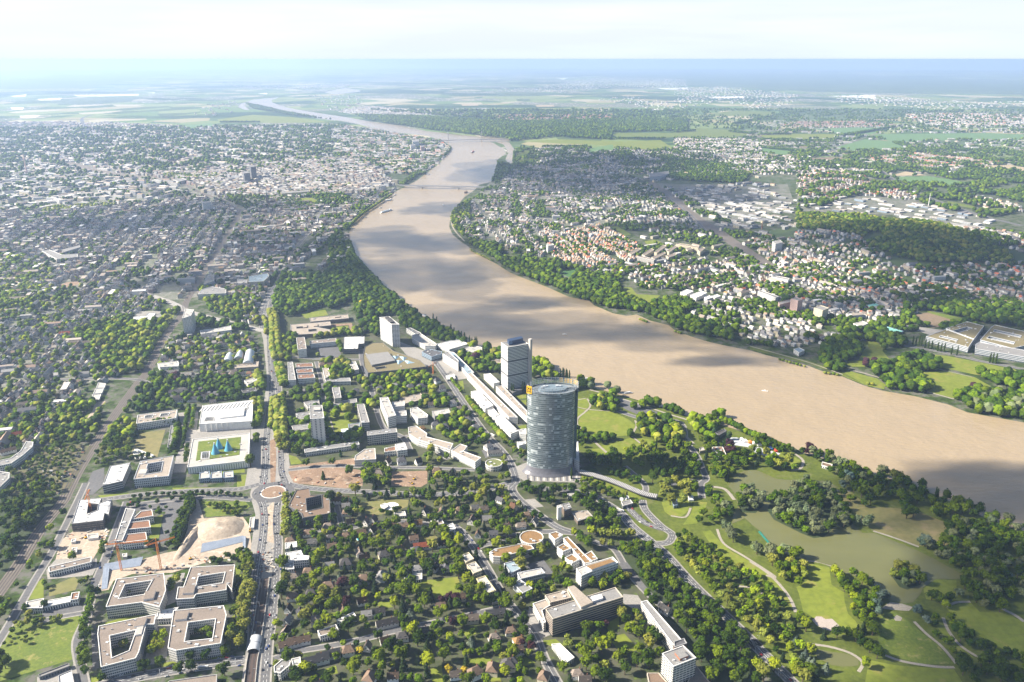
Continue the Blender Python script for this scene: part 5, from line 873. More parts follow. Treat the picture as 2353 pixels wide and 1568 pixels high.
def house_proto(key):
    """key = (style, wall, roof)"""
    if key in PROTO: return PROTO[key]
    st, wl, rf = key
    w, d, h, rh, hip = {'gable': (13, 10.5, 5.6, 4.6, 0), 'hip': (14, 11.5, 6, 4.4, .8), 'steep': (10, 9.5, 5, 6.6, 0), 'long': (27, 11, 6.5, 4.4, 0), 'villa': (15, 13, 7.5, 5.6, .7), 'row': (9, 10.5, 7, 4, 0)}[st]
    wv, wf, rv, rfc = house_mesh_parts(w, d, h, rh, hip); parts = []
    parts.append(('wall', mesh("house_wall", wv, wf, wmat(wl)))); parts.append(('roof', mesh("house_roof", rv, rfc, rmat(rf))))
    vs, fs, uv = box(w * .22, d * .12, h + rh * .5, .9, .8, rh * .5 + 1.3); parts.append(('chimney', mesh("chimney", vs, fs, wmat('brick'))))
    for s in ((-1, 1) if st in ('long', 'villa', 'hip') else (1,)):
        vs, fs, uv = box(s * w * .22 if st != 'steep' else 0, -d * .30, h + .1, 2.2, 2.4, 1.7); parts.append(('dormer', mesh("dormer", vs, fs, rmat(rf))))
    nx = max(2, int(w / 4.2))
    for sy in (-1, 1):
        for k in range(nx):
            x = -w / 2 + (k + .5) * w / nx; vs, fs, uv = box(x, sy * (d / 2 + .03), h - 2.4, 1.5, .12, 1.5); parts.append(('window', mesh("window", vs, fs, WINM)))
    for sx in (-1, 1):
        vs, fs, uv = box(sx * (w / 2 + .03), -d * .15, h - 2.4, .12, 1.6, 1.5); parts.append(('window', mesh("window", vs, fs, WINM)))
        if not hip: vs, fs, uv = box(sx * (w / 2 + .03), 0, h + .8, .12, 1.3, 1.4); parts.append(('window', mesh("window", vs, fs, WINM)))
    # joined low-detail version for small copies
    me = bpy.data.meshes.new("house_small"); av = []; af = []; mi = []; ml = []
    for nm, m in parts:
        if nm == 'window' and False: continue
        b = len(av); av += [tuple(v.co) for v in m.vertices]
        if m.materials[0] not in ml: ml.append(m.materials[0])
        for p in m.polygons: af.append(tuple(b + i for i in p.vertices)); mi.append(ml.index(m.materials[0]))
    me.from_pydata(av, [], af)
    for m in ml: me.materials.append(m)
    me.polygons.foreach_set('material_index', mi); me.update()
    PROTO[key] = (parts, me); return PROTO[key]
HOUSES = []     # (x, y, rot, style, wall, roof)
HN = {'gable': 'gabled house', 'hip': 'hipped-roof house', 'steep': 'steep gabled house', 'long': 'long gabled house', 'villa': 'large hipped villa', 'row': 'terraced house'}
RN = dict(gravel='brown-grey', grey='grey', light='pale', brown='brown', dark='black-roofed', slate='slate-roofed', red='red-roofed', orange='orange-roofed', rust='rust-roofed', blue='blue-grey', tan='tan')
def add_house(x, y, rot, st, wl, rf, sc=1.0, big=False): HOUSES.append([x, y, rot, st, wl, rf, sc, big])
def hh(s, default='gable'):
    for ent in s.split('|'):
        reg, body = ent.strip().split(':')
        for t_ in body.split():
            f = t_.split(','); x, y = unp(px("%s:%s,%s" % (reg, f[0], f[1]))[0], 6)
            rot = R(float(f[2])) if len(f) > 2 else 0; rf = {'b': 'brown', 'g': 'gravel', 'd': 'dark', 's': 'slate', 'r': 'red', 'o': 'orange', 'u': 'rust', 'e': 'grey', 'l': 'light', 't': 'tan'}[f[3]] if len(f) > 3 else 'brown'
            st = {'g': 'gable', 'h': 'hip', 's': 'steep', 'l': 'long', 'v': 'villa', 'r': 'row'}[f[4]] if len(f) > 4 else default
            wl = random.choice(('white', 'white', 'offwhite', 'cream')); add_house(x, y, rot + R(random.uniform(-6, 6)), st, wl, rf, random.uniform(.92, 1.1), True)
            EXC.append([(x + 10 * math.cos(a), y + 10.5 * math.sin(a) - 2) for a in np.arange(0, 6.28, .785)])
hh("""B:760,348,12,g,g 878,350,75,g,s 932,338,75,g,s 440,432,10,b,h 592,392,8,g,v 722,452,8,b,h 842,430,10,b,g 610,468,8,d,h 925,412,70,g,s 1040,382,8,b,l 1162,378,10,b,g 1268,358,5,o,g 1322,272,70,s,s 1450,268,80,b,g 1585,257,8,b,h 1700,240,12,e,g 1768,250,10,g,g 1675,338,75,g,g
1790,327,8,e,g 1890,182,-35,s,g 1990,237,-50,u,s 1722,442,80,b,s 1840,436,5,s,g 1942,386,10,g,h 2050,376,8,g,g 680,185,10,o,l 725,228,12,e,g 733,278,8,b,h 1305,530,10,r,l 1450,512,8,b,g 1130,562,12,e,g 1010,602,25,d,v 862,622,8,b,g 722,667,8,d,v 602,672,10,e,g 442,722,8,b,h 1262,702,10,e,h
1392,692,70,s,g 862,782,5,b,v 992,762,80,e,v 592,842,10,b,v 732,812,8,b,h 460,892,10,d,v 318,912,8,b,h 290,1007,85,d,s 282,1092,75,e,g 270,1170,80,g,g 945,1028,12,d,l 1035,1112,14,d,l 1640,1082,12,g,l 1855,1035,12,s,l 1968,1168,15,b,h 2035,1248,20,o,h 500,1392,25,s,l 590,1352,25,s,l 742,1322,10,b,v 885,1290,80,g,s
1022,1240,15,b,g 1150,1212,10,d,h 1310,1172,10,d,h 905,1532,75,b,v 1080,1512,8,b,g 1700,1492,25,b,v 1832,1462,85,b,v 1966,1422,20,d,v 300,1268,18,b,l 370,1245,18,b,l 470,502,10,e,g 880,1045,10,e,g 330,760,5,g,h |
C:98,242,-50,u,s 202,297,5,b,h 258,352,75,e,s 50,392,5,g,g 152,377,8,g,h 582,1492,12,g,h 330,1522,70,b,v 60,1440,12,d,v 640,1540,10,g,g 1250,1010,-45,e,g |
F:545,585,15,b,v 600,580,10,b,g 655,540,10,b,h 800,782,8,s,v 980,762,8,s,h 1095,748,5,e,v 1212,752,20,s,v 1292,742,20,s,h 1412,702,40,s,v 1450,762,20,s,v 1412,795,20,s,h 1502,812,30,e,v 1532,872,25,e,v 1580,922,25,g,v 1402,1040,12,s,v 1470,1052,12,s,v 1640,1002,30,e,v 1700,1062,30,e,v 1722,1132,15,e,h
1802,1202,40,e,v 1850,1245,10,e,l 1040,1312,60,b,s 1145,1310,10,s,v 1272,1312,40,d,s 1412,1392,10,b,v 1530,1392,80,e,g 970,1405,10,g,v 1300,1062,30,o,h 1370,880,10,g,g |
E:1440,432,60,o,v 1240,532,10,s,v 1402,492,10,g,h 1500,522,40,b,g 1352,490,10,g,h 1800,415,60,b,v 1888,402,60,b,v 1690,432,10,s,l 1600,482,10,g,h 1840,462,10,o,g 1882,645,10,u,h 1912,667,10,o,h 1555,632,10,e,l 1690,672,20,b,v 1752,650,20,g,h 1330,790,12,s,l 1330,850,12,s,l 1460,800,12,s,l 1460,840,12,s,l 1720,760,80,s,l
870,640,80,d,v 770,450,60,b,l 760,520,60,s,l 740,580,50,g,l 545,600,55,s,l 490,345,8,r,l 560,415,15,g,l 665,415,15,g,l 460,300,10,o,g 60,1230,40,b,l 100,1115,30,r,l 60,950,50,e,l 120,1010,50,e,l 180,880,30,g,l 1300,640,10,l,l 1400,660,10,l,l |
N:60,580,30,o,l 130,610,35,o,l""")

# ================================================================ TOWN AND TREE SCATTER
GRID = {}
def try_place(x, y, r, k=.8):
    c = 14.0; gx, gy = int(x // c), int(y // c)
    for i in (-1, 0, 1):
        for j in (-1, 0, 1):
            for (a, b, q) in GRID.get((gx + i, gy + j), ()):
                if (a - x) ** 2 + (b - y) ** 2 < ((q + r) * k) ** 2: return False
    GRID.setdefault((gx, gy), []).append((x, y, r)); return True
def excluded(X, Y):
    r = np.zeros(len(X), bool)
    for p in EXC: r |= inside(p, X, Y)
    return r
for h_ in HOUSES: GRID.setdefault((int(h_[0] // 14), int(h_[1] // 14)), []).append((h_[0], h_[1], 9.5))
TREES = []   # (x, y, radius, height, kind, tone)
FARH = []    # far houses (x, y, rot, w, d, h, rh, wall, roof)
INROW = [0]
def town(s, th, gap, step, size, dens_skip, roofs, walls, flat=0, jit=.25, two=True, cross=0):
    poly = W(s); a, b = W(th); ang = math.atan2(b[1] - a[1], b[0] - a[0]); ca, sa = math.cos(ang), math.sin(ang)
    p = np.array(poly); cx, cy = p.mean(0); Rr = max(np.hypot(p[:, 0] - cx, p[:, 1] - cy)); n = int(Rr / gap) + 1; m = int(Rr / step) + 1
    U = []; V = []; Q = []
    for i in range(-n, n + 1):
        wob = random.uniform(-1, 1) * gap * .24; bend = random.uniform(-.06, .06)
        for j in range(-m, m + 1):
            if random.random() < dens_skip: continue
            U.append(j * step + random.uniform(-jit, jit) * step); V.append(i * gap + wob + (gap * .28 if two and j % 2 else 0) + random.uniform(-.14, .14) * gap + bend * j * step); Q.append(0 if random.random() > cross else 1)
    U = np.array(U); V = np.array(V); X = cx + U * ca - V * sa; Y = cy + U * sa + V * ca
    ok = inside(poly, X, Y); X, Y = X[ok], Y[ok]; Q = np.array(Q)[ok]
    ok = ~excluded(X, Y) & ~excluded(X + 5, Y - 4) & ~excluded(X - 5, Y + 4); 
    w, d, h, rh = size
    for x, y, q in zip(X[ok], Y[ok], Q[ok]):
        f = proj(x, y, 0)
        if f[0] < -40 or f[0] > 2400 or f[1] > 1640: continue
        if not try_place(x, y, min(w, d) * .5, .75): continue
        s_ = random.uniform(.8, 1.2); fl = random.random() < flat
        FARH.append((x, y, ang + (math.pi / 2 if q else 0) + random.uniform(-.08, .08), w * s_ * random.choice((1, 1, 1.35)), d * random.uniform(.85, 1.1), h * random.uniform(.8, 1.25), 0 if fl else rh * random.uniform(.8, 1.2), random.choice(walls), random.choice(('light', 'grey', 'gravel', 'tan', 'grey', 'light', 'white')) if fl else random.choice(roofs)))
GR = ('gravel', 'slate', 'dark', 'brown', 'grey', 'slate', 'tan', 'light'); RR_ = ('orange', 'brown', 'gravel', 'rust', 'brown', 'red', 'tan'); WH = ('white', 'white', 'offwhite', 'cream', 'white'); CT = ('white', 'offwhite', 'cream', 'sand', 'white', 'pink')
BLK = (36, 13, 13, 3.6)
for z_, th_, sk_, sz_, fl_ in (("L:-40,430 700,380 1500,300 1640,420 1250,1008 -40,1008", "L:650,540 800,420", .65, BLK, .5), ("L:1640,420 1900,300 2353,300 2353,740 1900,840 1300,1000", "L:1560,550 2000,520", .68, BLK, .5), ("L:900,170 2353,50; M:460,455; L:2353,300 1500,300 700,380 -40,430 0,200", "L:1200,200 2200,260", .6, (42, 20, 17, 4), .6), ("I:-40,560 2353,545 2353,874 -40,874", "I:1500,700 2300,740", .72, (50, 22, 13, 4), .7), ("J:0,540 250,570 765,690 590,870 0,874", "J:0,700 600,720", .4, (44, 18, 15, 4), .6),
        ("E:-60,-60 1250,-20 1240,90 760,255 560,350 820,690 300,1200 -60,1240", "E:200,690 440,420", .6, (34, 12, 10, 4), .2), ("M:1180,470 1500,310 2078,290 2078,800 1550,1000 980,870", "M:1350,560 1380,350", .6, (32, 13, 12, 4), .4), ("N:-20,560 500,200 1500,100 2078,830 2078,1300 1250,1100 0,900", "N:500,1000 1000,900", .72, (36, 13, 10, 4), .4), ("O:-20,790 900,1130 2120,1130 2120,1568 -20,1568", "O:0,900 800,1200", .8, (32, 13, 10, 4), .4), ("K:0,640 2353,480 2353,874 0,874", "K:0,650 2300,700", .8, (50, 24, 10, 4), .6)):
    town(z_, th_, 62, 52, sz_, sk_, ('gravel', 'grey', 'tan', 'brown', 'slate'), ('white', 'white', 'offwhite', 'cream', 'silver'), flat=fl_, cross=.4, jit=.4)
town("E:-60,190 350,170 900,-20 1250,95 1340,190 760,255 560,350 830,690 560,900 300,1240 -60,1280", "E:200,690 440,420", 34, 9, (9, 10.5, 7, 4), .22, GR, WH, cross=.05)
town("E:1260,380 1900,360 1960,480 1680,500 1680,620 1960,640 1830,700 1100,700 1130,560", "E:1250,640 1500,600", 32, 15, (12, 11, 7.5, 4.5), .35, GR, WH, flat=.2, cross=.2)
town("E:1280,770 1640,760 1640,890 1280,880", "E:1290,800 1500,790", 26, 10, (10, 9, 6, 2.5), .3, ('slate', 'dark'), WH)
town("L:-40,430 700,380 1500,300 1640,420 1560,520 1400,760 1250,1008 600,1008 -40,1008", "L:650,540 800,420", 36, 11.5, (12, 12, 10, 4), .14, GR, CT, flat=.2, cross=.15)
town("L:1640,420 1900,300 2200,380 2050,620 1900,840 1800,1008 1300,1000 1480,660", "L:1560,550 2000,520", 40, 12, (12, 12, 10, 4.5), .25, GR, CT, flat=.15, cross=.15)
town("L:2200,380 2353,300; M:480,480 330,550 200,650 100,770 80,900; L:2353,740 2000,850 1900,840 2060,620", "L:2353,500 2150,700", 42, 16, (15, 12, 10, 4), .35, GR, CT, flat=.3, cross=.2)
town("F:-40,0 130,0 130,330 -60,330", "F:0,100 100,80", 34, 13, (12, 11, 9, 4), .3, GR, WH)
town("L:900,170 2353,50; M:460,455; L:2353,300 1900,330 1500,300 1100,200", "L:1200,200 2200,260", 30, 17, (18, 15, 14, 3), .12, GR, CT, flat=.4, cross=.4)
town("L:-40,30 900,20 1300,60 1250,170 1000,160 640,110 440,75 600,140 900,190 1100,200 700,330 0,420", "L:0,120 900,60", 62, 42, (42, 24, 8, 0), .35, GR, ('white', 'white', 'offwhite', 'silver'), flat=1, cross=.2)
town("I:-40,560 700,520 1200,545 2230,535 2353,545 2353,874 1300,874 -40,874", "I:1500,700 2300,740", 62, 24, (24, 14, 8, 4), .3, GR, CT, flat=.25, cross=.3)
town("J:0,540 250,570 420,600 700,650 765,690 740,745 690,790 590,870 0,874", "J:0,700 600,720", 50, 22, (20, 13, 10, 4), .3, RR_ + GR, CT, flat=.2, cross=.3)
town("I:-40,520 500,515 560,560 -40,570", "I:0,540 500,530", 60, 30, (26, 16, 7, 4), .4, GR, CT, flat=.2)
town("M:1180,470 1200,400 1330,340 1500,310 2078,290 2078,560 1800,600 1600,720 1300,700 1130,560", "M:1350,560 1380,350", 36, 13, (12, 11, 8, 4.5), .22, GR, CT, flat=.12, cross=.25)
town("M:980,600 1130,560 1300,700 1600,720 1650,800 1550,1000 1250,900 1000,870 900,700", "M:1000,560 1150,830", 38, 13, (12, 11, 8, 4.5), .25, GR, WH, flat=.12, cross=.2)
town("N:-20,640 300,560 560,720 600,800 470,880 60,870 -20,900; M:1560,850 1580,760", "N:100,600 380,760", 36, 9.5, (10.5, 10, 8, 4.2), .1, RR_, WH, cross=.03)
town("N:500,200 880,330 1200,640 840,700 600,560 300,540 0,560 0,200", "N:100,400 500,300", 44, 16, (13, 11, 7.5, 4), .3, GR + ('rust',), WH, flat=.1, cross=.25)
town("N:120,890 560,880 1000,820 1500,860 1600,960 1420,1150 1250,1100 900,1060 700,1050 560,1020 450,960 150,970", "N:500,1000 1000,900", 34, 13.5, (12, 10.5, 6.5, 4.3), .28, RR_ + GR, WH, flat=.06, cross=.2)
town("N:900,1190 1250,1110 1760,1240 1900,1300 2078,1340; H:420,330 700,360 650,400 560,440 300,450 0,440; N:1500,1480 1280,1380 1000,1250", "N:1250,1110 1760,1240", 32, 13, (11, 10, 6, 3.8), .25, GR, WH, flat=.15, cross=.2)
town("O:-20,790 380,850 560,900 640,1000 900,1130 1300,1150 2000,1130 2120,1100 2120,1420 1700,1400 1200,1430 1000,1568 600,1568 -20,1480; N:1500,1050 1500,900", "O:0,900 800,1200", 36, 14, (12, 10.5, 6.5, 4.2), .26, GR + ('red', 'rust'), WH, flat=.1, cross=.3)
town("N:1380,620 2078,830 2078,1050 1600,960 1500,860", "N:1400,700 2000,860", 36, 14, (12, 10.5, 6.5, 4.2), .26, GR + ('rust',), WH, flat=.1, cross=.2)
town("H:0,-20 2100,-20 2100,150 1700,140 1200,80 1150,200 960,300 830,250 540,250 0,180", "H:0,0 800,160", 36, 14, (12, 10.5, 6.5, 4.2), .3, GR + ('rust',), WH, flat=.1, cross=.3)
town("O:-20,180 560,220 700,330 1100,400 1100,470 560,420 300,460 -20,420", "O:0,300 500,280", 40, 15, (13, 11, 8, 4.2), .15, RR_ + ('gravel',), WH, flat=.15, cross=.2)
town("O:-20,430 560,430 1060,480 1400,560 1800,640 1650,800 1400,850 1300,760 1050,690 860,610 560,600 -20,540", "O:100,440 1300,640", 62, 44, (36, 22, 7, 0), .5, GR, ('white', 'white', 'offwhite', 'silver', 'blue'), flat=1, cross=.35)
town("N:880,270 1400,270 1700,370 1750,470 1700,590 1500,600 1210,600 1100,460 860,330", "N:900,300 1700,400", 60, 44, (38, 22, 7, 0), .48, GR, ('white', 'offwhite', 'silver', 'white'), flat=1, cross=.15)
town("O:640,60 1100,30 1900,125 1700,155 1000,170 700,110", "O:700,80 1800,140", 38, 17, (14, 12, 8, 4), .1, RR_, WH, flat=.2, cross=.2); town("O:1380,440 1660,430 1990,500 2100,580 1700,540", "O:1400,450 2000,540", 45, 18, (14, 12, 7, 4), .3, RR_ + GR, WH, flat=.1, cross=.2)
town("K:690,545 830,520 1270,515 1520,545 1330,558 900,560", "K:700,550 1500,540", 45, 20, (17, 13, 8, 4), .1, RR_, WH); town("K:0,630 600,640 720,660 560,730 300,720 0,680", "K:0,650 600,690", 45, 18, (14, 12, 8, 4), .2, GR, WH); town("J:1040,475 1280,470 1850,470 1880,500 1300,520 1080,505", "J:1040,490 1850,480", 55, 24, (19, 14, 8, 4), .15, RR_, WH)
town("K:1560,470 1900,460 2400,470 2400,550 1800,550 1560,500", "K:1600,480 2300,520", 60, 26, (22, 14, 8, 4), .25, RR_ + GR, WH, flat=.2); town("J:180,410 700,450 1020,460 640,470 120,470 0,450", "J:0,440 700,460", 60, 30, (24, 16, 8, 4), .3, GR, WH, flat=.2)
town("J:1330,700 1500,690 2250,700 2353,720 2353,874 1180,874 1250,830 1370,790", "J:1300,820 2300,760", 48, 17, (14, 12, 8, 4.4), .35, GR, WH, flat=.1, cross=.2); town("K:0,680 560,740 900,760 1150,790 1480,874 0,874", "K:0,720 900,800", 48, 17, (14, 12, 8, 4.4), .38, GR, WH, flat=.1, cross=.2)
town("O:1350,860 1750,800 2100,870 2100,1090 1680,980 1500,880", "O:1400,860 2000,960", 42, 17, (14, 12, 8, 4.2), .3, GR + ('rust',), WH, flat=.15, cross=.3); [town(z_, "K:0,300 2300,420", 150, 62, (32, 22, 8, 4), .68, RR_ + GR, WH, flat=.5, cross=.3) for z_ in ("K:0,290 300,282 850,330 800,400 500,440 350,380 0,430", "K:1040,345 1360,340 1700,370 2060,385 2353,380 2353,420 1900,440 1500,415 1150,400", "J:1000,300 1300,290 1750,220 2353,230 2353,300 1900,280 1500,330", "J:1720,365 1980,345 2200,380 2353,420 2200,450 1900,400", "I:1400,250 2353,260 2353,300 1700,300", "I:0,560 400,530 700,580 0,620", "I:1400,400 1600,370 1560,480 1300,470", "J:-200,340 130,340 200,420 0,470")]
town("B:200,170 640,180 700,420 1380,380 1700,560 1960,990 1560,1080 640,1290 180,1390", "B:300,700 1200,560", 44, 30, (13, 11, 6.5, 4.4), .55, ('brown', 'slate', 'gravel'), WH, cross=.3)
town("B:180,1390 900,1230 1560,1080 1960,990 2078,1140; C:260,1210 400,1500 0,1620; B:180,1640", "B:300,1400 1200,1250", 46, 30, (13, 11, 6.5, 4.4), .6, ('brown', 'slate', 'gravel'), WH, cross=.3)
# the largest of the scattered houses become individual ones
FARH.sort(key=lambda h: proj(h[0], h[1])[2] / (h[3] * h[4]) ** .5)
nfree = 300 - len(HOUSES); near = [h for h in FARH if h[3] < 22][:nfree]; ids = set(id(h) for h in near)
for x, y, a, w_, d_, h_, rh_, wl, rf in near: add_house(x, y, a, 'hip' if random.random() < .25 else ('row' if w_ < 10.5 else 'gable'), wl if wl in ('white', 'offwhite', 'cream') else 'white', rf if rf in ('gravel', 'slate', 'brown', 'dark', 'grey', 'orange', 'rust', 'red') else 'gravel', 1.0)
FARH = [h for h in FARH if id(h) not in ids]
items = []; PRE = {}
HOUSES.sort(key=lambda h: proj(h[0], h[1])[2])
for i, (x, y, rot, st, wl, rf, sc, big) in enumerate(HOUSES):
    parts, small = house_proto((st, wl, rf)); near_ = i < 130
    if near_:
        o = empty("house", (x, y, 0)); o.rotation_euler = (0, 0, rot); o.scale = (sc,) * 3
        for nm, me in parts: link(nm, me, o)
    else:
        o = link("house", small, None, (x, y, 0)); o.rotation_euler = (0, 0, rot); o.scale = (sc,) * 3
    tag(o, None, 'house', 'houses of the town quarters'); items.append((o, x, y, "%s %s %s" % (dict(white='white', offwhite='off-white', cream='cream').get(wl, wl), RN.get(rf, rf) if 'roofed' in RN.get(rf, '') else RN.get(rf, rf) + '-roofed', HN[st])))
place_labels(items)
# everything smaller: one mesh, a colour per face
def far_houses():
    V = []; Fc = []; Fn = []; Cc = []; off = 0
    hashc = lambda c, s: (min(1, c[0] * s), min(1, c[1] * s), min(1, c[2] * s), 1)
    for x, y, a, w_, d_, h_, rh_, wl, rf in FARH:
        z = hill_z(x, y); ca, sa = math.cos(a), math.sin(a); hw, hd = w_ / 2, d_ / 2
        P_ = [(-hw, -hd, 0), (hw, -hd, 0), (hw, hd, 0), (-hw, hd, 0), (-hw, -hd, h_), (hw, -hd, h_), (hw, hd, h_), (-hw, hd, h_)]
        wc = hashc(PAL[wl], random.uniform(.5, 1.0)); rc = hashc(ROOFS[rf], random.uniform(.8, 1.4)); wc = wc[:3] + (0.0,)
        if rh_ > 0:
            P_ += [(-hw, 0, h_ + rh_), (hw, 0, h_ + rh_)]; fs = [(0, 1, 5, 4), (1, 2, 6, 9, 5), (2, 3, 7, 6), (3, 0, 4, 8, 7), (4, 5, 9, 8), (6, 7, 8, 9)]; cs = [wc] * 4 + [rc] * 2
        else: fs = [(0, 1, 5, 4), (1, 2, 6, 5), (2, 3, 7, 6), (3, 0, 4, 7), (4, 5, 6, 7)]; cs = [wc] * 4 + [rc]
        for p_ in P_: V.append((x + p_[0] * ca - p_[1] * sa, y + p_[0] * sa + p_[1] * ca, z + p_[2]))
        for f in fs: Fc.append(tuple(off + i for i in f))
        Cc += cs; off += len(P_)
    me = bpy.data.meshes.new("distant_houses"); me.from_pydata(V, [], Fc)
    at = me.attributes.new("tone", 'FLOAT_COLOR', 'FACE'); at.data.foreach_set('color', np.array(Cc, dtype=np.float32).ravel())
    m = bpy.data.materials.new("distant_house"); m.use_nodes = True; t = NT(m)
    at_ = t.n("Attribute", attribute_name="tone"); col, al = at_.outputs['Color'], at_.outputs['Alpha']
    pos = t.n("SeparateXYZ", {0: t.n("NewGeometry").outputs['Position']})
    hz = t.math('FRACT', t.math('DIVIDE', pos.outputs[2], 3.0)); hx = t.math('FRACT', t.math('DIVIDE', t.math('ADD', pos.outputs[0], pos.outputs[1]), 2.9))
    win = t.math('MULTIPLY', t.math('MULTIPLY', t.math('GREATER_THAN', hz, .35), t.math('LESS_THAN', hz, .8)), t.math('MULTIPLY', t.math('GREATER_THAN', hx, .3), t.math('LESS_THAN', al, .5)))
    t.out(t.n("BsdfPrincipled", {'Base Color': t.mix(t.math('MULTIPLY', win, .8), col, (.07, .08, .09, 1)), 'Roughness': .8}).outputs[0]); me.materials.append(m)
    tag(link("distant_houses", me), "distant town houses spreading over both river banks", "houses", None, 'stuff')
far_houses()
# ================================================================ TREES
TONES = {  # base colours of the leaves
    'mid': ((.030, .062, .002), (.118, .172, .006)), 'dark': ((.010, .030, .002), (.052, .092, .005)), 'light': ((.11, .135, .017), (.21, .225, .038)), 'lime': ((.12, .165, .006), (.20, .25, .010)),
    'silver': ((.09, .115, .05), (.15, .175, .09)), 'yellow': ((.38, .28, .02), (.48, .36, .03)), 'purple': ((.035, .015, .022), (.06, .025, .032)), 'blue': ((.07, .11, .085), (.12, .16, .12)), 'pine': ((.018, .038, .014), (.034, .058, .02))}
TWORD = dict(mid='green', dark='dark green', light='pale green', lime='bright lime green', silver='silvery', yellow='golden yellow', purple='dark purple', blue='bluish', pine='dark')
ISLES = [W(q) for q in ("C:1780,150 1860,115 1960,170 1995,230 1930,290 1820,285", "D:130,270 150,210 280,170 300,90 400,50 560,62 600,120 700,235 780,370 730,402 640,392 560,470 480,480 380,440 280,390 180,340", "D:1050,740 1130,850 1190,870 1290,830 1300,760 1200,700 1090,690")]
def scatter(s, per_ha, r0, r1, tones, kinds='b', hk=2.1, world=None, k=.64, excl=True, clus=0):
    poly = world or W(s); p = np.array(poly); x0, y0 = p.min(0); x1, y1 = p.max(0)
    n = int((x1 - x0) * (y1 - y0) / 1e4 * per_ha * (2.6 if clus else 1.6)); X = RNG.uniform(x0, x1, n); Y = RNG.uniform(y0, y1, n)
    ok = inside(poly, X, Y); X, Y = X[ok], Y[ok]
    if excl and len(X):
        ok = ~excluded(X, Y)
        for q in ISLES: ok |= inside(q, X, Y)
        X, Y = X[ok], Y[ok]
    if clus and len(X): ok = np.array([mnoise.noise(Vector((a / clus, b / clus, 0))) + .5 * mnoise.noise(Vector((a / clus * 3, b / clus * 3, 5))) > .02 for a, b in zip(X, Y)]); X, Y = X[ok], Y[ok]
    lim = int(abs(area2(poly)) / 2 / 1e4 * per_ha); c = 0
    for x, y in zip(X, Y):
        if c >= lim: break
        f = proj(x, y)
        if f[0] < -30 or f[0] > 2385 or f[1] > 1640: continue
        r = (r0 + (r1 - r0) * random.random() ** 1.4) * ((1.25 if per_ha > 62 else 1.08) if r1 < 10 else 1)
        if not try_place(x, y, r, k): continue
        kd = random.choice(kinds); TREES.append((x, y, r * (.62 if kd == 'c' else 1), r * hk * random.uniform(.9, 1.15), kd, random.choice(tones) if kd != 'c' else 'pine')); c += 1
def trow(s, step, r, tones, kd='b', hk=2.1, both=0, excl=False):
    line = W(s)
    for off in ((-both, both) if both else (0,)):
        for x, y, a in resample(offset_line(line, off) if off else line, step, random.uniform(0, step * .5)):
            x += random.uniform(-1, 1); y += random.uniform(-1, 1); q = r * random.uniform(.85, 1.15)
            if try_place(x, y, q, .5): TREES.append((x, y, q, q * hk * random.uniform(.93, 1.07), kd, random.choice(tones)))
def tpts(s, r, tones, kd='b', hk=2.1):
    for x, y in W(s):
        q = r * random.uniform(.85, 1.15); GRID.setdefault((int(x // 14), int(y // 14)), []).append((x, y, q * .8)); TREES.append((x, y, q, q * hk, kd, random.choice(tones)))
MIX = ('mid', 'mid', 'mid', 'mid', 'dark', 'dark', 'light', 'lime'); DK = ('dark', 'dark', 'mid'); LT = ('light', 'light', 'mid')
# named singles and rows
tpts("B:835,1355", 6, ('yellow',)); tpts("B:1240,1225", 10.5, ('lime',)); tpts("B:1395,1180 1300,660 1460,700 510,780 1630,830 790,920", 8, ('lime', 'light', 'mid')); tpts("B:1535,1165 1500,960 1460,990 735,1005 690,870 1560,980", 8, ('purple',)); tpts("B:1350,745 1165,930 1260,920 1030,440 240,940", 11, ('dark', 'mid'))
tpts("B:1500,1500 1620,1510", 5, ('yellow',)); tpts("C:60,20", 6, MIX); tpts("C:240,1330 800,1160 1100,1010 160,1290", 6, ('purple',)); tpts("D:60,1500 180,1490 100,1560 1100,60", 10, ('light', 'lime')); tpts("D:640,770 670,800", 8, ('lime',)); tpts("D:1190,290 1180,330 1230,320 1150,260", 9, ('dark',)); tpts("D:700,165 760,210 850,240", 7, ('mid', 'dark'))
tpts("D:340,1290 430,1340 410,1390 440,1440 470,1470 570,1490", 7, ('blue',), 'c'); tpts("D:980,960 1000,930 960,1020 1020,950 970,1070 1270,1040 1330,1130 1250,1060", 7, ('blue',)); tpts("B:1210,1090 1230,1120 1670,1290 1680,1330 680,810 1460,300", 7, ('blue',), 'c')
tpts("H:875,575 870,600 935,570 1685,772", 7, ('purple',)); tpts("H:440,1240 470,1260 430,1270", 9, ('purple',)); tpts("Q:1690,700 1700,760 1670,740", 9, ('purple',)); tpts("F:1710,560 1690,570", 10, ('purple',)); tpts("F:845,130", 7, ('yellow',)); tpts("E:1330,700 1340,720", 9, ('purple',)); tpts("E:1895,1360", 13, ('mid',)); tpts("F:620,1345 425,1355 755,1420", 8, ('mid', 'dark')); tpts("F:555,1450 685,1280", 5, ('dark',), 'c', 3); tpts("F:650,985 750,1010 735,950", 9, ('light', 'mid'))
tpts("Q:1060,1095 1110,1065 1170,1050 1240,1085 1290,1085 1050,1165 1130,1225 1250,1215 1280,1160 1090,1130", 9, ('light',)); tpts("Q:385,90 540,130 630,170 590,210", 9, ('silver', 'mid')); tpts("Q:600,350 785,320 1035,430 870,310", 8, ('dark', 'mid')); tpts("Q:965,1020", 11, ('dark',))
tpts("D:720,90 700,110 740,60 805,370 870,400 900,380 1320,540 1340,560 1300,550", 9, ('silver', 'blue')); tpts("C:1700,270 1730,480 1700,430 1760,510 1930,600 2030,640 1890,250 1950,240; D:50,600 160,610 240,600 290,610", 9, ('silver',))
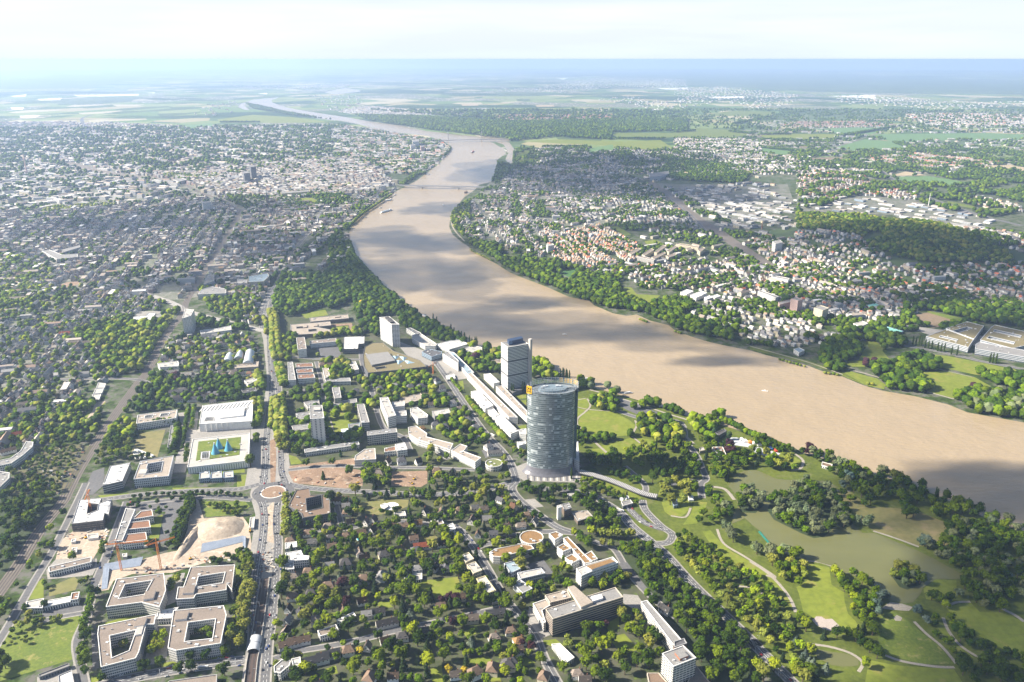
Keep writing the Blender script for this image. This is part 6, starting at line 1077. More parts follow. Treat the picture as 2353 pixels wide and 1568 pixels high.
for s_ in ("F:1385,262 1412,290 1520,345 1542,365 1580,395 1600,400 1622,405 1660,440 1676,445 1702,430 1760,510 1792,520 1802,530 1826,505", "G:75,245 100,245 125,245 165,295 190,290 215,285 230,285 310,390 325,385 355,370 950,565 978,565 1005,585 1025,590 530,700 545,705 625,690 640,690",
    "H:1228,432 1250,436 1275,440 1292,444 1320,458 1345,462 1370,468 1415,482 1440,486 1465,490 1520,508 1562,516 1810,570 1830,574 1855,578", "Q:665,860 1000,690 1250,750 120,20 150,30", "N:1380,400 390,1175 400,1170", "D:1395,200 1410,190", "C:20,1000 540,30"):
    for x, y in W(s_): TREES.append((x, y, 3.0, random.uniform(19, 25), 'p', 'dark')); GRID.setdefault((int(x // 14), int(y // 14)), []).append((x, y, 2.5))
trow("A:1865,640 1855,760 1835,840 1880,900 1860,980 1800,1070 1845,1140 1790,1240 1775,1330", 11, 8.5, ('light', 'light', 'mid'), both=4); trow("B:262,180 275,300 262,400 258,490", 10, 8, ('light',), both=2); trow("B:345,320 355,400 345,460", 10, 7.5, ('light', 'mid'))
trow("E:1945,870 1950,990", 10, 7, ('light', 'mid'), both=6); trow("E:1935,1130 1935,1200", 12, 7, ('mid',)); trow("F:222,850 235,950 232,1080 238,1180 255,1250", 10, 8, ('light', 'mid'), both=5); trow("F:170,850 165,960 158,1080", 9, 5.5, ('light', 'mid')); trow("F:215,590 240,680 265,760", 10, 7, ('light', 'mid'), both=4)
trow("F:190,360 195,470 215,560", 10, 8, ('light', 'mid'), both=7); trow("F:160,190 185,260 190,350", 10, 8, ('light',), both=5); trow("F:50,660 75,740 90,780", 11, 8, ('light', 'mid'), both=4); trow("F:60,860 50,960 45,1060", 12, 7, ('mid',), both=4); trow("F:100,230 130,300 120,360", 10, 6, LT)
trow("F:1640,850 1700,925 1800,1025 1900,1135 2000,1240; G:640,1230", 8.5, 5.6, ('mid', 'light', 'mid')); trow("F:1520,700 1600,800", 8, 3.5, ('mid',)); trow("A:680,895 700,950 690,1000 665,1060 650,1180 640,1270 640,1370 655,1460 650,1540", 12, 7, ('dark', 'mid')); trow("A:690,1070 720,960 740,900", 11, 7, ('dark', 'mid'))
trow("C:1335,530 1350,620 1420,685 1500,765 1560,830 1620,900 1700,965 1750,1035 1810,1090 1870,1135 1930,1185 2000,1250 2070,1320", 14, 7.5, ('light', 'light', 'mid')); trow("C:730,465 800,480 870,485 940,475 1010,470", 12, 7.5, ('light',)); trow("C:740,545 870,560", 12, 7, ('light',))
trow("Q:1590,440 1700,480 1800,535 1900,585 2050,640; H:130,1165 230,1215 330,1260", 9, 6, ('dark', 'mid'), hk=2.4); trow("Q:1650,400 1540,400", 10, 9, MIX); trow("A:970,190 1070,180 1170,165 1230,160 1300,165 1390,155 1450,150 1500,150 1555,155 1605,158 1665,160 1720,160 1775,165 1825,170", 11, 4.6, ('dark',)); trow("A:1780,640 1870,610", 9, 7, DK, both=4)
trow("A:1240,1450 1100,1480", 22, 7, ('dark',)); tpts("A:1215,1455 1090,1490 1450,1410 1555,1395 1705,1370 560,650 790,560 770,610 400,560 1210,310 345,1010 195,1040 1130,565", 7, ('dark', 'mid')); trow("A:700,1568 830,1555", 12, 7, ('dark', 'mid')); trow("A:1310,1510 1380,1500 1440,1490 1500,1480", 11, 7.5, ('mid', 'dark')); trow("A:1680,1500 1710,1530", 10, 9, ('dark',))
trow("A:1310,800 1300,880 1350,790 1340,850", 9, 6, ('light', 'mid')); trow("A:1180,1230 1170,1300 1160,1370", 9, 6.5, ('light', 'lime')); trow("A:1240,1200 1230,1280 1215,1350", 9, 6.5, ('lime', 'light')); tpts("A:945,1290 965,1270 930,1310 1490,1200 1530,1210 1560,1200 1590,1190 1590,1230 1040,880 980,900 1600,800 1650,810 1530,820", 5, ('lime', 'light', 'mid')); trow("A:1740,860 1760,910", 9, 7, ('dark',))
trow("A:1430,170 1440,290 1400,330 1360,430 1330,530 1290,560", 8, 6, DK, both=4); scatter("A:960,215 1400,180 1400,290 1230,540 1200,500 1250,280 960,270", 30, 3, 4.5, DK, excl=False)
trow("E:1430,900 1400,1060 1380,1240", 8, 4, DK); trow("E:1470,900 1450,1080", 8, 4, DK); trow("E:1420,1200 1405,1330", 8, 5, DK); trow("E:1350,1050 1330,1180 1290,1270", 8, 6, DK); trow("E:1110,1055 1200,1045 1330,1030", 9, 6.5, DK); trow("E:980,1310 1160,1290", 9, 5.5, DK); trow("E:1620,860 1900,830", 9, 5, DK)
trow("M:80,900 110,1000 200,1110 260,1170 360,1290", 10, 8, DK, both=6); trow("P:805,520 840,490 900,450", 16, 7, MIX)
# woods, parks and gardens: outline, trees per hectare, radii, tones
for s_, n_, a_, b_, t_, k_ in (
    (None, 95, 5, 8, ('mid', 'dark', 'mid', 'dark', 'dark'), 'b'),
    ("D:130,270 150,210 280,170 300,90 400,50 560,62 600,120 700,235 780,370 730,402 640,392 560,470 480,480 380,440 280,390 180,340", 110, 5, 8, ('silver', 'silver', 'mid', 'dark', 'silver'), 'b'), ("D:1050,740 1130,850 1190,870 1290,830 1300,760 1200,700 1090,690", 120, 4.5, 7, ('silver', 'mid', 'light'), 'b'),
    ("C:1780,150 1860,115 1960,170 1995,230 1930,290 1820,285", 110, 5, 8, ('silver', 'dark', 'mid'), 'b'), ("D:1450,420 1560,400 1800,350 2100,260 2100,900 1900,1040 1740,1040 1560,930 1570,800 1650,770 1400,630 1290,560 1400,530 1540,530", 100, 5, 8.5, DK + ('silver',), 'b'),
    ("D:760,130 900,60 1100,30 1300,60 1740,260 1750,330 1560,390 1370,320 1360,240 1100,250 1050,180 900,230", 70, 5.5, 9, DK + ('mid',), 'b'), ("D:150,700 210,620 330,610 440,700 440,800 330,850 200,790", 120, 5, 8, ('mid', 'light', 'mid', 'lime'), 'b'), ("D:610,760 740,720 850,790 940,870 960,1010 900,1150 850,1200 760,1040 730,890 620,850", 110, 4.5, 7.5, MIX, 'b'),
    ("D:370,1080 450,1200 650,1200 830,1200 950,1150 1000,1300 960,1500 880,1560 840,1300 620,1260 440,1220 340,1130", 110, 5, 7.5, MIX, 'bbbc'), ("D:1500,1090 1600,1180 1780,1300 2100,1440 2100,1600 1640,1600 1560,1440 1780,1420 1560,1250", 100, 5, 8, DK, 'b'), ("D:0,780 120,760 250,900 330,1060 350,1200 250,1300 130,1250 0,1130", 75, 4, 7, MIX, 'bbbc'),
    ("D:100,1300 330,1250 480,1300 480,1450 600,1600 300,1620", 95, 5, 8, ('mid', 'light', 'lime'), 'bbbc'), ("D:1320,880 1440,850 1520,930 1480,1060 1380,1000", 100, 5, 7, MIX, 'b'), ("D:1380,1080 1480,1200 1560,1330 1540,1400 1420,1280 1330,1180", 60, 4, 6, MIX, 'b'), ("C:1380,420 1520,540 1700,620 1760,700 1960,790 2078,850 2078,1400 1520,760 1320,560", 62, 4, 7, MIX, 'b'),
    ("C:1200,470 1330,420 1500,520 1620,640 1500,760 1330,560", 45, 4, 6.5, MIX, 'b'), ("D:960,1150 1060,1200 1070,1260 980,1260", 90, 5, 7, DK, 'b'), ("D:1340,1290 1480,1340 1540,1400 1400,1350", 90, 4, 6, DK, 'b'),
    ("Q:380,240 500,195 620,230 630,330 450,335 400,290", 80, 4, 6.5, MIX, 'b'), ("Q:800,470 900,420 1150,440 1280,620 1320,780 1180,790 1030,700 960,600 820,560", 85, 5, 8, MIX + ('light',), 'bbbbc'), ("Q:400,590 600,560 620,640 480,660", 90, 4, 6, DK, 'b'), ("Q:660,540 760,520 765,590 660,600", 80, 4, 6, DK, 'b'),
    ("Q:450,760 640,760 640,870 460,890 340,860 330,800", 100, 5, 7.5, DK, 'b'), ("Q:680,730 900,690 1000,700 1030,810 880,880 720,850", 95, 5, 7.5, MIX, 'b'), ("Q:920,830 1080,810 1420,820 1430,970 1100,1000 930,940", 100, 5.5, 8, DK, 'b'), ("Q:600,870 740,880 850,1000 840,1060 640,980 530,930", 80, 4, 6, DK, 'b'),
    ("Q:1280,430 1540,380 1640,460 1530,560 1700,600 1700,760 1900,740 2100,810 2300,850 2330,930 2150,900 1800,880 1740,950 1700,1030 1540,990 1480,850 1430,720 1390,560", 95, 5, 8, MIX + ('light',), 'bbbbbc'), ("Q:840,160 950,150 1110,210 1130,300 1000,320 860,270", 90, 6, 9, DK, 'b'), ("Q:1070,270 1300,320 1380,410 1250,400 1080,340", 110, 5, 8, DK, 'b'),
    ("Q:240,520 380,560 440,650 300,690 240,660", 100, 4, 6.5, DK, 'b'), ("Q:170,1010 400,1010 560,1090 830,1190 840,1230 640,1200 440,1120", 120, 3, 5, MIX, 'b'), ("Q:1350,1050 1520,1010 1560,1100 1480,1200 1360,1130", 80, 5, 7, DK, 'b'), ("Q:1340,1280 1560,1200 1740,1290 1700,1412 1400,1412", 60, 5, 8, MIX, 'b'), ("Q:1730,1370 1800,1310 1900,1350 1920,1412 1740,1412; D:0,560 0,420", 90, 5, 8, MIX, 'b'),
    ("C:120,110 420,115 500,110 720,130 900,370 870,470 680,430 620,350 700,300 520,200 400,230 340,270 250,180", 95, 5, 8, DK, 'bbbbc'), ("C:560,410 700,440 660,570 560,520", 70, 5, 8, MIX, 'b'), ("C:680,830 900,760 1000,780 980,840 780,870 700,890", 110, 4.5, 6.5, MIX, 'b'), ("C:110,900 480,790 560,850 300,930 120,970", 120, 4, 6.5, MIX, 'b'),
    ("C:180,570 360,560 350,620 220,640", 90, 5, 6.5, MIX, 'b'), ("C:400,650 480,640 540,760 430,800", 90, 5, 7, ('light', 'mid', 'lime'), 'b'), ("C:620,1180 820,1170 840,1260 900,1340 1060,1350 1210,1260 1220,1400 1100,1500 900,1600 560,1600 620,1350", 80, 5.5, 9, MIX, 'b'), ("C:900,1060 1060,1040 1180,1180 1230,1270 1080,1290 920,1180", 85, 6, 10, MIX, 'b'),
    ("C:400,1260 620,1200 620,1290 540,1330 480,1300", 60, 5, 7, LT, 'b'), ("C:1040,860 1200,960 1200,1050 1080,980", 80, 5, 7, DK, 'b'), ("C:0,640 60,640 120,760 100,860 0,840", 70, 5, 8, MIX, 'bbc'), ("B:210,150 640,180 900,100 1380,160 1960,60 2078,100 2078,1600 170,1600 190,700", 72, 3.8, 9.0, MIX + ('dark', 'mid'), 'bbbbbbc'),
    ("H:380,1230 520,1270 640,1250 800,1300 910,1380 900,1480 700,1480 560,1400 480,1330 400,1340", 100, 5.5, 9, DK + ("mid", "silver"), "b"), ("D:900,0 1100,-10 1350,60 1600,140 1750,240 1740,290 1300,110 1100,60", 100, 5.5, 9, DK + ("silver",), "b"), ("H:0,1120 100,1150 330,1270 340,1300 200,1270 0,1180", 90, 5, 7, DK, "b"), ("C:0,100 120,150 340,340 300,440 0,470", 60, 4, 7, MIX, 'bbbc'), ("C:0,880 100,1000 260,1230 360,1500 0,1600", 55, 4, 7.5, MIX, 'b'), ("C:380,1400 620,1380 700,1600 360,1600", 65, 5, 8, MIX, 'bbbc'),
    ("F:230,800 540,780 530,860 300,1000 250,1100 300,1330 420,1290 560,1240 820,1240 850,1100 900,900 560,700 560,930 250,830", 60, 5, 8, DK + ('mid',), 'b'), ("F:540,560 740,560 780,700 560,740", 70, 5, 7.5, MIX, 'b'), ("F:790,700 1300,640 1360,700 1500,900 1280,920 960,850", 60, 4.5, 7.5, MIX + ('light',), 'b'), ("F:1280,850 1480,840 1520,900 1400,920 1290,910", 130, 5, 7, DK, 'b'),
    ("F:850,830 960,830 1000,1000 900,900", 90, 4.5, 7, MIX, 'b'), ("F:1380,990 1660,920 1850,1180 1650,1230 1420,1120", 60, 5, 8, MIX, 'b'), ("F:850,1380 1060,1370 1070,1500 860,1600", 90, 5, 8, MIX, 'b'), ("F:1340,1400 2000,1460 1900,1600 1340,1600", 75, 4.5, 7.5, MIX, 'bbc'), ("F:1540,440 1900,460 1890,560 1830,640 1700,640 1600,560", 75, 5, 9, MIX, 'b'),
    ("F:900,670 1340,640 1380,700 920,740", 80, 5, 7.5, MIX + ('light',), 'b'), ("F:240,380 350,370 350,560 240,560", 60, 5, 8, MIX, 'b'), ("F:470,350 700,330 840,330 840,370 700,370 480,390", 100, 5, 7, ('light', 'mid'), 'b'), ("F:480,450 700,430 700,560 500,560", 25, 4.5, 7, ('light', 'mid'), 'b'), ("F:820,240 980,260 980,380 850,330", 80, 5, 8, DK, 'b'), ("F:1130,220 1400,230 1540,340 1560,440 1300,360 1150,300", 90, 5, 8, DK, 'b'),
    ("F:1350,1250 1500,1300 1500,1380 1350,1340", 60, 7, 10, ('mid', 'light'), 'b'), ("F:850,1310 960,1310 960,1370 860,1370", 100, 4, 6, ('light', 'lime', 'mid'), 'b'), ("F:1880,1240 1990,1290 1960,1400 1870,1300", 60, 5, 7, ('mid', 'light'), 'b'),
    ("G:705,440 850,470 920,570 820,590 705,570", 80, 5, 9, MIX, 'b'), ("G:1100,570 1260,580 1260,690 1100,640", 70, 6, 9, ('dark', 'silver', 'mid'), 'b'), ("G:1280,620 1460,620 1500,720 1380,700", 60, 5, 8, DK, 'b'), ("G:1210,740 1440,730 1440,860 1230,830", 70, 4.5, 7, DK, 'b'), ("G:150,400 440,370 430,530 250,520", 75, 5, 9, MIX, 'b'), ("G:160,760 600,1210 640,1300 560,1240 200,850", 60, 4, 6, MIX, 'b'),
    ("E:560,380 760,260 1350,190 1230,370 1100,620 830,690 720,620 800,480", 70, 4.5, 8, MIX, 'b'), ("E:1120,690 1300,690 1830,700 1830,860 1280,870 1400,930 920,960 940,880", 70, 4.5, 7.5, DK + ('mid',), 'bbbc'), ("E:900,980 1040,1030 980,1300 760,1360 640,1380 800,1130", 70, 4, 6.5, MIX, 'b'), ("E:470,870 780,860 720,1180 300,1250 -20,1140 -20,1050 300,880", 55, 4, 7, MIX, 'b'),
    ("E:150,1260 640,1170 500,1568 50,1568", 70, 2, 4, MIX, 'b'), ("E:-30,170 300,130 560,-60 1000,-20 1250,90 1230,370 830,690 560,900 300,1240 -30,1280", 22, 4, 7, MIX, 'b'), ("E:0,0 500,0 300,120 0,180", 60, 5, 8, MIX, 'b'), ("E:1240,370 1940,360 1940,860 1100,700", 28, 4, 7, MIX, 'b'), ("E:1480,200 1900,280 1880,330 1500,310", 70, 4.5, 7.5, DK, 'b'), ("E:1480,0 1980,0 1970,300 1600,200", 40, 5, 8, MIX, 'b'),
    ("E:820,1040 870,1010 680,1330 540,1568 510,1568", 60, 3, 5, MIX, 'b'), ("A:640,40 560,250 330,600 130,900 60,1000 20,900 260,560 500,200", 50, 3.5, 6, MIX, 'b'), ("A:-20,-20 400,-10 470,180 400,190 260,110 -20,180", 60, 4, 7, MIX, 'b'), ("A:0,900 100,900 100,1050 -20,1200", 60, 5, 7.5, MIX, 'b'), ("A:100,1090 540,1020 560,1080 300,1170 100,1220", 70, 3, 4.5, ('mid', 'light'), 'b'), ("A:60,1180 300,1200 260,1280 30,1300", 90, 2, 3.5, LT, 'b'), ("A:-20,1430 100,1430 80,1530 -20,1560", 80, 5, 8, DK, 'b'), ("A:330,780 370,830 360,940 330,940", 120, 2.5, 4, MIX, 'b'), ("A:560,770 700,750 690,800 580,870 550,860", 60, 2.5, 4, MIX, 'b'), ("A:1560,240 1820,240 1820,310 1700,310", 130, 3, 5, MIX, 'b'), ("A:1640,640 1780,620 1780,660 1550,700", 100, 4, 6, DK, 'b'),
    ("O:-20,600 600,610 860,680 1100,700 1350,850 1500,900 1680,1000 1950,1100 1900,1140 1200,1130 900,1090 640,1000 560,930 380,860 -20,760", 75, 6, 9, ('mid', 'dark', 'light', 'mid'), 'b'), ("N:0,990 400,1000 450,1110 520,1150 640,1190 760,1150 900,1130 1000,1190 880,1250 1280,1390 1280,1450 900,1370 620,1230 300,1190 0,1080", 85, 6, 9, DK + ('mid',), 'b'),
    ("M:1000,880 1250,920 1230,1000 1500,1060 1700,1050 1900,1130 2078,1160 2078,1390 1900,1320 1570,1210 1300,1100 1010,910", 85, 6, 9, DK + ('mid',), 'b'), ("M:1195,290 1290,300 1335,200 1350,330 1280,400 1170,435 1200,340", 60, 7, 10, DK, 'b'), ("N:830,60 1300,120 1420,200 1350,260 1000,240 820,230 700,200", 45, 8, 11, DK, 'b'), ("J:120,475 600,490 1100,520 1800,508 2353,500 2353,580 1850,590 1840,640 1480,620 1170,650 900,605 600,570 220,512", 22, 11, 17, DK + ('mid',), 'b'),
    ("H:560,440 820,330 1160,370 1160,440 1000,480 830,500 820,550 560,590 600,640 750,650 700,600 520,570", 85, 6, 9, DK, 'b'), ("H:900,590 1130,560 1300,530 1470,600 1350,650 1230,650 1370,760 1320,800 1230,800 1040,770 940,660", 85, 6, 9, DK, 'b'), ("H:1540,850 1640,790 2100,820 2100,1015 1700,950", 90, 6, 9, DK + ('silver', 'mid'), 'b'), ("H:1700,650 2100,700 2100,800 1850,740", 85, 6, 9, DK, 'b'),
    ("H:1200,80 1700,140 2100,150 2100,320 1700,260 1340,170 1160,200", 70, 6, 9, DK, 'b'), ("N:0,940 450,900 450,1000 0,1010", 60, 5, 8, MIX, 'b'), ("M:850,690 930,600 1010,560 1000,700 900,760 960,860 880,780", 45, 5, 8, MIX, 'b'), ("L:1640,430 1560,560 1420,790 1290,1000 1240,1008 1460,650 1570,480", 60, 5, 8, DK, 'b'), ("L:1830,310 2300,280 2340,330 2200,380 2000,400 1870,360", 60, 6, 9, DK, 'b'), ("L:270,400 700,370 800,380 500,410 300,430", 60, 7, 9, LT, 'b'), ("L:-20,640 300,780 420,850 260,960 -20,1008", 60, 5, 9, MIX, 'b'),
    ("L:1850,850 2353,830 2353,1008 1830,1008", 70, 6, 9, DK, 'b'), ("M:-60,900 80,850 110,1000 250,1170 360,1260 200,1300 -60,1200", 75, 6, 9, DK, 'b'), ("L:1100,170 1520,170 1500,195 1120,205", 60, 8, 10, MIX, 'b'), ("I:1650,395 1800,425 2230,508 1960,475 1700,430", 40, 10, 15, DK, 'b'), ("M:680,340 860,200 855,170 780,200 640,330 470,455 500,460", 60, 6, 9, DK, 'b'), ("M:1120,130 1255,185 1270,215 1240,180", 60, 7, 10, DK, 'b')):
    for w_ in (WOODP if s_ is None else [None]): scatter(s_, n_, a_, b_, t_, k_, world=w_, k=.56 if n_ > 80 else .64)
# general cover of the town quarters
for s_, n_, a_, b_ in (("L:-40,430 700,380 1500,300 2353,300; M:480,480 90,820; F:130,0; E:900,-20 -60,190", 13, 4.5, 8), ("M:980,600 1200,400 1330,340 2078,290; N:500,200 880,330 1380,620 2078,830 2078,1568 1500,1480 900,1190; M:2078,1160 1500,1060 1010,880 880,760", 24, 4.5, 8), ("H:-20,-20 2100,-20 2100,330 1300,330 700,360 300,450 -20,440", 40, 5, 8),
        ("O:-20,790 640,1000 900,1130 1300,1150 2120,1130 2120,1568 -20,1568", 32, 4.5, 8), ("O:-20,0 2120,0 2120,560 1700,640 1060,480 560,420 -20,600", 15, 8, 13), ("I:-40,560 2353,545 2353,874 -40,874", 6, 10, 15), ("J:0,540 700,650 590,874 0,874", 14, 8, 12), ("J:1190,690 2353,700 2353,874 1180,874", 14, 8, 12), ("K:0,600 2353,700 2353,874 0,874", 7, 7, 11), ("L:0,0 2353,60 2353,300 1500,300 0,430", 4, 7, 11), ("O:1350,850 2120,800 2120,1100 1680,1000", 40, 6, 9), ("K:0,430 2353,440 2353,700 0,600", 1.6, 9, 14), ("J:200,440 2353,440 2353,500 1100,515", 3, 12, 18)):
    scatter(s_, n_ * 1.1, a_, b_, DK + ('mid',), 'b', clus=150, k=.62)
# hedgerows in the fields and flooded bank trees
for s_ in ("K:480,640 1000,650 1100,640", "K:400,535 620,490", "K:0,590 140,580", "K:370,585 540,600", "K:570,605 780,605", "K:740,575 950,585", "K:1100,620 1480,555", "K:1290,625 1400,630", "K:1480,660 1600,700 2150,720 2353,745", "K:880,800 1480,830", "K:560,690 860,720", "O:0,100 600,150 720,170 1100,210 1400,240", "O:1400,250 2075,310", "J:1790,635 2200,635", "J:1550,625 1780,632", "J:1370,690 1680,690", "I:1480,524 1750,524"): trow(s_, 16, 11, DK, both=12)
for s_ in ("M:1000,945 1050,975 1085,990 1120,1005 1155,1025 1185,1035", "N:570,1280 620,1300 650,1310", "N:840,1375 900,1395", "H:540,650 620,660 680,672", "H:200,545 250,560 300,575 360,590 420,605", "H:860,730 930,740", "J:700,590 760,600 840,612"): trow(s_, 9, 4, ('mid', 'light'), hk=1.5)
print("trees", len(TREES), "houses", len(HOUSES), "far houses", len(FARH))

def crown_mesh(seed, kind):
    """a crown of many small leaf clumps over lumpy lobes"""
    rnd = random.Random(seed); vs = []; fs = []; tn = []
    lobes = []
    if kind == 'b':
        for k in range(9):
            a = rnd.uniform(0, 6.283); q = rnd.uniform(.25, .62); z = rnd.uniform(-.35, .62); lobes.append((q * math.cos(a), q * math.sin(a), z, rnd.uniform(.34, .52), rnd.random()))
        lobes.append((0, 0, .35, .55, .6)); lobes.append((0, 0, -.1, .62, .4)); n = 300; sz = .155
    elif kind == 'c':
        for k in range(9): z = -1 + k * .24; lobes.append((rnd.uniform(-.08, .08), rnd.uniform(-.08, .08), z, .95 * (1 - (z + 1) / 2.15), rnd.random()))
        n = 230; sz = .17
    else:
        for k in range(8): z = -1 + k * .27; lobes.append((rnd.uniform(-.15, .15), rnd.uniform(-.15, .15), z, .75 * (1 - abs(z + .2) * .45), rnd.random()))
        n = 200; sz = .2
    flat = .55 if kind == 'c' else 1
    def ico(cx, cy, cz, r):
        b = len(vs); ring = [(0, 0, 1)] + [(math.cos(k * 1.2566) * .894, math.sin(k * 1.2566) * .894, .447) for k in range(5)] + [(math.cos(k * 1.2566 + .628) * .894, math.sin(k * 1.2566 + .628) * .894, -.447) for k in range(5)] + [(0, 0, -1)]
        for x, y, z in ring: j = rnd.uniform(.75, 1.1) * r; vs.append((cx + x * j, cy + y * j, cz + z * j * flat))
        for k in range(5):
            k2 = (k + 1) % 5; fs.extend([(b, b + 1 + k, b + 1 + k2), (b + 1 + k, b + 6 + k, b + 1 + k2), (b + 1 + k2, b + 6 + k, b + 6 + k2), (b + 6 + k, b + 11, b + 6 + k2)]); tn.extend([rnd.random() * .5] * 4)  # inner lobes keep to darker tones: the crown's inside shade put into colour
    for l in lobes: ico(l[0], l[1], l[2], l[3] * .86)
    for k in range(n):
        l = rnd.choice(lobes); d = Vector((rnd.gauss(0, 1), rnd.gauss(0, 1), rnd.gauss(.25, 1))); d.normalize()
        p = Vector((l[0], l[1], l[2])) + Vector((d.x, d.y, d.z * flat)) * l[3] * rnd.uniform(.85, 1.12)
        nn = (d + Vector((rnd.uniform(-.6, .6), rnd.uniform(-.6, .6), rnd.uniform(-.3, .8)))).normalized(); u = nn.orthogonal().normalized(); v = nn.cross(u); s = sz * rnd.uniform(.6, 1.25); b = len(vs); m_ = rnd.randint(4, 5)
        for q in range(m_):
            a = q * 6.283 / m_ + rnd.uniform(-.3, .3); rr = s * rnd.uniform(.7, 1.1); w = p + u * math.cos(a) * rr + v * math.sin(a) * rr - nn * rnd.uniform(0, .35) * s; vs.append(tuple(w))
        fs.append(tuple(range(b, b + m_))); tn.append(min(1, max(0, l[4] * .5 + rnd.random() * .6)))
    return vs, fs, tn
def leaf_mat(tone):
    m = bpy.data.materials.new("leaves_" + tone); m.use_nodes = True; t = NT(m); a, b = TONES[tone]
    at = t.n("Attribute", attribute_name="tone").outputs['Fac']; oi = t.n("ObjectInfo").outputs['Random']
    c = t.mix(at, C4(a), C4(b)); c = t.mix(t.math('MULTIPLY', oi, .45), c, C4((b[0] * 1.15, b[1] * .95, b[2] * .8)))
    c = t.n("HueSaturation", {'Color': c, 'Value': t.math('MULTIPLY_ADD', oi, .5, .72)}).outputs[0]
    bs = t.n("BsdfPrincipled", {'Base Color': c, 'Roughness': .75}); bs.inputs['Specular IOR Level'].default_value = .06
    t.out(t.n("MixShader", {0: .14, 1: bs.outputs[0], 2: t.n("BsdfTranslucent", {'Color': c}).outputs[0]}).outputs[0]); return m
LM = {k: leaf_mat(k) for k in TONES}
SHAPES = {k: [crown_mesh(s, k) for s in range(5)] for k in 'bcp'}
CM = {}
def crown(kind, idx, tone):
    key = (kind, idx, tone)
    if key not in CM:
        vs, fs, tn = SHAPES[kind][idx]; me = mesh("crown", vs, fs, LM[tone]); at = me.attributes.new("tone", 'FLOAT', 'FACE'); at.data.foreach_set('value', np.array(tn, dtype=np.float32)); CM[key] = me
    return CM[key]
BARK = mat("bark", (.09, .065, .045), (.06, .045, .03), .5)
def trunk_mesh():
    vs = []; fs = []
    def limb(p0, p1, r0, r1):
        d = (Vector(p1) - Vector(p0)).normalized(); u = d.orthogonal().normalized(); v = d.cross(u); b = len(vs)
        for p, r in ((p0, r0), (p1, r1)):
            for k in range(6): a = k * 1.0472; vs.append(tuple(Vector(p) + (u * math.cos(a) + v * math.sin(a)) * r))
        fs.extend([(b + k, b + (k + 1) % 6, b + 6 + (k + 1) % 6, b + 6 + k) for k in range(6)])
    limb((0, 0, 0), (0, 0, .5), .045, .032); limb((0, 0, .45), (.02, .01, .85), .032, .012)
    for k in range(4): a = k * 1.6 + .3; limb((0, 0, .38 + .05 * k), (.2 * math.cos(a), .2 * math.sin(a), .62 + .06 * k), .02, .007)
    return mesh("trunk", vs, fs, BARK)
TRK = trunk_mesh()
NMK = {'b': 'tree', 'c': 'conifer', 'p': 'poplar'}; lim = {'b': 300, 'c': 70, 'p': 80}
TREES.sort(key=lambda t_: proj(t_[0], t_[1])[2] / (t_[2] + .0))
items = []; rest = []; cnt = {'b': 0, 'c': 0, 'p': 0}
for (x, y, r, h, kd, tone) in TREES:
    f = proj(x, y, h * .6)
    if cnt[kd] >= lim[kd] or f[0] < -5 or f[0] > 2358 or f[1] > 1575: rest.append((x, y, r, h, kd, tone)); continue
    cnt[kd] += 1; nm = NMK[kd]
    e = empty(nm, (x, y, hill_z(x, y) + (.4 if 1 else 0) - .3)); e.rotation_euler = (0, 0, random.uniform(0, 6.28)); tag(e, None, nm if nm != 'tree' else 'tree', {'b': 'broadleaf trees of the park, woods and gardens', 'c': 'conifers in the gardens', 'p': 'columnar poplars'}[kd])
    cr = link("crown", crown(kd, random.randrange(5), tone), e); ch = h * (.80 if kd == 'b' else .92 if kd == 'c' else .94) / 2; cr.location = (0, 0, h - ch); cr.scale = (r, r * random.uniform(.9, 1.1), ch)
    tk = link("trunk", TRK, e); tk.scale = (h * .8, h * .8, h)
    sz = ('small', 'medium', 'large')[(r > 5.2) + (r > 7.4)] if kd == 'b' else ('slender', 'broad')[r > 3.6] if kd == 'c' else 'tall'
    items.append((e, x, y, "%s %s %s" % (sz, TWORD[tone], {'b': 'round tree', 'c': 'conifer', 'p': 'columnar poplar'}[kd])))
place_labels(items)
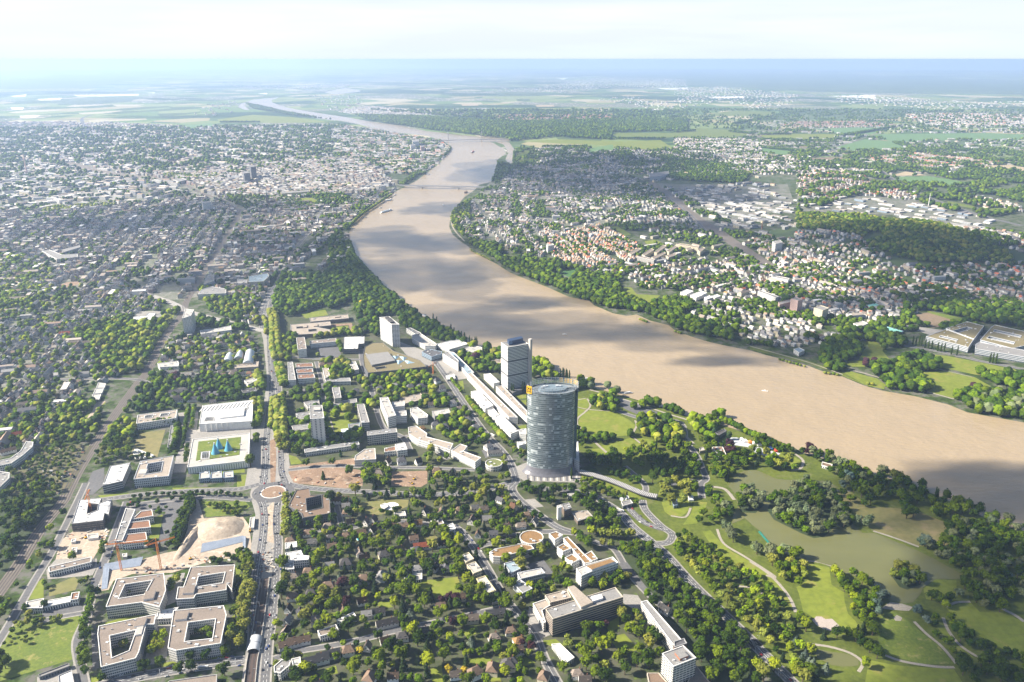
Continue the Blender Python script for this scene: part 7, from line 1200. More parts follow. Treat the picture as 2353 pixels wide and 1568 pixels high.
# all smaller trees: one mesh
def ico_t(sub, seed):
    rnd = random.Random(seed); import bmesh
    bm = bmesh.new(); bmesh.ops.create_icosphere(bm, subdivisions=sub, radius=1)
    for v in bm.verts: k = 1 + .38 * mnoise.noise(v.co * 1.9 + Vector((seed, 0, 0))) + rnd.uniform(-.1, .1); v.co *= k
    V = np.array([tuple(v.co) for v in bm.verts], dtype=np.float32); F_ = np.array([[v.index for v in f.verts] for f in bm.faces], dtype=np.int32); bm.free(); return V, F_
def clump_t(seed, kind='b'):
    vs, fs, tn = SHAPES[kind][seed]; V = np.array(vs, dtype=np.float32); tr = []; tt = []
    for f, t_ in zip(fs, tn):
        for k in range(1, len(f) - 1): tr.append((f[0], f[k], f[k + 1])); tt.append(t_)
    return V, np.array(tr, dtype=np.int32), np.array(tt, dtype=np.float32)
def rest_trees():
    T = {'hi': [clump_t(s) for s in range(5)], 'mid': [ico_t(3, s) for s in range(5)], 'lo': [ico_t(2, s + 9) for s in range(4)], 'xlo': [ico_t(1, s + 9) for s in range(3)]}
    TP = clump_t(0, 'p'); TC = clump_t(1, 'c')
    VV = []; FF = []; CC = []; off = 0; nd = {}
    for (x, y, r, h, kd, tone) in rest:
        D = proj(x, y)[2]; lod = 'hi' if D < 1500 else 'mid' if D < 2500 else 'lo' if D < 4800 else 'xlo'; nd[lod] = nd.get(lod, 0) + 1
        t_ = random.choice(T[lod]) if kd == 'b' or lod != 'hi' else (TP if kd == 'p' else TC); V = t_[0]; F_ = t_[1]; a = random.uniform(0, 6.283); ca, sa = math.cos(a), math.sin(a); ch = h * .42
        P_ = np.empty_like(V); P_[:, 0] = (V[:, 0] * ca - V[:, 1] * sa) * r + x; P_[:, 1] = (V[:, 0] * sa + V[:, 1] * ca) * r + y; P_[:, 2] = V[:, 2] * ch + h - ch + hill_z(x, y)
        VV.append(P_); FF.append(F_ + off); off += len(V)
        A_, B_ = np.array(TONES[tone][0]), np.array(TONES[tone][1]); tn = t_[2] if len(t_) > 2 else RNG.random(len(F_)); g = random.uniform(.75, 1.3); hs = np.array([random.uniform(.9, 1.12), 1, random.uniform(.85, 1.1)])
        c = (A_ + (B_ - A_) * tn[:, None]) * g * hs; CC.append(np.concatenate([c, np.ones((len(c), 1))], 1))
    print("lods", nd)
    V = np.concatenate(VV); F_ = np.concatenate(FF); C_ = np.concatenate(CC).astype(np.float32)
    me = bpy.data.meshes.new("distant_trees"); me.vertices.add(len(V)); me.vertices.foreach_set('co', V.ravel()); n = len(F_); me.loops.add(n * 3); me.loops.foreach_set('vertex_index', F_.ravel()); me.polygons.add(n)
    me.polygons.foreach_set('loop_start', np.arange(0, n * 3, 3, dtype=np.int32)); me.update(calc_edges=True)
    at = me.attributes.new("tone", 'FLOAT_COLOR', 'FACE'); at.data.foreach_set('color', C_.ravel())
    m = bpy.data.materials.new("distant_leaves"); m.use_nodes = True; t = NT(m); c = t.n("Attribute", attribute_name="tone").outputs['Color']
    bs = t.n("BsdfPrincipled", {'Base Color': c, 'Roughness': .8}); bs.inputs['Specular IOR Level'].default_value = .05; t.out(bs.outputs[0]); me.materials.append(m)
    tag(link("distant_trees", me), "trees beyond counting in the gardens, woods and river banks", "trees", None, 'stuff')
rest_trees()
# ================================================================ BRIDGES, BOATS, CRANES, CARS
def bar(vs, fs, p0, p1, w):
    d = (Vector(p1) - Vector(p0)); 
    if d.length < 1e-4: return
    d.normalize(); u = d.orthogonal().normalized(); v = d.cross(u); b = len(vs)
    for p in (p0, p1):
        for s, t_ in ((-1, -1), (1, -1), (1, 1), (-1, 1)): vs.append(tuple(Vector(p) + u * s * w / 2 + v * t_ * w / 2))
    fs.extend([(b + k, b + (k + 1) % 4, b + 4 + (k + 1) % 4, b + 4 + k) for k in range(4)] + [(b + 3, b + 2, b + 1, b), (b + 4, b + 5, b + 6, b + 7)])
def bridge(name, label, s, piers, width, zd, arch, wallc):
    a, b = W(s, zd); L_ = math.hypot(b[0] - a[0], b[1] - a[1]); ang = math.atan2(b[1] - a[1], b[0] - a[0]); e = empty(name, (a[0], a[1], 0)); e.rotation_euler = (0, 0, ang); tag(e, label, "bridge"); LAND.append(((a[0] + b[0]) / 2, (a[1] + b[1]) / 2, "the " + ' '.join(label.split()[:5])))
    n = 60; vs = []; fs = []; pc = [0] + [L_ * p for p in piers] + [L_]
    for i in range(n + 1):
        x = L_ * i / n; k = max(j for j in range(len(pc) - 1) if pc[j] <= x + 1e-6); t_ = (x - pc[k]) / (pc[k + 1] - pc[k]); dep = 1.8 + arch * abs(2 * t_ - 1) ** 2.2 * (1 if 0 < k < len(pc) - 2 or True else .5)
        if (k == 0 and t_ < .5) or (k == len(pc) - 2 and t_ > .5): dep = 2.2
        for y, z in ((-width / 2, zd), (width / 2, zd), (width / 2, zd - dep), (-width / 2, zd - dep)): vs.append((x, y, z))
    for i in range(n):
        for k in range(4): fs.append((i * 4 + k, i * 4 + (k + 1) % 4, i * 4 + 4 + (k + 1) % 4, i * 4 + 4 + k))
    link("girder", mesh("girder", vs, fs, wmat(wallc)), e)
    vs, fs, uv = prism([[(0, -width / 2 + 1), (L_, -width / 2 + 1), (L_, width / 2 - 1), (0, width / 2 - 1)]], zd + .05, zd + .25); link("deck", mesh("deck", vs, fs, ASPH), e)
    for y in (-width / 2, width / 2 - .3):
        vs, fs, uv = prism([[(0, y), (L_, y), (L_, y + .3), (0, y + .3)]], zd, zd + 1.2); link("railing", mesh("railing", vs, fs, wmat('silver')), e)
    for p in piers:
        x = L_ * p; q = [(x - 3, -width / 2 - 3), (x, -width / 2 - 7), (x + 3, -width / 2 - 3), (x + 3, width / 2 + 3), (x, width / 2 + 7), (x - 3, width / 2 + 3)]; vs, fs, uv = prism([q], 0, zd - arch - 1.5); link("pier", mesh("pier", vs, fs, wmat('concrete')), e)
    return e, L_
e, L_ = bridge("road_bridge", "grey girder bridge with two river piers and shallow arches", "M:470,456 1120,470", (.262, .68), 27, 14, 8, 'grey')
for k in range(12):
    vs = []; fs = []; x = L_ * (k + .5) / 12; bar(vs, fs, (x, 0, 14), (x, 0, 25), .35); link("lamp_post", mesh("lamp_post", vs, fs, wmat('grey')), e)
e, L_ = bridge("cable_bridge", "distant cable-stayed motorway bridge with two slim pylons", "M:600,120 1310,107", (.328, .685), 34, 17, 1, 'grey')
for p in (.328, .685):
    vs = []; fs = []; x = L_ * p; bar(vs, fs, (x, 0, 17), (x, 0, 88), 3.5); link("pylon", mesh("pylon", vs, fs, wmat('grey')), e)
    for k in range(1, 8):
        for s_ in (-1, 1): vs = []; fs = []; bar(vs, fs, (x, 0, 45 + 5.5 * k), (x + s_ * 17 * k, 0, 17), .5); link("stay_cable", mesh("stay_cable", vs, fs, wmat('grey')), e)
def hull(Ln, B_, H_, m, name="hull"):
    st = [(-.5, .75), (-.42, 1), (.3, 1), (.42, .75), (.5, .08)]; vs = []; fs = []; n = len(st)
    for z, k in ((-.3, .8), (H_, 1)):
        for x, w_ in st: vs.append((x * Ln, w_ * B_ / 2 * k, z))
        for x, w_ in st[::-1]: vs.append((x * Ln, -w_ * B_ / 2 * k, z))
    q = 2 * n; fs = [(i, q + i, q + (i + 1) % q, (i + 1) % q) for i in range(q)] + [tuple(range(q, 2 * q))]
    return mesh(name, vs, fs, m)
def vessel(name, label, cat, s, ang, Ln, Bm, H_, hm, blocks):
    x, y = unp(px(s)[0], 1); e = empty(name, (x, y, .25)); e.rotation_euler = (0, 0, R(ang)); tag(e, label, cat); link("hull", hull(Ln, Bm, H_, hm), e)
    for nm, cx_, w_, d_, z_, h_, mm in blocks: vs, fs, uv = box(cx_ * Ln, 0, z_, w_ * Ln, d_ * Bm, h_); link(nm, mesh(nm, vs, fs, mm), e)
    return e
DKH = mat("hull_dark", (.05, .055, .07), None, .3); REDC = mat("container_red", (.35, .07, .04), (.28, .10, .05), .3)
vessel("container_barge", "dark barge carrying red containers upriver between the bridges", "barge", "M:1022,205", 82, 105, 11, 3, DKH, [("container_stack", .02, .7, .8, 3, 4.5, REDC), ("wheelhouse", -.42, .1, .7, 3, 6, wmat('white'))])
vessel("passenger_ship", "long white river ship with blue-grey top deck near the west bank", "ship", "M:370,655", 62, 95, 11, 3, wmat('white'), [("upper_deck", -.02, .82, .85, 3, 3, wmat('white')), ("sun_deck", -.02, .75, .8, 6, .6, wmat('blue')), ("wheelhouse", .3, .07, .5, 6.6, 2.2, wmat('white'))])
vessel("passenger_ship", "white excursion ship moored at a pier on the west bank", "ship", "M:385,572", 55, 60, 9, 3, wmat('white'), [("upper_deck", 0, .8, .85, 3, 4, wmat('white')), ("wheelhouse", .3, .1, .5, 7, 2.2, wmat('white'))])
vessel("restaurant_boat", "dark restaurant boat moored below the girder bridge", "boat", "M:970,513", 80, 38, 13, 4, DKH, [("cabin", 0, .8, .8, 4, 5, wmat('brown')), ("mast", .2, .02, .06, 9, 9, wmat('dark'))])
vessel("motor_boat", "small white motor boat in midstream below the girder bridge", "boat", "M:798,605", 100, 22, 6, 2, wmat('white'), [("cabin", 0, .5, .7, 2, 2.5, wmat('white'))])
vessel("motor_boat", "tiny white speedboat crossing the widest sunlit water", "boat", "Q:2022,150", 160, 13, 3.6, 1.2, wmat('white'), [("cabin", 0, .35, .7, 1.2, 1.4, wmat('white'))])
vessel("motor_boat", "tiny white speedboat near the striped skyscraper's reach", "boat", "G:985,188", 165, 12, 3.4, 1.2, wmat('white'), [("cabin", 0, .35, .7, 1.2, 1.4, wmat('white'))])
for i, (s, a) in enumerate((("M:325,628", 55), ("M:228,655", 50), ("M:435,530", 60), ("Q:335,42", 20), ("Q:728,172", 15), ("M:195,1047", 120), ("M:655,1445", 130), ("M:690,377", 20), ("M:208,702", 20), ("G:850,472", 20))):
    vessel("landing_stage", "floating landing stage with low cabin, " + ("beside the moored ships;below the white ships at the promenade;between ships and girder bridge;at the riverbank path end nearest the glass tower;beside the riverside meadow trees;at the wooded west bank bend;below the hotel tower woods;above the girder bridge on the west bank;farthest down the promenade;behind the striped skyscraper").split(';')[i], "landing stage", s, a, 26, 6, 1.4, wmat('grey'), [("cabin", 0, .5, .6, 1.4, 2.4, wmat('silver'))])
for i in range(18):
    t_ = i / 17; x = 30 + 115 * t_ ; y = 395 + 150 * t_ ** 1.0 + 6 * math.sin(i); p_ = unp(px("D:%f,%f" % (60 + 85 * t_, 430 + 100 * t_))[0], .5)
    o = link("pedal_boat", hull(3.6, 1.9, .7, mat("boat_green", (.03, .22, .17), (.03, .18, .14), .5), "pedal_boat"), None, (p_[0] + 2, p_[1], .45)); o.rotation_euler = (0, 0, random.uniform(0, 1)); tag(o, "small green pedal boat moored in the curved row at the lake jetty", "pedal boat", "green pedal boats at the lake jetty")
CRM = mat("crane_orange", (.62, .22, .04), (.55, .18, .03), .5)
def crane(label, base, top, jib_end, h, back=14):
    bx, by = unp(px(base)[0]); e = empty("tower_crane", (bx, by, 0)); tag(e, label, "crane")
    jx, jy = unp(px(jib_end)[0], h); ang = math.atan2(jy - by, jx - bx); jl = min(math.hypot(jx - bx, jy - by), 60)
    def lattice(p0, p1, w_, nseg, nm, par):
        vs = []; fs = []; p0 = Vector(p0); p1 = Vector(p1); d = (p1 - p0).normalized(); u = d.orthogonal().normalized(); v = d.cross(u); cs = [u * a + v * b for a, b in ((-w_, -w_), (w_, -w_), (w_, w_), (-w_, w_))]
        for c in cs: bar(vs, fs, p0 + c, p1 + c, .3)
        for k in range(nseg):
            a = p0.lerp(p1, k / nseg); b = p0.lerp(p1, (k + 1) / nseg)
            for q in range(4): bar(vs, fs, a + cs[q], b + cs[(q + 1) % 4], .26)
        return link(nm, mesh(nm, vs, fs, CRM), par)
    lattice((0, 0, 0), (0, 0, h), 1.1, int(h / 3), "mast", e); c, s_ = math.cos(ang), math.sin(ang)
    lattice((0, 0, h), (c * jl, s_ * jl, h), .7, int(jl / 3), "jib", e); lattice((0, 0, h), (-c * back, -s_ * back, h), .7, 4, "counter_jib", e)
    vs, fs, uv = box(-c * back, -s_ * back, h - 2.5, 3, 3, 2.5); link("counterweight", mesh("counterweight", vs, fs, wmat('concrete')), e); vs, fs, uv = box(c * 2, s_ * 2, h - 2.4, 2, 2, 2.2); link("cab", mesh("cab", vs, fs, wmat('white')), e)
    vs = []; fs = []; bar(vs, fs, (0, 0, h), (0, 0, h + 7), .6); bar(vs, fs, (0, 0, h + 7), (c * jl * .7, s_ * jl * .7, h + .6), .2); bar(vs, fs, (0, 0, h + 7), (-c * back, -s_ * back, h + .6), .2); link("tower_head", mesh("tower_head", vs, fs, CRM), e)
crane("orange tower crane at the west end of the excavated pit", "A:918,722", "", "A:1120,500", 44); crane("orange tower crane in the middle of the excavated pit", "A:1216,712", "", "A:1320,470", 44); crane("orange tower crane inside the unfinished office shell", "A:692,292", "", "A:640,190", 36); crane("small red tower crane beside the white tall office", "F:1384,655", "", "F:1350,600", 24)
# the excavated pit and sand heap
def heap(name, label, s, rx, ry, h, m, rim=0):
    cx, cy = unp(px(s)[0]); vs = []; fs = []; na, nr = 28, 9
    for j in range(nr + 1):
        for i in range(na):
            q = j / nr; a = i * 6.2832 / na; k = 1 + .18 * mnoise.noise(Vector((math.cos(a) * 1.5, math.sin(a) * 1.5, h)))
            z = h * (1 - q * q) ** 1.0 * (1 + .25 * mnoise.noise(Vector((q * math.cos(a) * 3, q * math.sin(a) * 3, 2.))))
            vs.append((q * rx * k * math.cos(a), q * ry * k * math.sin(a), z + (.2 if j == nr else .25)))
    fs = [(j * na + i, (j + 1) * na + i, (j + 1) * na + (i + 1) % na, j * na + (i + 1) % na) for j in range(nr) for i in range(na)]
    o = link(name, mesh(name, vs, fs, m, smooth=True), None, (cx, cy, 0)); tag(o, label, name.replace('_', ' ')); return o
heap("sand_heap", "large pale sand heap beside the avenue construction site", "A:1660,400", 40, 31, 10, SAND); heap("sand_heap", "long ridge of excavated sand beside the haul road", "A:1425,500", 9, 48, 6, SAND); heap("soil_heap", "brown soil heap on the bare plot", "F:400,1455", 15, 10, 4, SOIL); heap("soil_heap", "soil mound in the middle of the bare plot by the excavators", "F:700,1450", 16, 9, 4, SOIL)
TARP = mat("blue_tarp", (.25, .29, .36), (.19, .23, .30), .15, rough=.5)
def slope(label, s, z0, z1):
    q = px(s); a, b, c, d = unp(q[0]), unp(q[1]), unp(q[2]), unp(q[3]); n = 12; vs = []; fs = []
    for i in range(n + 1):
        t_ = i / n; vs.append((a[0] + (b[0] - a[0]) * t_, a[1] + (b[1] - a[1]) * t_, z1 + random.uniform(-.2, .2))); vs.append((d[0] + (c[0] - d[0]) * t_, d[1] + (c[1] - d[1]) * t_, z0))
    fs = [(2 * i, 2 * i + 1, 2 * i + 3, 2 * i + 2) for i in range(n)]; vs += [(x, y, z - .4) for x, y, z in vs]; m_ = 2 * (n + 1); fs += [tuple(m_ + v for v in f[::-1]) for f in fs]
    tag(link("slope_tarpaulin", mesh("slope_tarpaulin", vs, fs, TARP)), label, "tarpaulin")
slope("blue-grey tarpaulin strip on the pit slope below the sand heap", "A:1530,535 1840,475 1850,505 1515,590", .6, 4); slope("blue-grey tarpaulin on the pit's far bank behind the cranes", "A:790,690 1085,635 1060,690 800,730", .6, 4); slope("blue-grey tarpaulin on the pit's west bank beside the street", "A:785,700 830,720 810,860 765,870", .6, 3); slope("short grey tarpaulin at the pit's avenue end", "A:1835,480 1860,480 1855,600 1835,590", .6, 4)
for i, s in enumerate(("A:540,490 575,485 572,505 538,510", "A:545,555 585,550 580,585 542,590", "A:660,455 740,445 745,475 665,485", "A:925,600 960,595 960,620 928,622", "A:1890,325 1925,320 1918,400 1882,400")): B("site_hut", "white site container hut on the building ground, %s" % ("upper one by the unfinished shell", "lower one among parked cars", "widest one below the unfinished shell", "at the comb-shaped office's gate", "long one beside the avenue")[i], "site hut", s, 3.5, wall='offwhite', rf='light', plant=0, bands=False)
for i, s in enumerate(("E:1000,1240 1015,1235 1110,1285 1095,1290", "E:1015,1225 1035,1222 1165,1270 1145,1278", "E:1000,1270 1012,1268 1040,1285 1025,1290", "E:1005,1258 1018,1254 1070,1283 1055,1288")): B("solar_canopy", "slim pale blue canopy strip on the dry exhibition lawn, %s" % ("second second-longest shortest third".split()[0] if 0 else ("second longest", "longest", "shortest", "third longest")[i]), "canopy", s, 2, wall='white', rf='blue', plant=0, bands=False)
# tunnel of the tram trench and its glass roof
tr_l = W("B:112,785 98,900 78,1040 62,1150 40,1280 15,1420 -5,1600"); strip("track_bed", tr_l, 11, mat("track_bed", (.085, .06, .05), (.07, .05, .045), .2), .42)
for o_ in (-2.4, 2.4): strip("track", tr_l, 1.5, RAILM, .5, off=o_, excl=False)
for sd in (-1, 1):
    ln = offset_line(tr_l, sd * 6.2); a_ = offset_line(ln, .4); b_ = offset_line(ln, -.4); vs, fs, uv = prism([ccw(a_ + b_[::-1])], 0, 2.2); tag(link("trench_wall", mesh("trench_wall", vs, fs, wmat('concrete'))), "long pale concrete parapet on the %s side of the tram trench" % ('west' if sd < 0 else 'east'), "wall")
c0 = unp(px("B:48,1240")[0]); c1 = unp(px("B:22,1350")[0]); ang = math.atan2(c1[1] - c0[1], c1[0] - c0[0]); Lr = math.hypot(c1[0] - c0[0], c1[1] - c0[1])
e = empty("station_roof", (c0[0], c0[1], 0)); e.rotation_euler = (0, 0, ang); tag(e, "curved white station roof over the tram trench", "station roof"); vs = []; n = 12
for rr_ in (7.5, 7.1):
    for k in range(n + 1):
        a = math.pi * k / n
        for x in (0, Lr): vs.append((x, rr_ * math.cos(a), 1.5 + rr_ * .75 * math.sin(a)))
m_ = 2 * (n + 1); fs = [(2 * k, 2 * k + 1, 2 * k + 3, 2 * k + 2) for k in range(n)] + [(m_ + 2 * k, m_ + 2 * k + 2, m_ + 2 * k + 3, m_ + 2 * k + 1) for k in range(n)]; link("roof_shell", mesh("roof_shell", vs, fs, mat("station_sheet", (.60, .62, .64), (.5, .52, .55), .3, rough=.4)), e)
for x in (0, Lr / 2, Lr):
    vs = []; fs = []
    for k in range(n): a = math.pi * k / n; a2 = math.pi * (k + 1) / n; bar(vs, fs, (x, 7.7 * math.cos(a), 1.5 + 5.8 * math.sin(a)), (x, 7.7 * math.cos(a2), 1.5 + 5.8 * math.sin(a2)), .4)
    link("roof_rib", mesh("roof_rib", vs, fs, wmat('grey')), e)
# dish aerials over the tunnel portal, masts, chimney
for i, s in enumerate(("C:916,185", "C:942,178", "C:960,172")):
    x, y = unp(px(s)[0], 8); vs = []; fs = []; n = 12
    for j in range(4): q = j / 3; vs += [(3.2 * q * math.cos(k * .5236), 3.2 * q * math.sin(k * .5236) * .7 - q * q * 0, 2.6 + 3.2 * q * math.sin(k * .5236) * .7 - (1 - q * q)) for k in range(n)]
    fs = [(j * n + k, j * n + (k + 1) % n, (j + 1) * n + (k + 1) % n, (j + 1) * n + k) for j in range(3) for k in range(n)]
    e = empty("dish_aerial", (x, y, 6)); tag(e, "white dish aerial above the tunnel portal, %s" % ("largest and westernmost", "middle one", "easternmost one")[i], "dish aerial"); link("dish", mesh("dish", vs, fs, wmat('white')), e); vs = []; fs = []; bar(vs, fs, (0, 0, 0), (0, 0, 2.4), .5); link("stand", mesh("stand", vs, fs, wmat('grey')), e)
def mast(name, label, s, h, r0, r1, wl):
    x, y = unp(px(s)[0]); vs = []; n = 10
    for z, r_ in ((0, r0), (h, r1)): vs += [(r_ * math.cos(k * .6283), r_ * math.sin(k * .6283), z) for k in range(n)]
    o = link(name, mesh(name, vs, [(k, (k + 1) % n, n + (k + 1) % n, n + k) for k in range(n)] + [tuple(range(n, 2 * n))], wmat(wl)), None, (x, y, 0)); tag(o, label, name.replace('_', ' ')); return o
mast("chimney_stack", "tall pale power station chimney in the hazy industrial quarter", "L:182,160", 118, 5, 3, 'pink'); mast("transmission_mast", "white telecom mast beside the railway line", "O:1193,515", 62, 2.2, 1, 'white'); mast("chimney_stack", "brick factory chimney in the far-bank works", "N:1505,600", 34, 2, 1.2, 'brick')
for lab, s, h, wl in (("slim brown church spire in the villa quarter", "L:1800,370", 70, 'brown'), ("white pointed church tower among the town houses", "L:1092,735", 44, 'offwhite'), ("dark minster spire in the town centre", "L:1735,270", 80, 'dgrey')):
    x, y = unp(px(s)[0]); e = empty("church", (x, y, 0)); tag(e, lab, "church"); vs, fs, uv = box(0, 0, 0, 9, 9, h * .55); link("tower", mesh("tower", vs, fs, wmat(wl)), e)
    vs = [(-5, -5, h * .55), (5, -5, h * .55), (5, 5, h * .55), (-5, 5, h * .55), (0, 0, h)]; link("spire", mesh("spire", vs, [(0, 1, 4), (1, 2, 4), (2, 3, 4), (3, 0, 4)], rmat('slate')), e)
    wv, wf, rv, rfc = house_mesh_parts(34, 16, 12, 8, 0); nv = link("nave", mesh("nave", wv, wf, wmat(wl)), e, (20, 0, 0)); link("nave_roof", mesh("nave_roof", rv, rfc, rmat('slate')), nv)
# event ground tents and pool
for i, (s, c_) in enumerate((("Q:1805,615", 'white'), ("Q:1840,630", 'white'), ("Q:1925,650", 'white'), ("Q:1970,662", 'white'), ("Q:1885,640", 'orange'), ("Q:2135,720", 'red'), ("Q:2070,700", 'blue'), ("Q:1325,1160", 'white'), ("Q:1325,1180", 'white'))):
    x, y = unp(px(s)[0]); w_ = 4.2 if i < 7 else 4; m_ = {'white': wmat('white'), 'orange': mat("tent_orange", (.6, .22, .05)), 'red': mat("tent_red", (.6, .06, .03)), 'blue': mat("tent_blue", (.05, .15, .5))}[c_]
    e = empty("marquee", (x, y, .2)); tag(e, "%s peaked marquee, %s" % (c_, ("first", "second", "third", "fourth", "first", "last", "first")[i] + " of its colour along the white event ground" if i < 7 else ("one of the pair by the ring of plane trees, farther", "one of the pair by the ring of plane trees, closer")[i - 7]), "marquee")
    vs, fs, uv = prism([[(-w_, -w_), (w_, -w_), (w_, w_), (-w_, w_)]], 0, 2.8, top=False); link("side_panel", mesh("side_panel", vs, fs, m_), e); link("peaked_roof", mesh("peaked_roof", [(-w_, -w_, 2.8), (w_, -w_, 2.8), (w_, w_, 2.8), (-w_, w_, 2.8), (0, 0, 6)], [(0, 1, 4), (1, 2, 4), (2, 3, 4), (3, 0, 4)], m_), e)
POOL = mat("pool_water", (.12, .5, .62), (.10, .45, .58), .3, rough=.2)
for nm, s in (("swimming_pool", "B:1225,770 1285,757 1300,772 1235,785"), ("swimming_pool", "B:805,485 830,478 838,495 812,500"), ("water_basin", "F:692,1075 735,1070 740,1092 695,1098"), ("water_basin", "F:668,1113 712,1110 716,1130 670,1135"), ("water_basin", "F:735,1115 778,1110 780,1130 737,1135")):
    q = W(s); c = (sum(p[0] for p in q) / 4, sum(p[1] for p in q) / 4); q = [(c[0] + (p[0] - c[0]) * 1.25, c[1] + (p[1] - c[1]) * 1.25) for p in q]; sheet(nm + "_rim", q, WHITE, .5); sheet(nm, W(s), POOL if 'pool' in nm else mat("basin_water", (.55, .66, .68), (.5, .6, .62), .3, rough=.2), .6)
pv = unp(px("B:1068,238")[0]); sheet("garden_ring", [(pv[0] + 12 * math.cos(a), pv[1] + 12 * math.sin(a)) for a in np.arange(0, 6.28, .3)], WHITE, .5)
# cars
CARC = dict(white=(.75, .75, .75), silver=(.42, .43, .45), black=(.02, .02, .022), grey=(.13, .135, .14), blue=(.03, .06, .22), red=(.42, .02, .02), darkblue=(.02, .03, .08))
CARM = {}
def car_mats(c):
    if c not in CARM: m = mat("car_" + c, CARC[c], CARC[c], .5, rough=.3, spec=.6); CARM[c] = m
    return CARM[c]
def car_parts():
    prof = [(-2.15, .35), (2.15, .35), (2.2, .75), (1.25, .92), (-1.9, .98), (-2.2, .8)]; vs = []; n = len(prof)
    for y in (-.88, .88): vs += [(x, y, z) for x, z in prof]
    body = (vs, [tuple(range(n - 1, -1, -1)), tuple(range(n, 2 * n))] + [(i, (i + 1) % n, n + (i + 1) % n, n + i) for i in range(n)])
    cab = [(-1.75, .95), (1.05, .93), (.35, 1.42), (-1.25, 1.45)]; vs = []
    for y, k in ((-.82, 1), (.82, 1)): vs += [(x, y * (1 if z < 1 else .85), z) for x, z in cab]
    cabin = (vs, [(3, 2, 1, 0), (4, 5, 6, 7)] + [(i, (i + 1) % 4, 4 + (i + 1) % 4, 4 + i) for i in range(4)])
    return body, cabin
BODY, CABIN = car_parts(); GLM = mat("car_glass", (.03, .035, .04), None, .5, rough=.1, spec=.8); TYR = mat("tyre", (.02, .02, .02), None, .5)
vs = []; fs = []
for k in range(10): a = k * .6283; vs += [(.33 * math.cos(a), -.1, .33 * math.sin(a)), (.33 * math.cos(a), .1, .33 * math.sin(a))]
fs = [(2 * k, (2 * k + 2) % 20, (2 * k + 3) % 20, 2 * k + 1) for k in range(10)] + [tuple(range(0, 20, 2)), tuple(range(19, 0, -2))]
WHL = mesh("wheel", vs, fs, TYR); CBM = mesh("cabin", CABIN[0], CABIN[1], GLM); BDM = {}
def car(x, y, a, c, z=.34):
    if c not in BDM: BDM[c] = mesh("car_body", BODY[0], BODY[1], car_mats(c))
    o = link("car", BDM[c], None, (x, y, z)); o.rotation_euler = (0, 0, a); cb = link("cabin", CBM, o); link("roof_panel", RPM[c] if c in RPM else RPM.setdefault(c, mesh("roof_panel", [(-1.22, -.68, 1.46), (.32, -.68, 1.43), (.32, .68, 1.43), (-1.22, .68, 1.46), (-1.22, -.68, 1.5), (.32, -.68, 1.47), (.32, .68, 1.47), (-1.22, .68, 1.5)], [(4, 5, 6, 7), (0, 1, 5, 4), (1, 2, 6, 5), (2, 3, 7, 6), (3, 0, 4, 7)], car_mats(c))), cb)
    for wx in (-1.35, 1.35):
        for wy in (-.82, .82): link("wheel", WHL, o, (wx, wy, .33))
    return o
RPM = {}; items = []; nc = 0; CL = ('white', 'silver', 'black', 'grey', 'black', 'silver', 'blue', 'red', 'white', 'darkblue', 'grey')
def cars_on(key, step, offs, jit=.5, word="driving", prob=.8, rng=(0, 1)):
    global nc
    line, w_ = ROADS[key]
    for off in offs:
        P_ = resample(offset_line(line, off), step, random.uniform(0, step)); n = len(P_)
        for i, (x, y, a) in enumerate(P_):
            if not rng[0] <= i / max(n, 1) <= rng[1] or random.random() > prob or nc >= 300: continue
            x += random.uniform(-jit, jit) * step * math.cos(a) * .5; y += random.uniform(-jit, jit) * step * math.sin(a) * .5; f = proj(x, y)
            if not (0 < f[0] < 2353 and 700 < f[1] < 1565): continue
            c = random.choice(CL); o = car(x, y, a + (math.pi if off > 0 else 0), c); tag(o, None, "car", "cars on the streets and car parks"); items.append((o, x, y, "%s car %s" % (c.replace('darkblue', 'dark blue'), word))); nc += 1
cars_on('avw', 34, (-4, -1.3, 3.8), prob=.75); cars_on('ave', 32, (-3.4, .2, 3.4), prob=.75); cars_on('park', 60, (-4.2, 1.6, 4.4), prob=.6); cars_on('tun', 22, (-3, 2.5), prob=.6)
cars_on('south', 9, (-8.5, 8.5), word="parked", prob=.5); cars_on('south', 40, (-2, 3)); cars_on('plst', 8, (-5.6,), word="parked", prob=.45); cars_on('plst', 60, (1.8,), prob=.5); cars_on('hill', 9, (-5.2, 5.2), word="parked", prob=.42); cars_on('river', 9, (-6.4,), word="parked", prob=.35); cars_on('river', 60, (2,), prob=.6); cars_on('west', 45, (-2.5, 2.5), prob=.5); cars_on('f3', 14, (-4.4,), word="parked", prob=.5); cars_on('loop', 30, (0,), prob=.6)
def car_lot(s, step, ang_off, prob, word="parked in a bay"):
    global nc
    for x, y, a in resample(W(s), step):
        if random.random() > prob or nc >= 300: continue
        c = random.choice(CL); o = car(x, y, a + R(ang_off), c, .24); tag(o, None, "car", "cars on the streets and car parks"); items.append((o, x, y, "%s car %s" % (c.replace('darkblue', 'dark blue'), word))); nc += 1
for s_, p_ in (("C:925,675 1000,740", .95), ("C:1020,765 1075,805", .95), ("C:1090,855 1200,920", .95), ("A:360,775 560,740", .8), ("A:490,530 600,500", .7), ("A:600,515 660,505", .6), ("A:1010,260 1150,235", .4), ("A:1330,360 1270,480", .4), ("A:1380,250 1340,330", .4), ("Q:1080,1000 1250,985", .8), ("Q:1080,1030 1250,1020", .6), ("Q:700,270 820,290", .4), ("E:720,1400 690,1500", .6), ("A:310,1480 500,1425", .5), ("C:345,665 395,740", .7), ("C:150,690 300,660", .5), ("A:1240,1490 1560,1440", .5), ("F:700,470 690,440", .4)): car_lot(s_, 3.1, 90, p_)
place_labels(items)
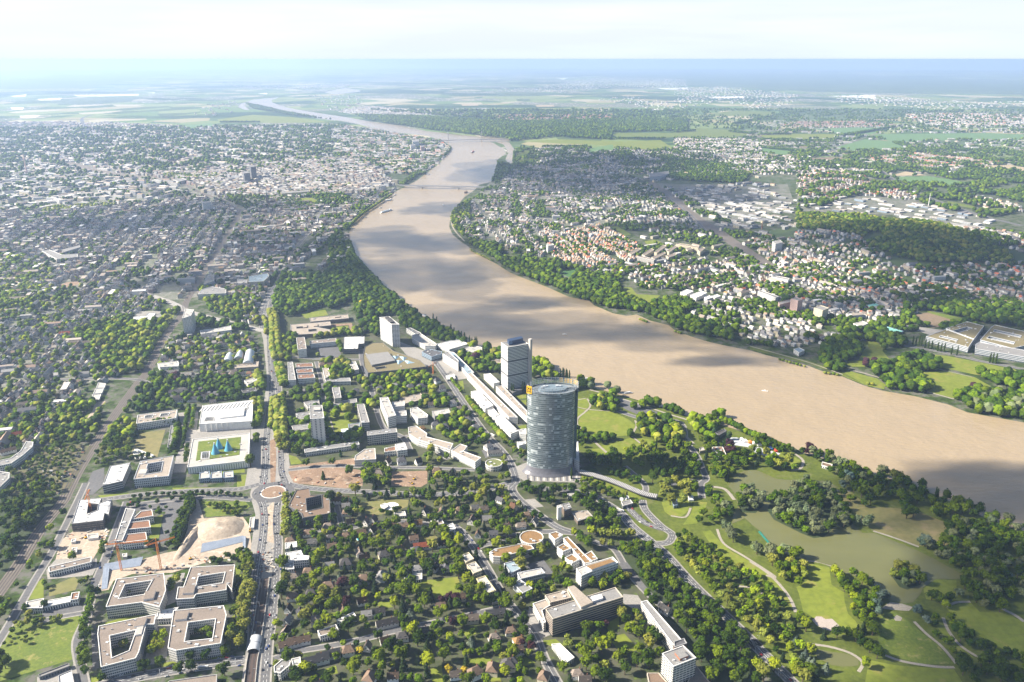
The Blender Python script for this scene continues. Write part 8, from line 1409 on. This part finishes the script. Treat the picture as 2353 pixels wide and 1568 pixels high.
# a few lorries and buses
for s_, a_, lab, m_, Ln in (("G:365,1060", -50, "white city bus on the tree-lined street beside the media centre", wmat('white'), 12), ("A:1535,1462", 8, "white coach parked on the four-lane street", wmat('white'), 12), ("B:1855,975", 15, "white and red delivery lorry at the hillside street corner", wmat('white'), 9), ("C:905,272", -35, "white car transporter on the park road", wmat('white'), 14)):
    x, y = unp(px(s_)[0]); e = empty("bus" if 'bus' in lab or 'coach' in lab else "lorry", (x, y, .3)); e.rotation_euler = (0, 0, R(a_)); tag(e, lab, "bus" if 'bus' in lab or 'coach' in lab else "lorry")
    vs, fs, uv = box(0, 0, .5, Ln, 2.5, 2.6); link("body", mesh("body", vs, fs, m_), e); vs, fs, uv = box(0, 0, 1.6, Ln + .1, 2.56, .9); link("window_strip", mesh("window_strip", vs, fs, GLM), e)
    for wx in (-Ln * .3, Ln * .3):
        for wy in (-1.2, 1.2): q = link("wheel", WHL, e, (wx, wy, .5)); q.scale = (1.5, 1.5, 1.5)
# stacked building material on the sites
rnd = random.Random(9); items = []
for s_, n_ in (("A:500,420 820,410 800,480 560,500 500,470", 26), ("A:880,740 1280,690 1440,650 1480,670 1240,740 900,780", 22), ("A:1500,640 1760,590 1780,650 1500,670", 14), ("B:80,600 170,560 180,700 90,740", 22), ("F:340,1440 830,1420 820,1490 400,1490", 14), ("A:430,560 560,590 540,630 430,620", 8)):
    q = W(s_); c = 0
    while c < n_:
        i, j = rnd.sample(range(len(q)), 2); k = rnd.randrange(len(q)); a, b = sorted((rnd.random(), rnd.random())); x = q[i][0] * a + q[j][0] * (b - a) + q[k][0] * (1 - b); y = q[i][1] * a + q[j][1] * (b - a) + q[k][1] * (1 - b); c += 1
        cl = rnd.choice(('offwhite', 'brown', 'grey', 'sand', 'brick', 'dgrey')); vs, fs, uv = box(0, 0, .2, rnd.uniform(2, 6), rnd.uniform(1, 2.4), rnd.uniform(.5, 1.8)); o = link("material_stack", mesh("material_stack", vs, fs, wmat(cl)), None, (x, y, .1)); o.rotation_euler = (0, 0, rnd.uniform(0, 3)); tag(o, None, "material stack", "building material stacked on the sites"); items.append((o, x, y, "low %s stack of building material" % {'dgrey': 'dark grey', 'brick': 'brick-red', 'sand': 'sand-coloured', 'offwhite': 'off-white'}.get(cl, cl)))
place_labels(items)
# garden huts of the allotments
hm = house_mesh_parts(4.2, 3.2, 2.1, 1.2, 0); HW_ = mesh("hut_wall", hm[0], hm[1], wmat('offwhite')); HR2 = [mesh("hut_roof", hm[2], hm[3], rmat(k)) for k in ('white', 'rust', 'slate', 'tan')]; items = []; ap = W("E:170,1300 500,1190 690,1210 500,1560 60,1560"); rnd = random.Random(5)
while len(items) < 75:
    u, v = rnd.random(), rnd.random(); x = min(q[0] for q in ap) + u * (max(q[0] for q in ap) - min(q[0] for q in ap)); y = min(q[1] for q in ap) + v * (max(q[1] for q in ap) - min(q[1] for q in ap))
    if not inside(ap, np.array([x]), np.array([y]))[0]: continue
    k = rnd.randrange(4); e = empty("garden_hut", (x, y, 0)); e.rotation_euler = (0, 0, rnd.uniform(0, 3)); tag(e, None, "garden hut", "garden huts of the allotments"); link("wall", HW_, e); link("roof", HR2[k], e); items.append((e, x, y, "small garden hut with %s roof" % ('white', 'rust-red', 'dark', 'tan')[k]))
place_labels(items)
EXM = mat("machine_yellow", (.6, .36, .03), (.5, .28, .02), .5)
for i, (s_, a_) in enumerate((("B:815,65", 20), ("B:1240,35", 60), ("B:1225,70", 150), ("A:1890,430", 100), ("A:1440,640", 30), ("A:650,480", 40), ("A:1650,640", 170))):
    x, y = unp(px(s_)[0]); e = empty("excavator", (x, y, .4)); e.rotation_euler = (0, 0, R(a_)); tag(e, "yellow excavator working %s" % ("in the east of the bare plot;at the upper edge of the square pit;in the middle of the square pit;by the avenue beside the sand heap;on the haul road below the sand ridge;by the unfinished shell's site huts;in the pit below the long tarpaulin").split(';')[i], "excavator")
    for sd in (-1, 1): vs, fs, uv = box(0, sd * 1.3, 0, 4.4, .7, 1); link("track", mesh("track", vs, fs, TYR), e)
    vs, fs, uv = box(-.3, 0, 1, 3.6, 2.6, 1.4); link("body", mesh("body", vs, fs, EXM), e); vs, fs, uv = box(.6, .7, 2.4, 1.4, 1.1, 1.3); link("cab", mesh("cab", vs, fs, GLM), e); vs = []; fs = []; bar(vs, fs, (1.4, -.4, 2), (4.4, -.4, 4.8), .5); bar(vs, fs, (4.4, -.4, 4.8), (6.8, -.4, 1.6), .4); link("boom", mesh("boom", vs, fs, EXM), e); vs, fs, uv = box(6.8, -.4, .3, 1, 1.2, 1.2); link("bucket", mesh("bucket", vs, fs, wmat('dgrey')), e)
# street lamps along the avenue and park road
vs = []; fs = []; bar(vs, fs, (0, 0, 0), (0, 0, 9), .22); LPM = mesh("post", vs, fs, wmat('silver')); vs = []; fs = []; bar(vs, fs, (0, 0, 9), (2.4, 0, 9.4), .2); bar(vs, fs, (1.9, 0, 9.35), (3.0, 0, 9.5), .45); LHM = mesh("lamp_head", vs, fs, wmat('silver'))
items = []
for key, off in (('park', 8), ('ave', 8), ('avw', -8), ('south', 9)):
    for x, y, a in resample(offset_line(ROADS[key][0], off), 42, 12):
        f = proj(x, y)
        if not (0 < f[0] < 2353 and 1000 < f[1] < 1560): continue
        e = empty("street_lamp", (x, y, .1)); e.rotation_euler = (0, 0, a + (math.pi / 2 if off > 0 else -math.pi / 2)); tag(e, None, "street lamp", "street lamps along the main roads"); link("post", LPM, e); link("lamp_head", LHM, e); items.append((e, x, y, "slim silver street lamp"))
place_labels(items)
for i in range(3):
    x, y = unp(px("G:%d,1255" % (593 + i * 10))[0]); e = empty("flag", (x, y, 0)); tag(e, "yellow flag on a white pole before the glass tower, %s of three" % ("westernmost", "middle", "easternmost")[i], "flag"); vs = []; fs = []; bar(vs, fs, (0, 0, 0), (0, 0, 10), .2); link("pole", mesh("pole", vs, fs, wmat('white')), e); vs, fs, uv = box(.8, 0, 4.5, 1.5, .12, 5); link("banner", mesh("banner", vs, fs, MATS.get("banner_y") or mat("banner_y", (.8, .47, .02))), e)

# ================================================================ CLOUDS AND AIR
def clouds():
    """high flat cumulus banks beyond the frame whose shadows lie on the town and the river"""
    m = bpy.data.materials.new("cloud"); m.use_nodes = True; t = NT(m); lw = t.n("LayerWeight", {0: .5}).outputs[1]
    al = t.mr(lw, .0, .92, .42, 0.0); t.out(t.n("MixShader", {0: al, 1: t.n("BsdfTransparent").outputs[0], 2: t.n("BsdfDiffuse", {'Color': (.9, .9, .9, 1)}).outputs[0]}).outputs[0])
    Zc = 1500.0; vs = []; fs = []
    import bmesh
    bm = bmesh.new(); bmesh.ops.create_icosphere(bm, subdivisions=3, radius=1); base = [v.co.copy() for v in bm.verts]; bf = [tuple(v.index for v in f.verts) for f in bm.faces]; bm.free()
    k = 0
    for s, rx, ry in CLOUDS:
        gx, gy = unp(px(s)[0]); tt = Zc / SUNV.z; cx = gx + SUNV.x * tt; cy = gy + SUNV.y * tt; k += 1; b = len(vs)
        for q_, v in ((q_, v) for q_ in range(5) for v in base):
            ox, oy = ((0, 0), (.75, .25), (-.7, -.35), (.3, -.55), (-.35, .6))[(q_ + k) % 5] if q_ else (0, 0)
            n_ = 1 + .75 * mnoise.noise(Vector((v.x * 1.6 + k * 7.3 + q_ * 3.1, v.y * 1.6, v.z))); z = Zc + v.z * 45 * n_
            z_ = .62 if q_ else .75; vs.append((cx + (v.x * z_ * n_ + ox) * rx, cy + (v.y * z_ * n_ + oy) * ry, z + q_ * 14))
        fs += [tuple(b + q_ * len(base) + i for i in f) for q_ in range(5) for f in bf]
    o = link("clouds", mesh("clouds", vs, fs, m, smooth=True)); tag(o, "broken white cloud banks high above the town", "clouds", None, 'stuff')
CLOUDS = [("P:1990,560", 420, 330), ("P:2180,600", 380, 220), ("P:2320,640", 420, 300), ("P:1330,400", 520, 700), ("P:1500,430", 480, 420), ("P:1640,452", 300, 220), ("P:1400,370", 600, 500), ("P:1150,395", 300, 500), ("P:1560,520", 300, 190),
    ("P:960,630", 260, 250), ("P:1000,560", 170, 150), ("P:1080,745", 230, 150), ("P:1200,700", 120, 80), ("P:1380,765", 260, 110), ("P:1000,480", 160, 180), ("P:870,545", 190, 170), ("P:640,570", 400, 230), ("P:300,520", 380, 220), ("P:420,650", 260, 110), ("P:500,480", 300, 200), ("P:780,620", 160, 120),
    ("P:2330,1150", 190, 80), ("P:2240,1090", 140, 50), ("P:2290,1130", 300, 120), ("P:2330,1400", 170, 170), ("P:2220,1600", 120, 60), ("P:1800,800", 230, 110), ("P:2130,690", 200, 120), ("P:1900,700", 160, 100), ("P:2300,760", 200, 100), ("P:1640,830", 90, 40)]
clouds()
def haze():
    e = 64500.0; z0, z1 = -1.2, 683.0
    vs = [(x, y, z) for z in (z0, z1) for x, y in ((-e, -e), (e, -e), (e, e), (-e, e))]; fs = [(3, 2, 1, 0), (4, 5, 6, 7), (0, 1, 5, 4), (1, 2, 6, 5), (2, 3, 7, 6), (3, 0, 4, 7)]
    m = bpy.data.materials.new("air"); m.use_nodes = True; t = NT(m); v = t.n("VolumePrincipled", {'Color': (.49, .66, 1.0, 1), 'Density': HAZE_D, 'Anisotropy': HAZE_G}); t.t.links.new(v.outputs[0], t.n("OutputMaterial").inputs[1])
    o = link("haze", mesh("haze", vs, fs, m)); o['kind'] = 'stuff'
HAZE_D, HAZE_G = 5.2e-5, .28
haze()
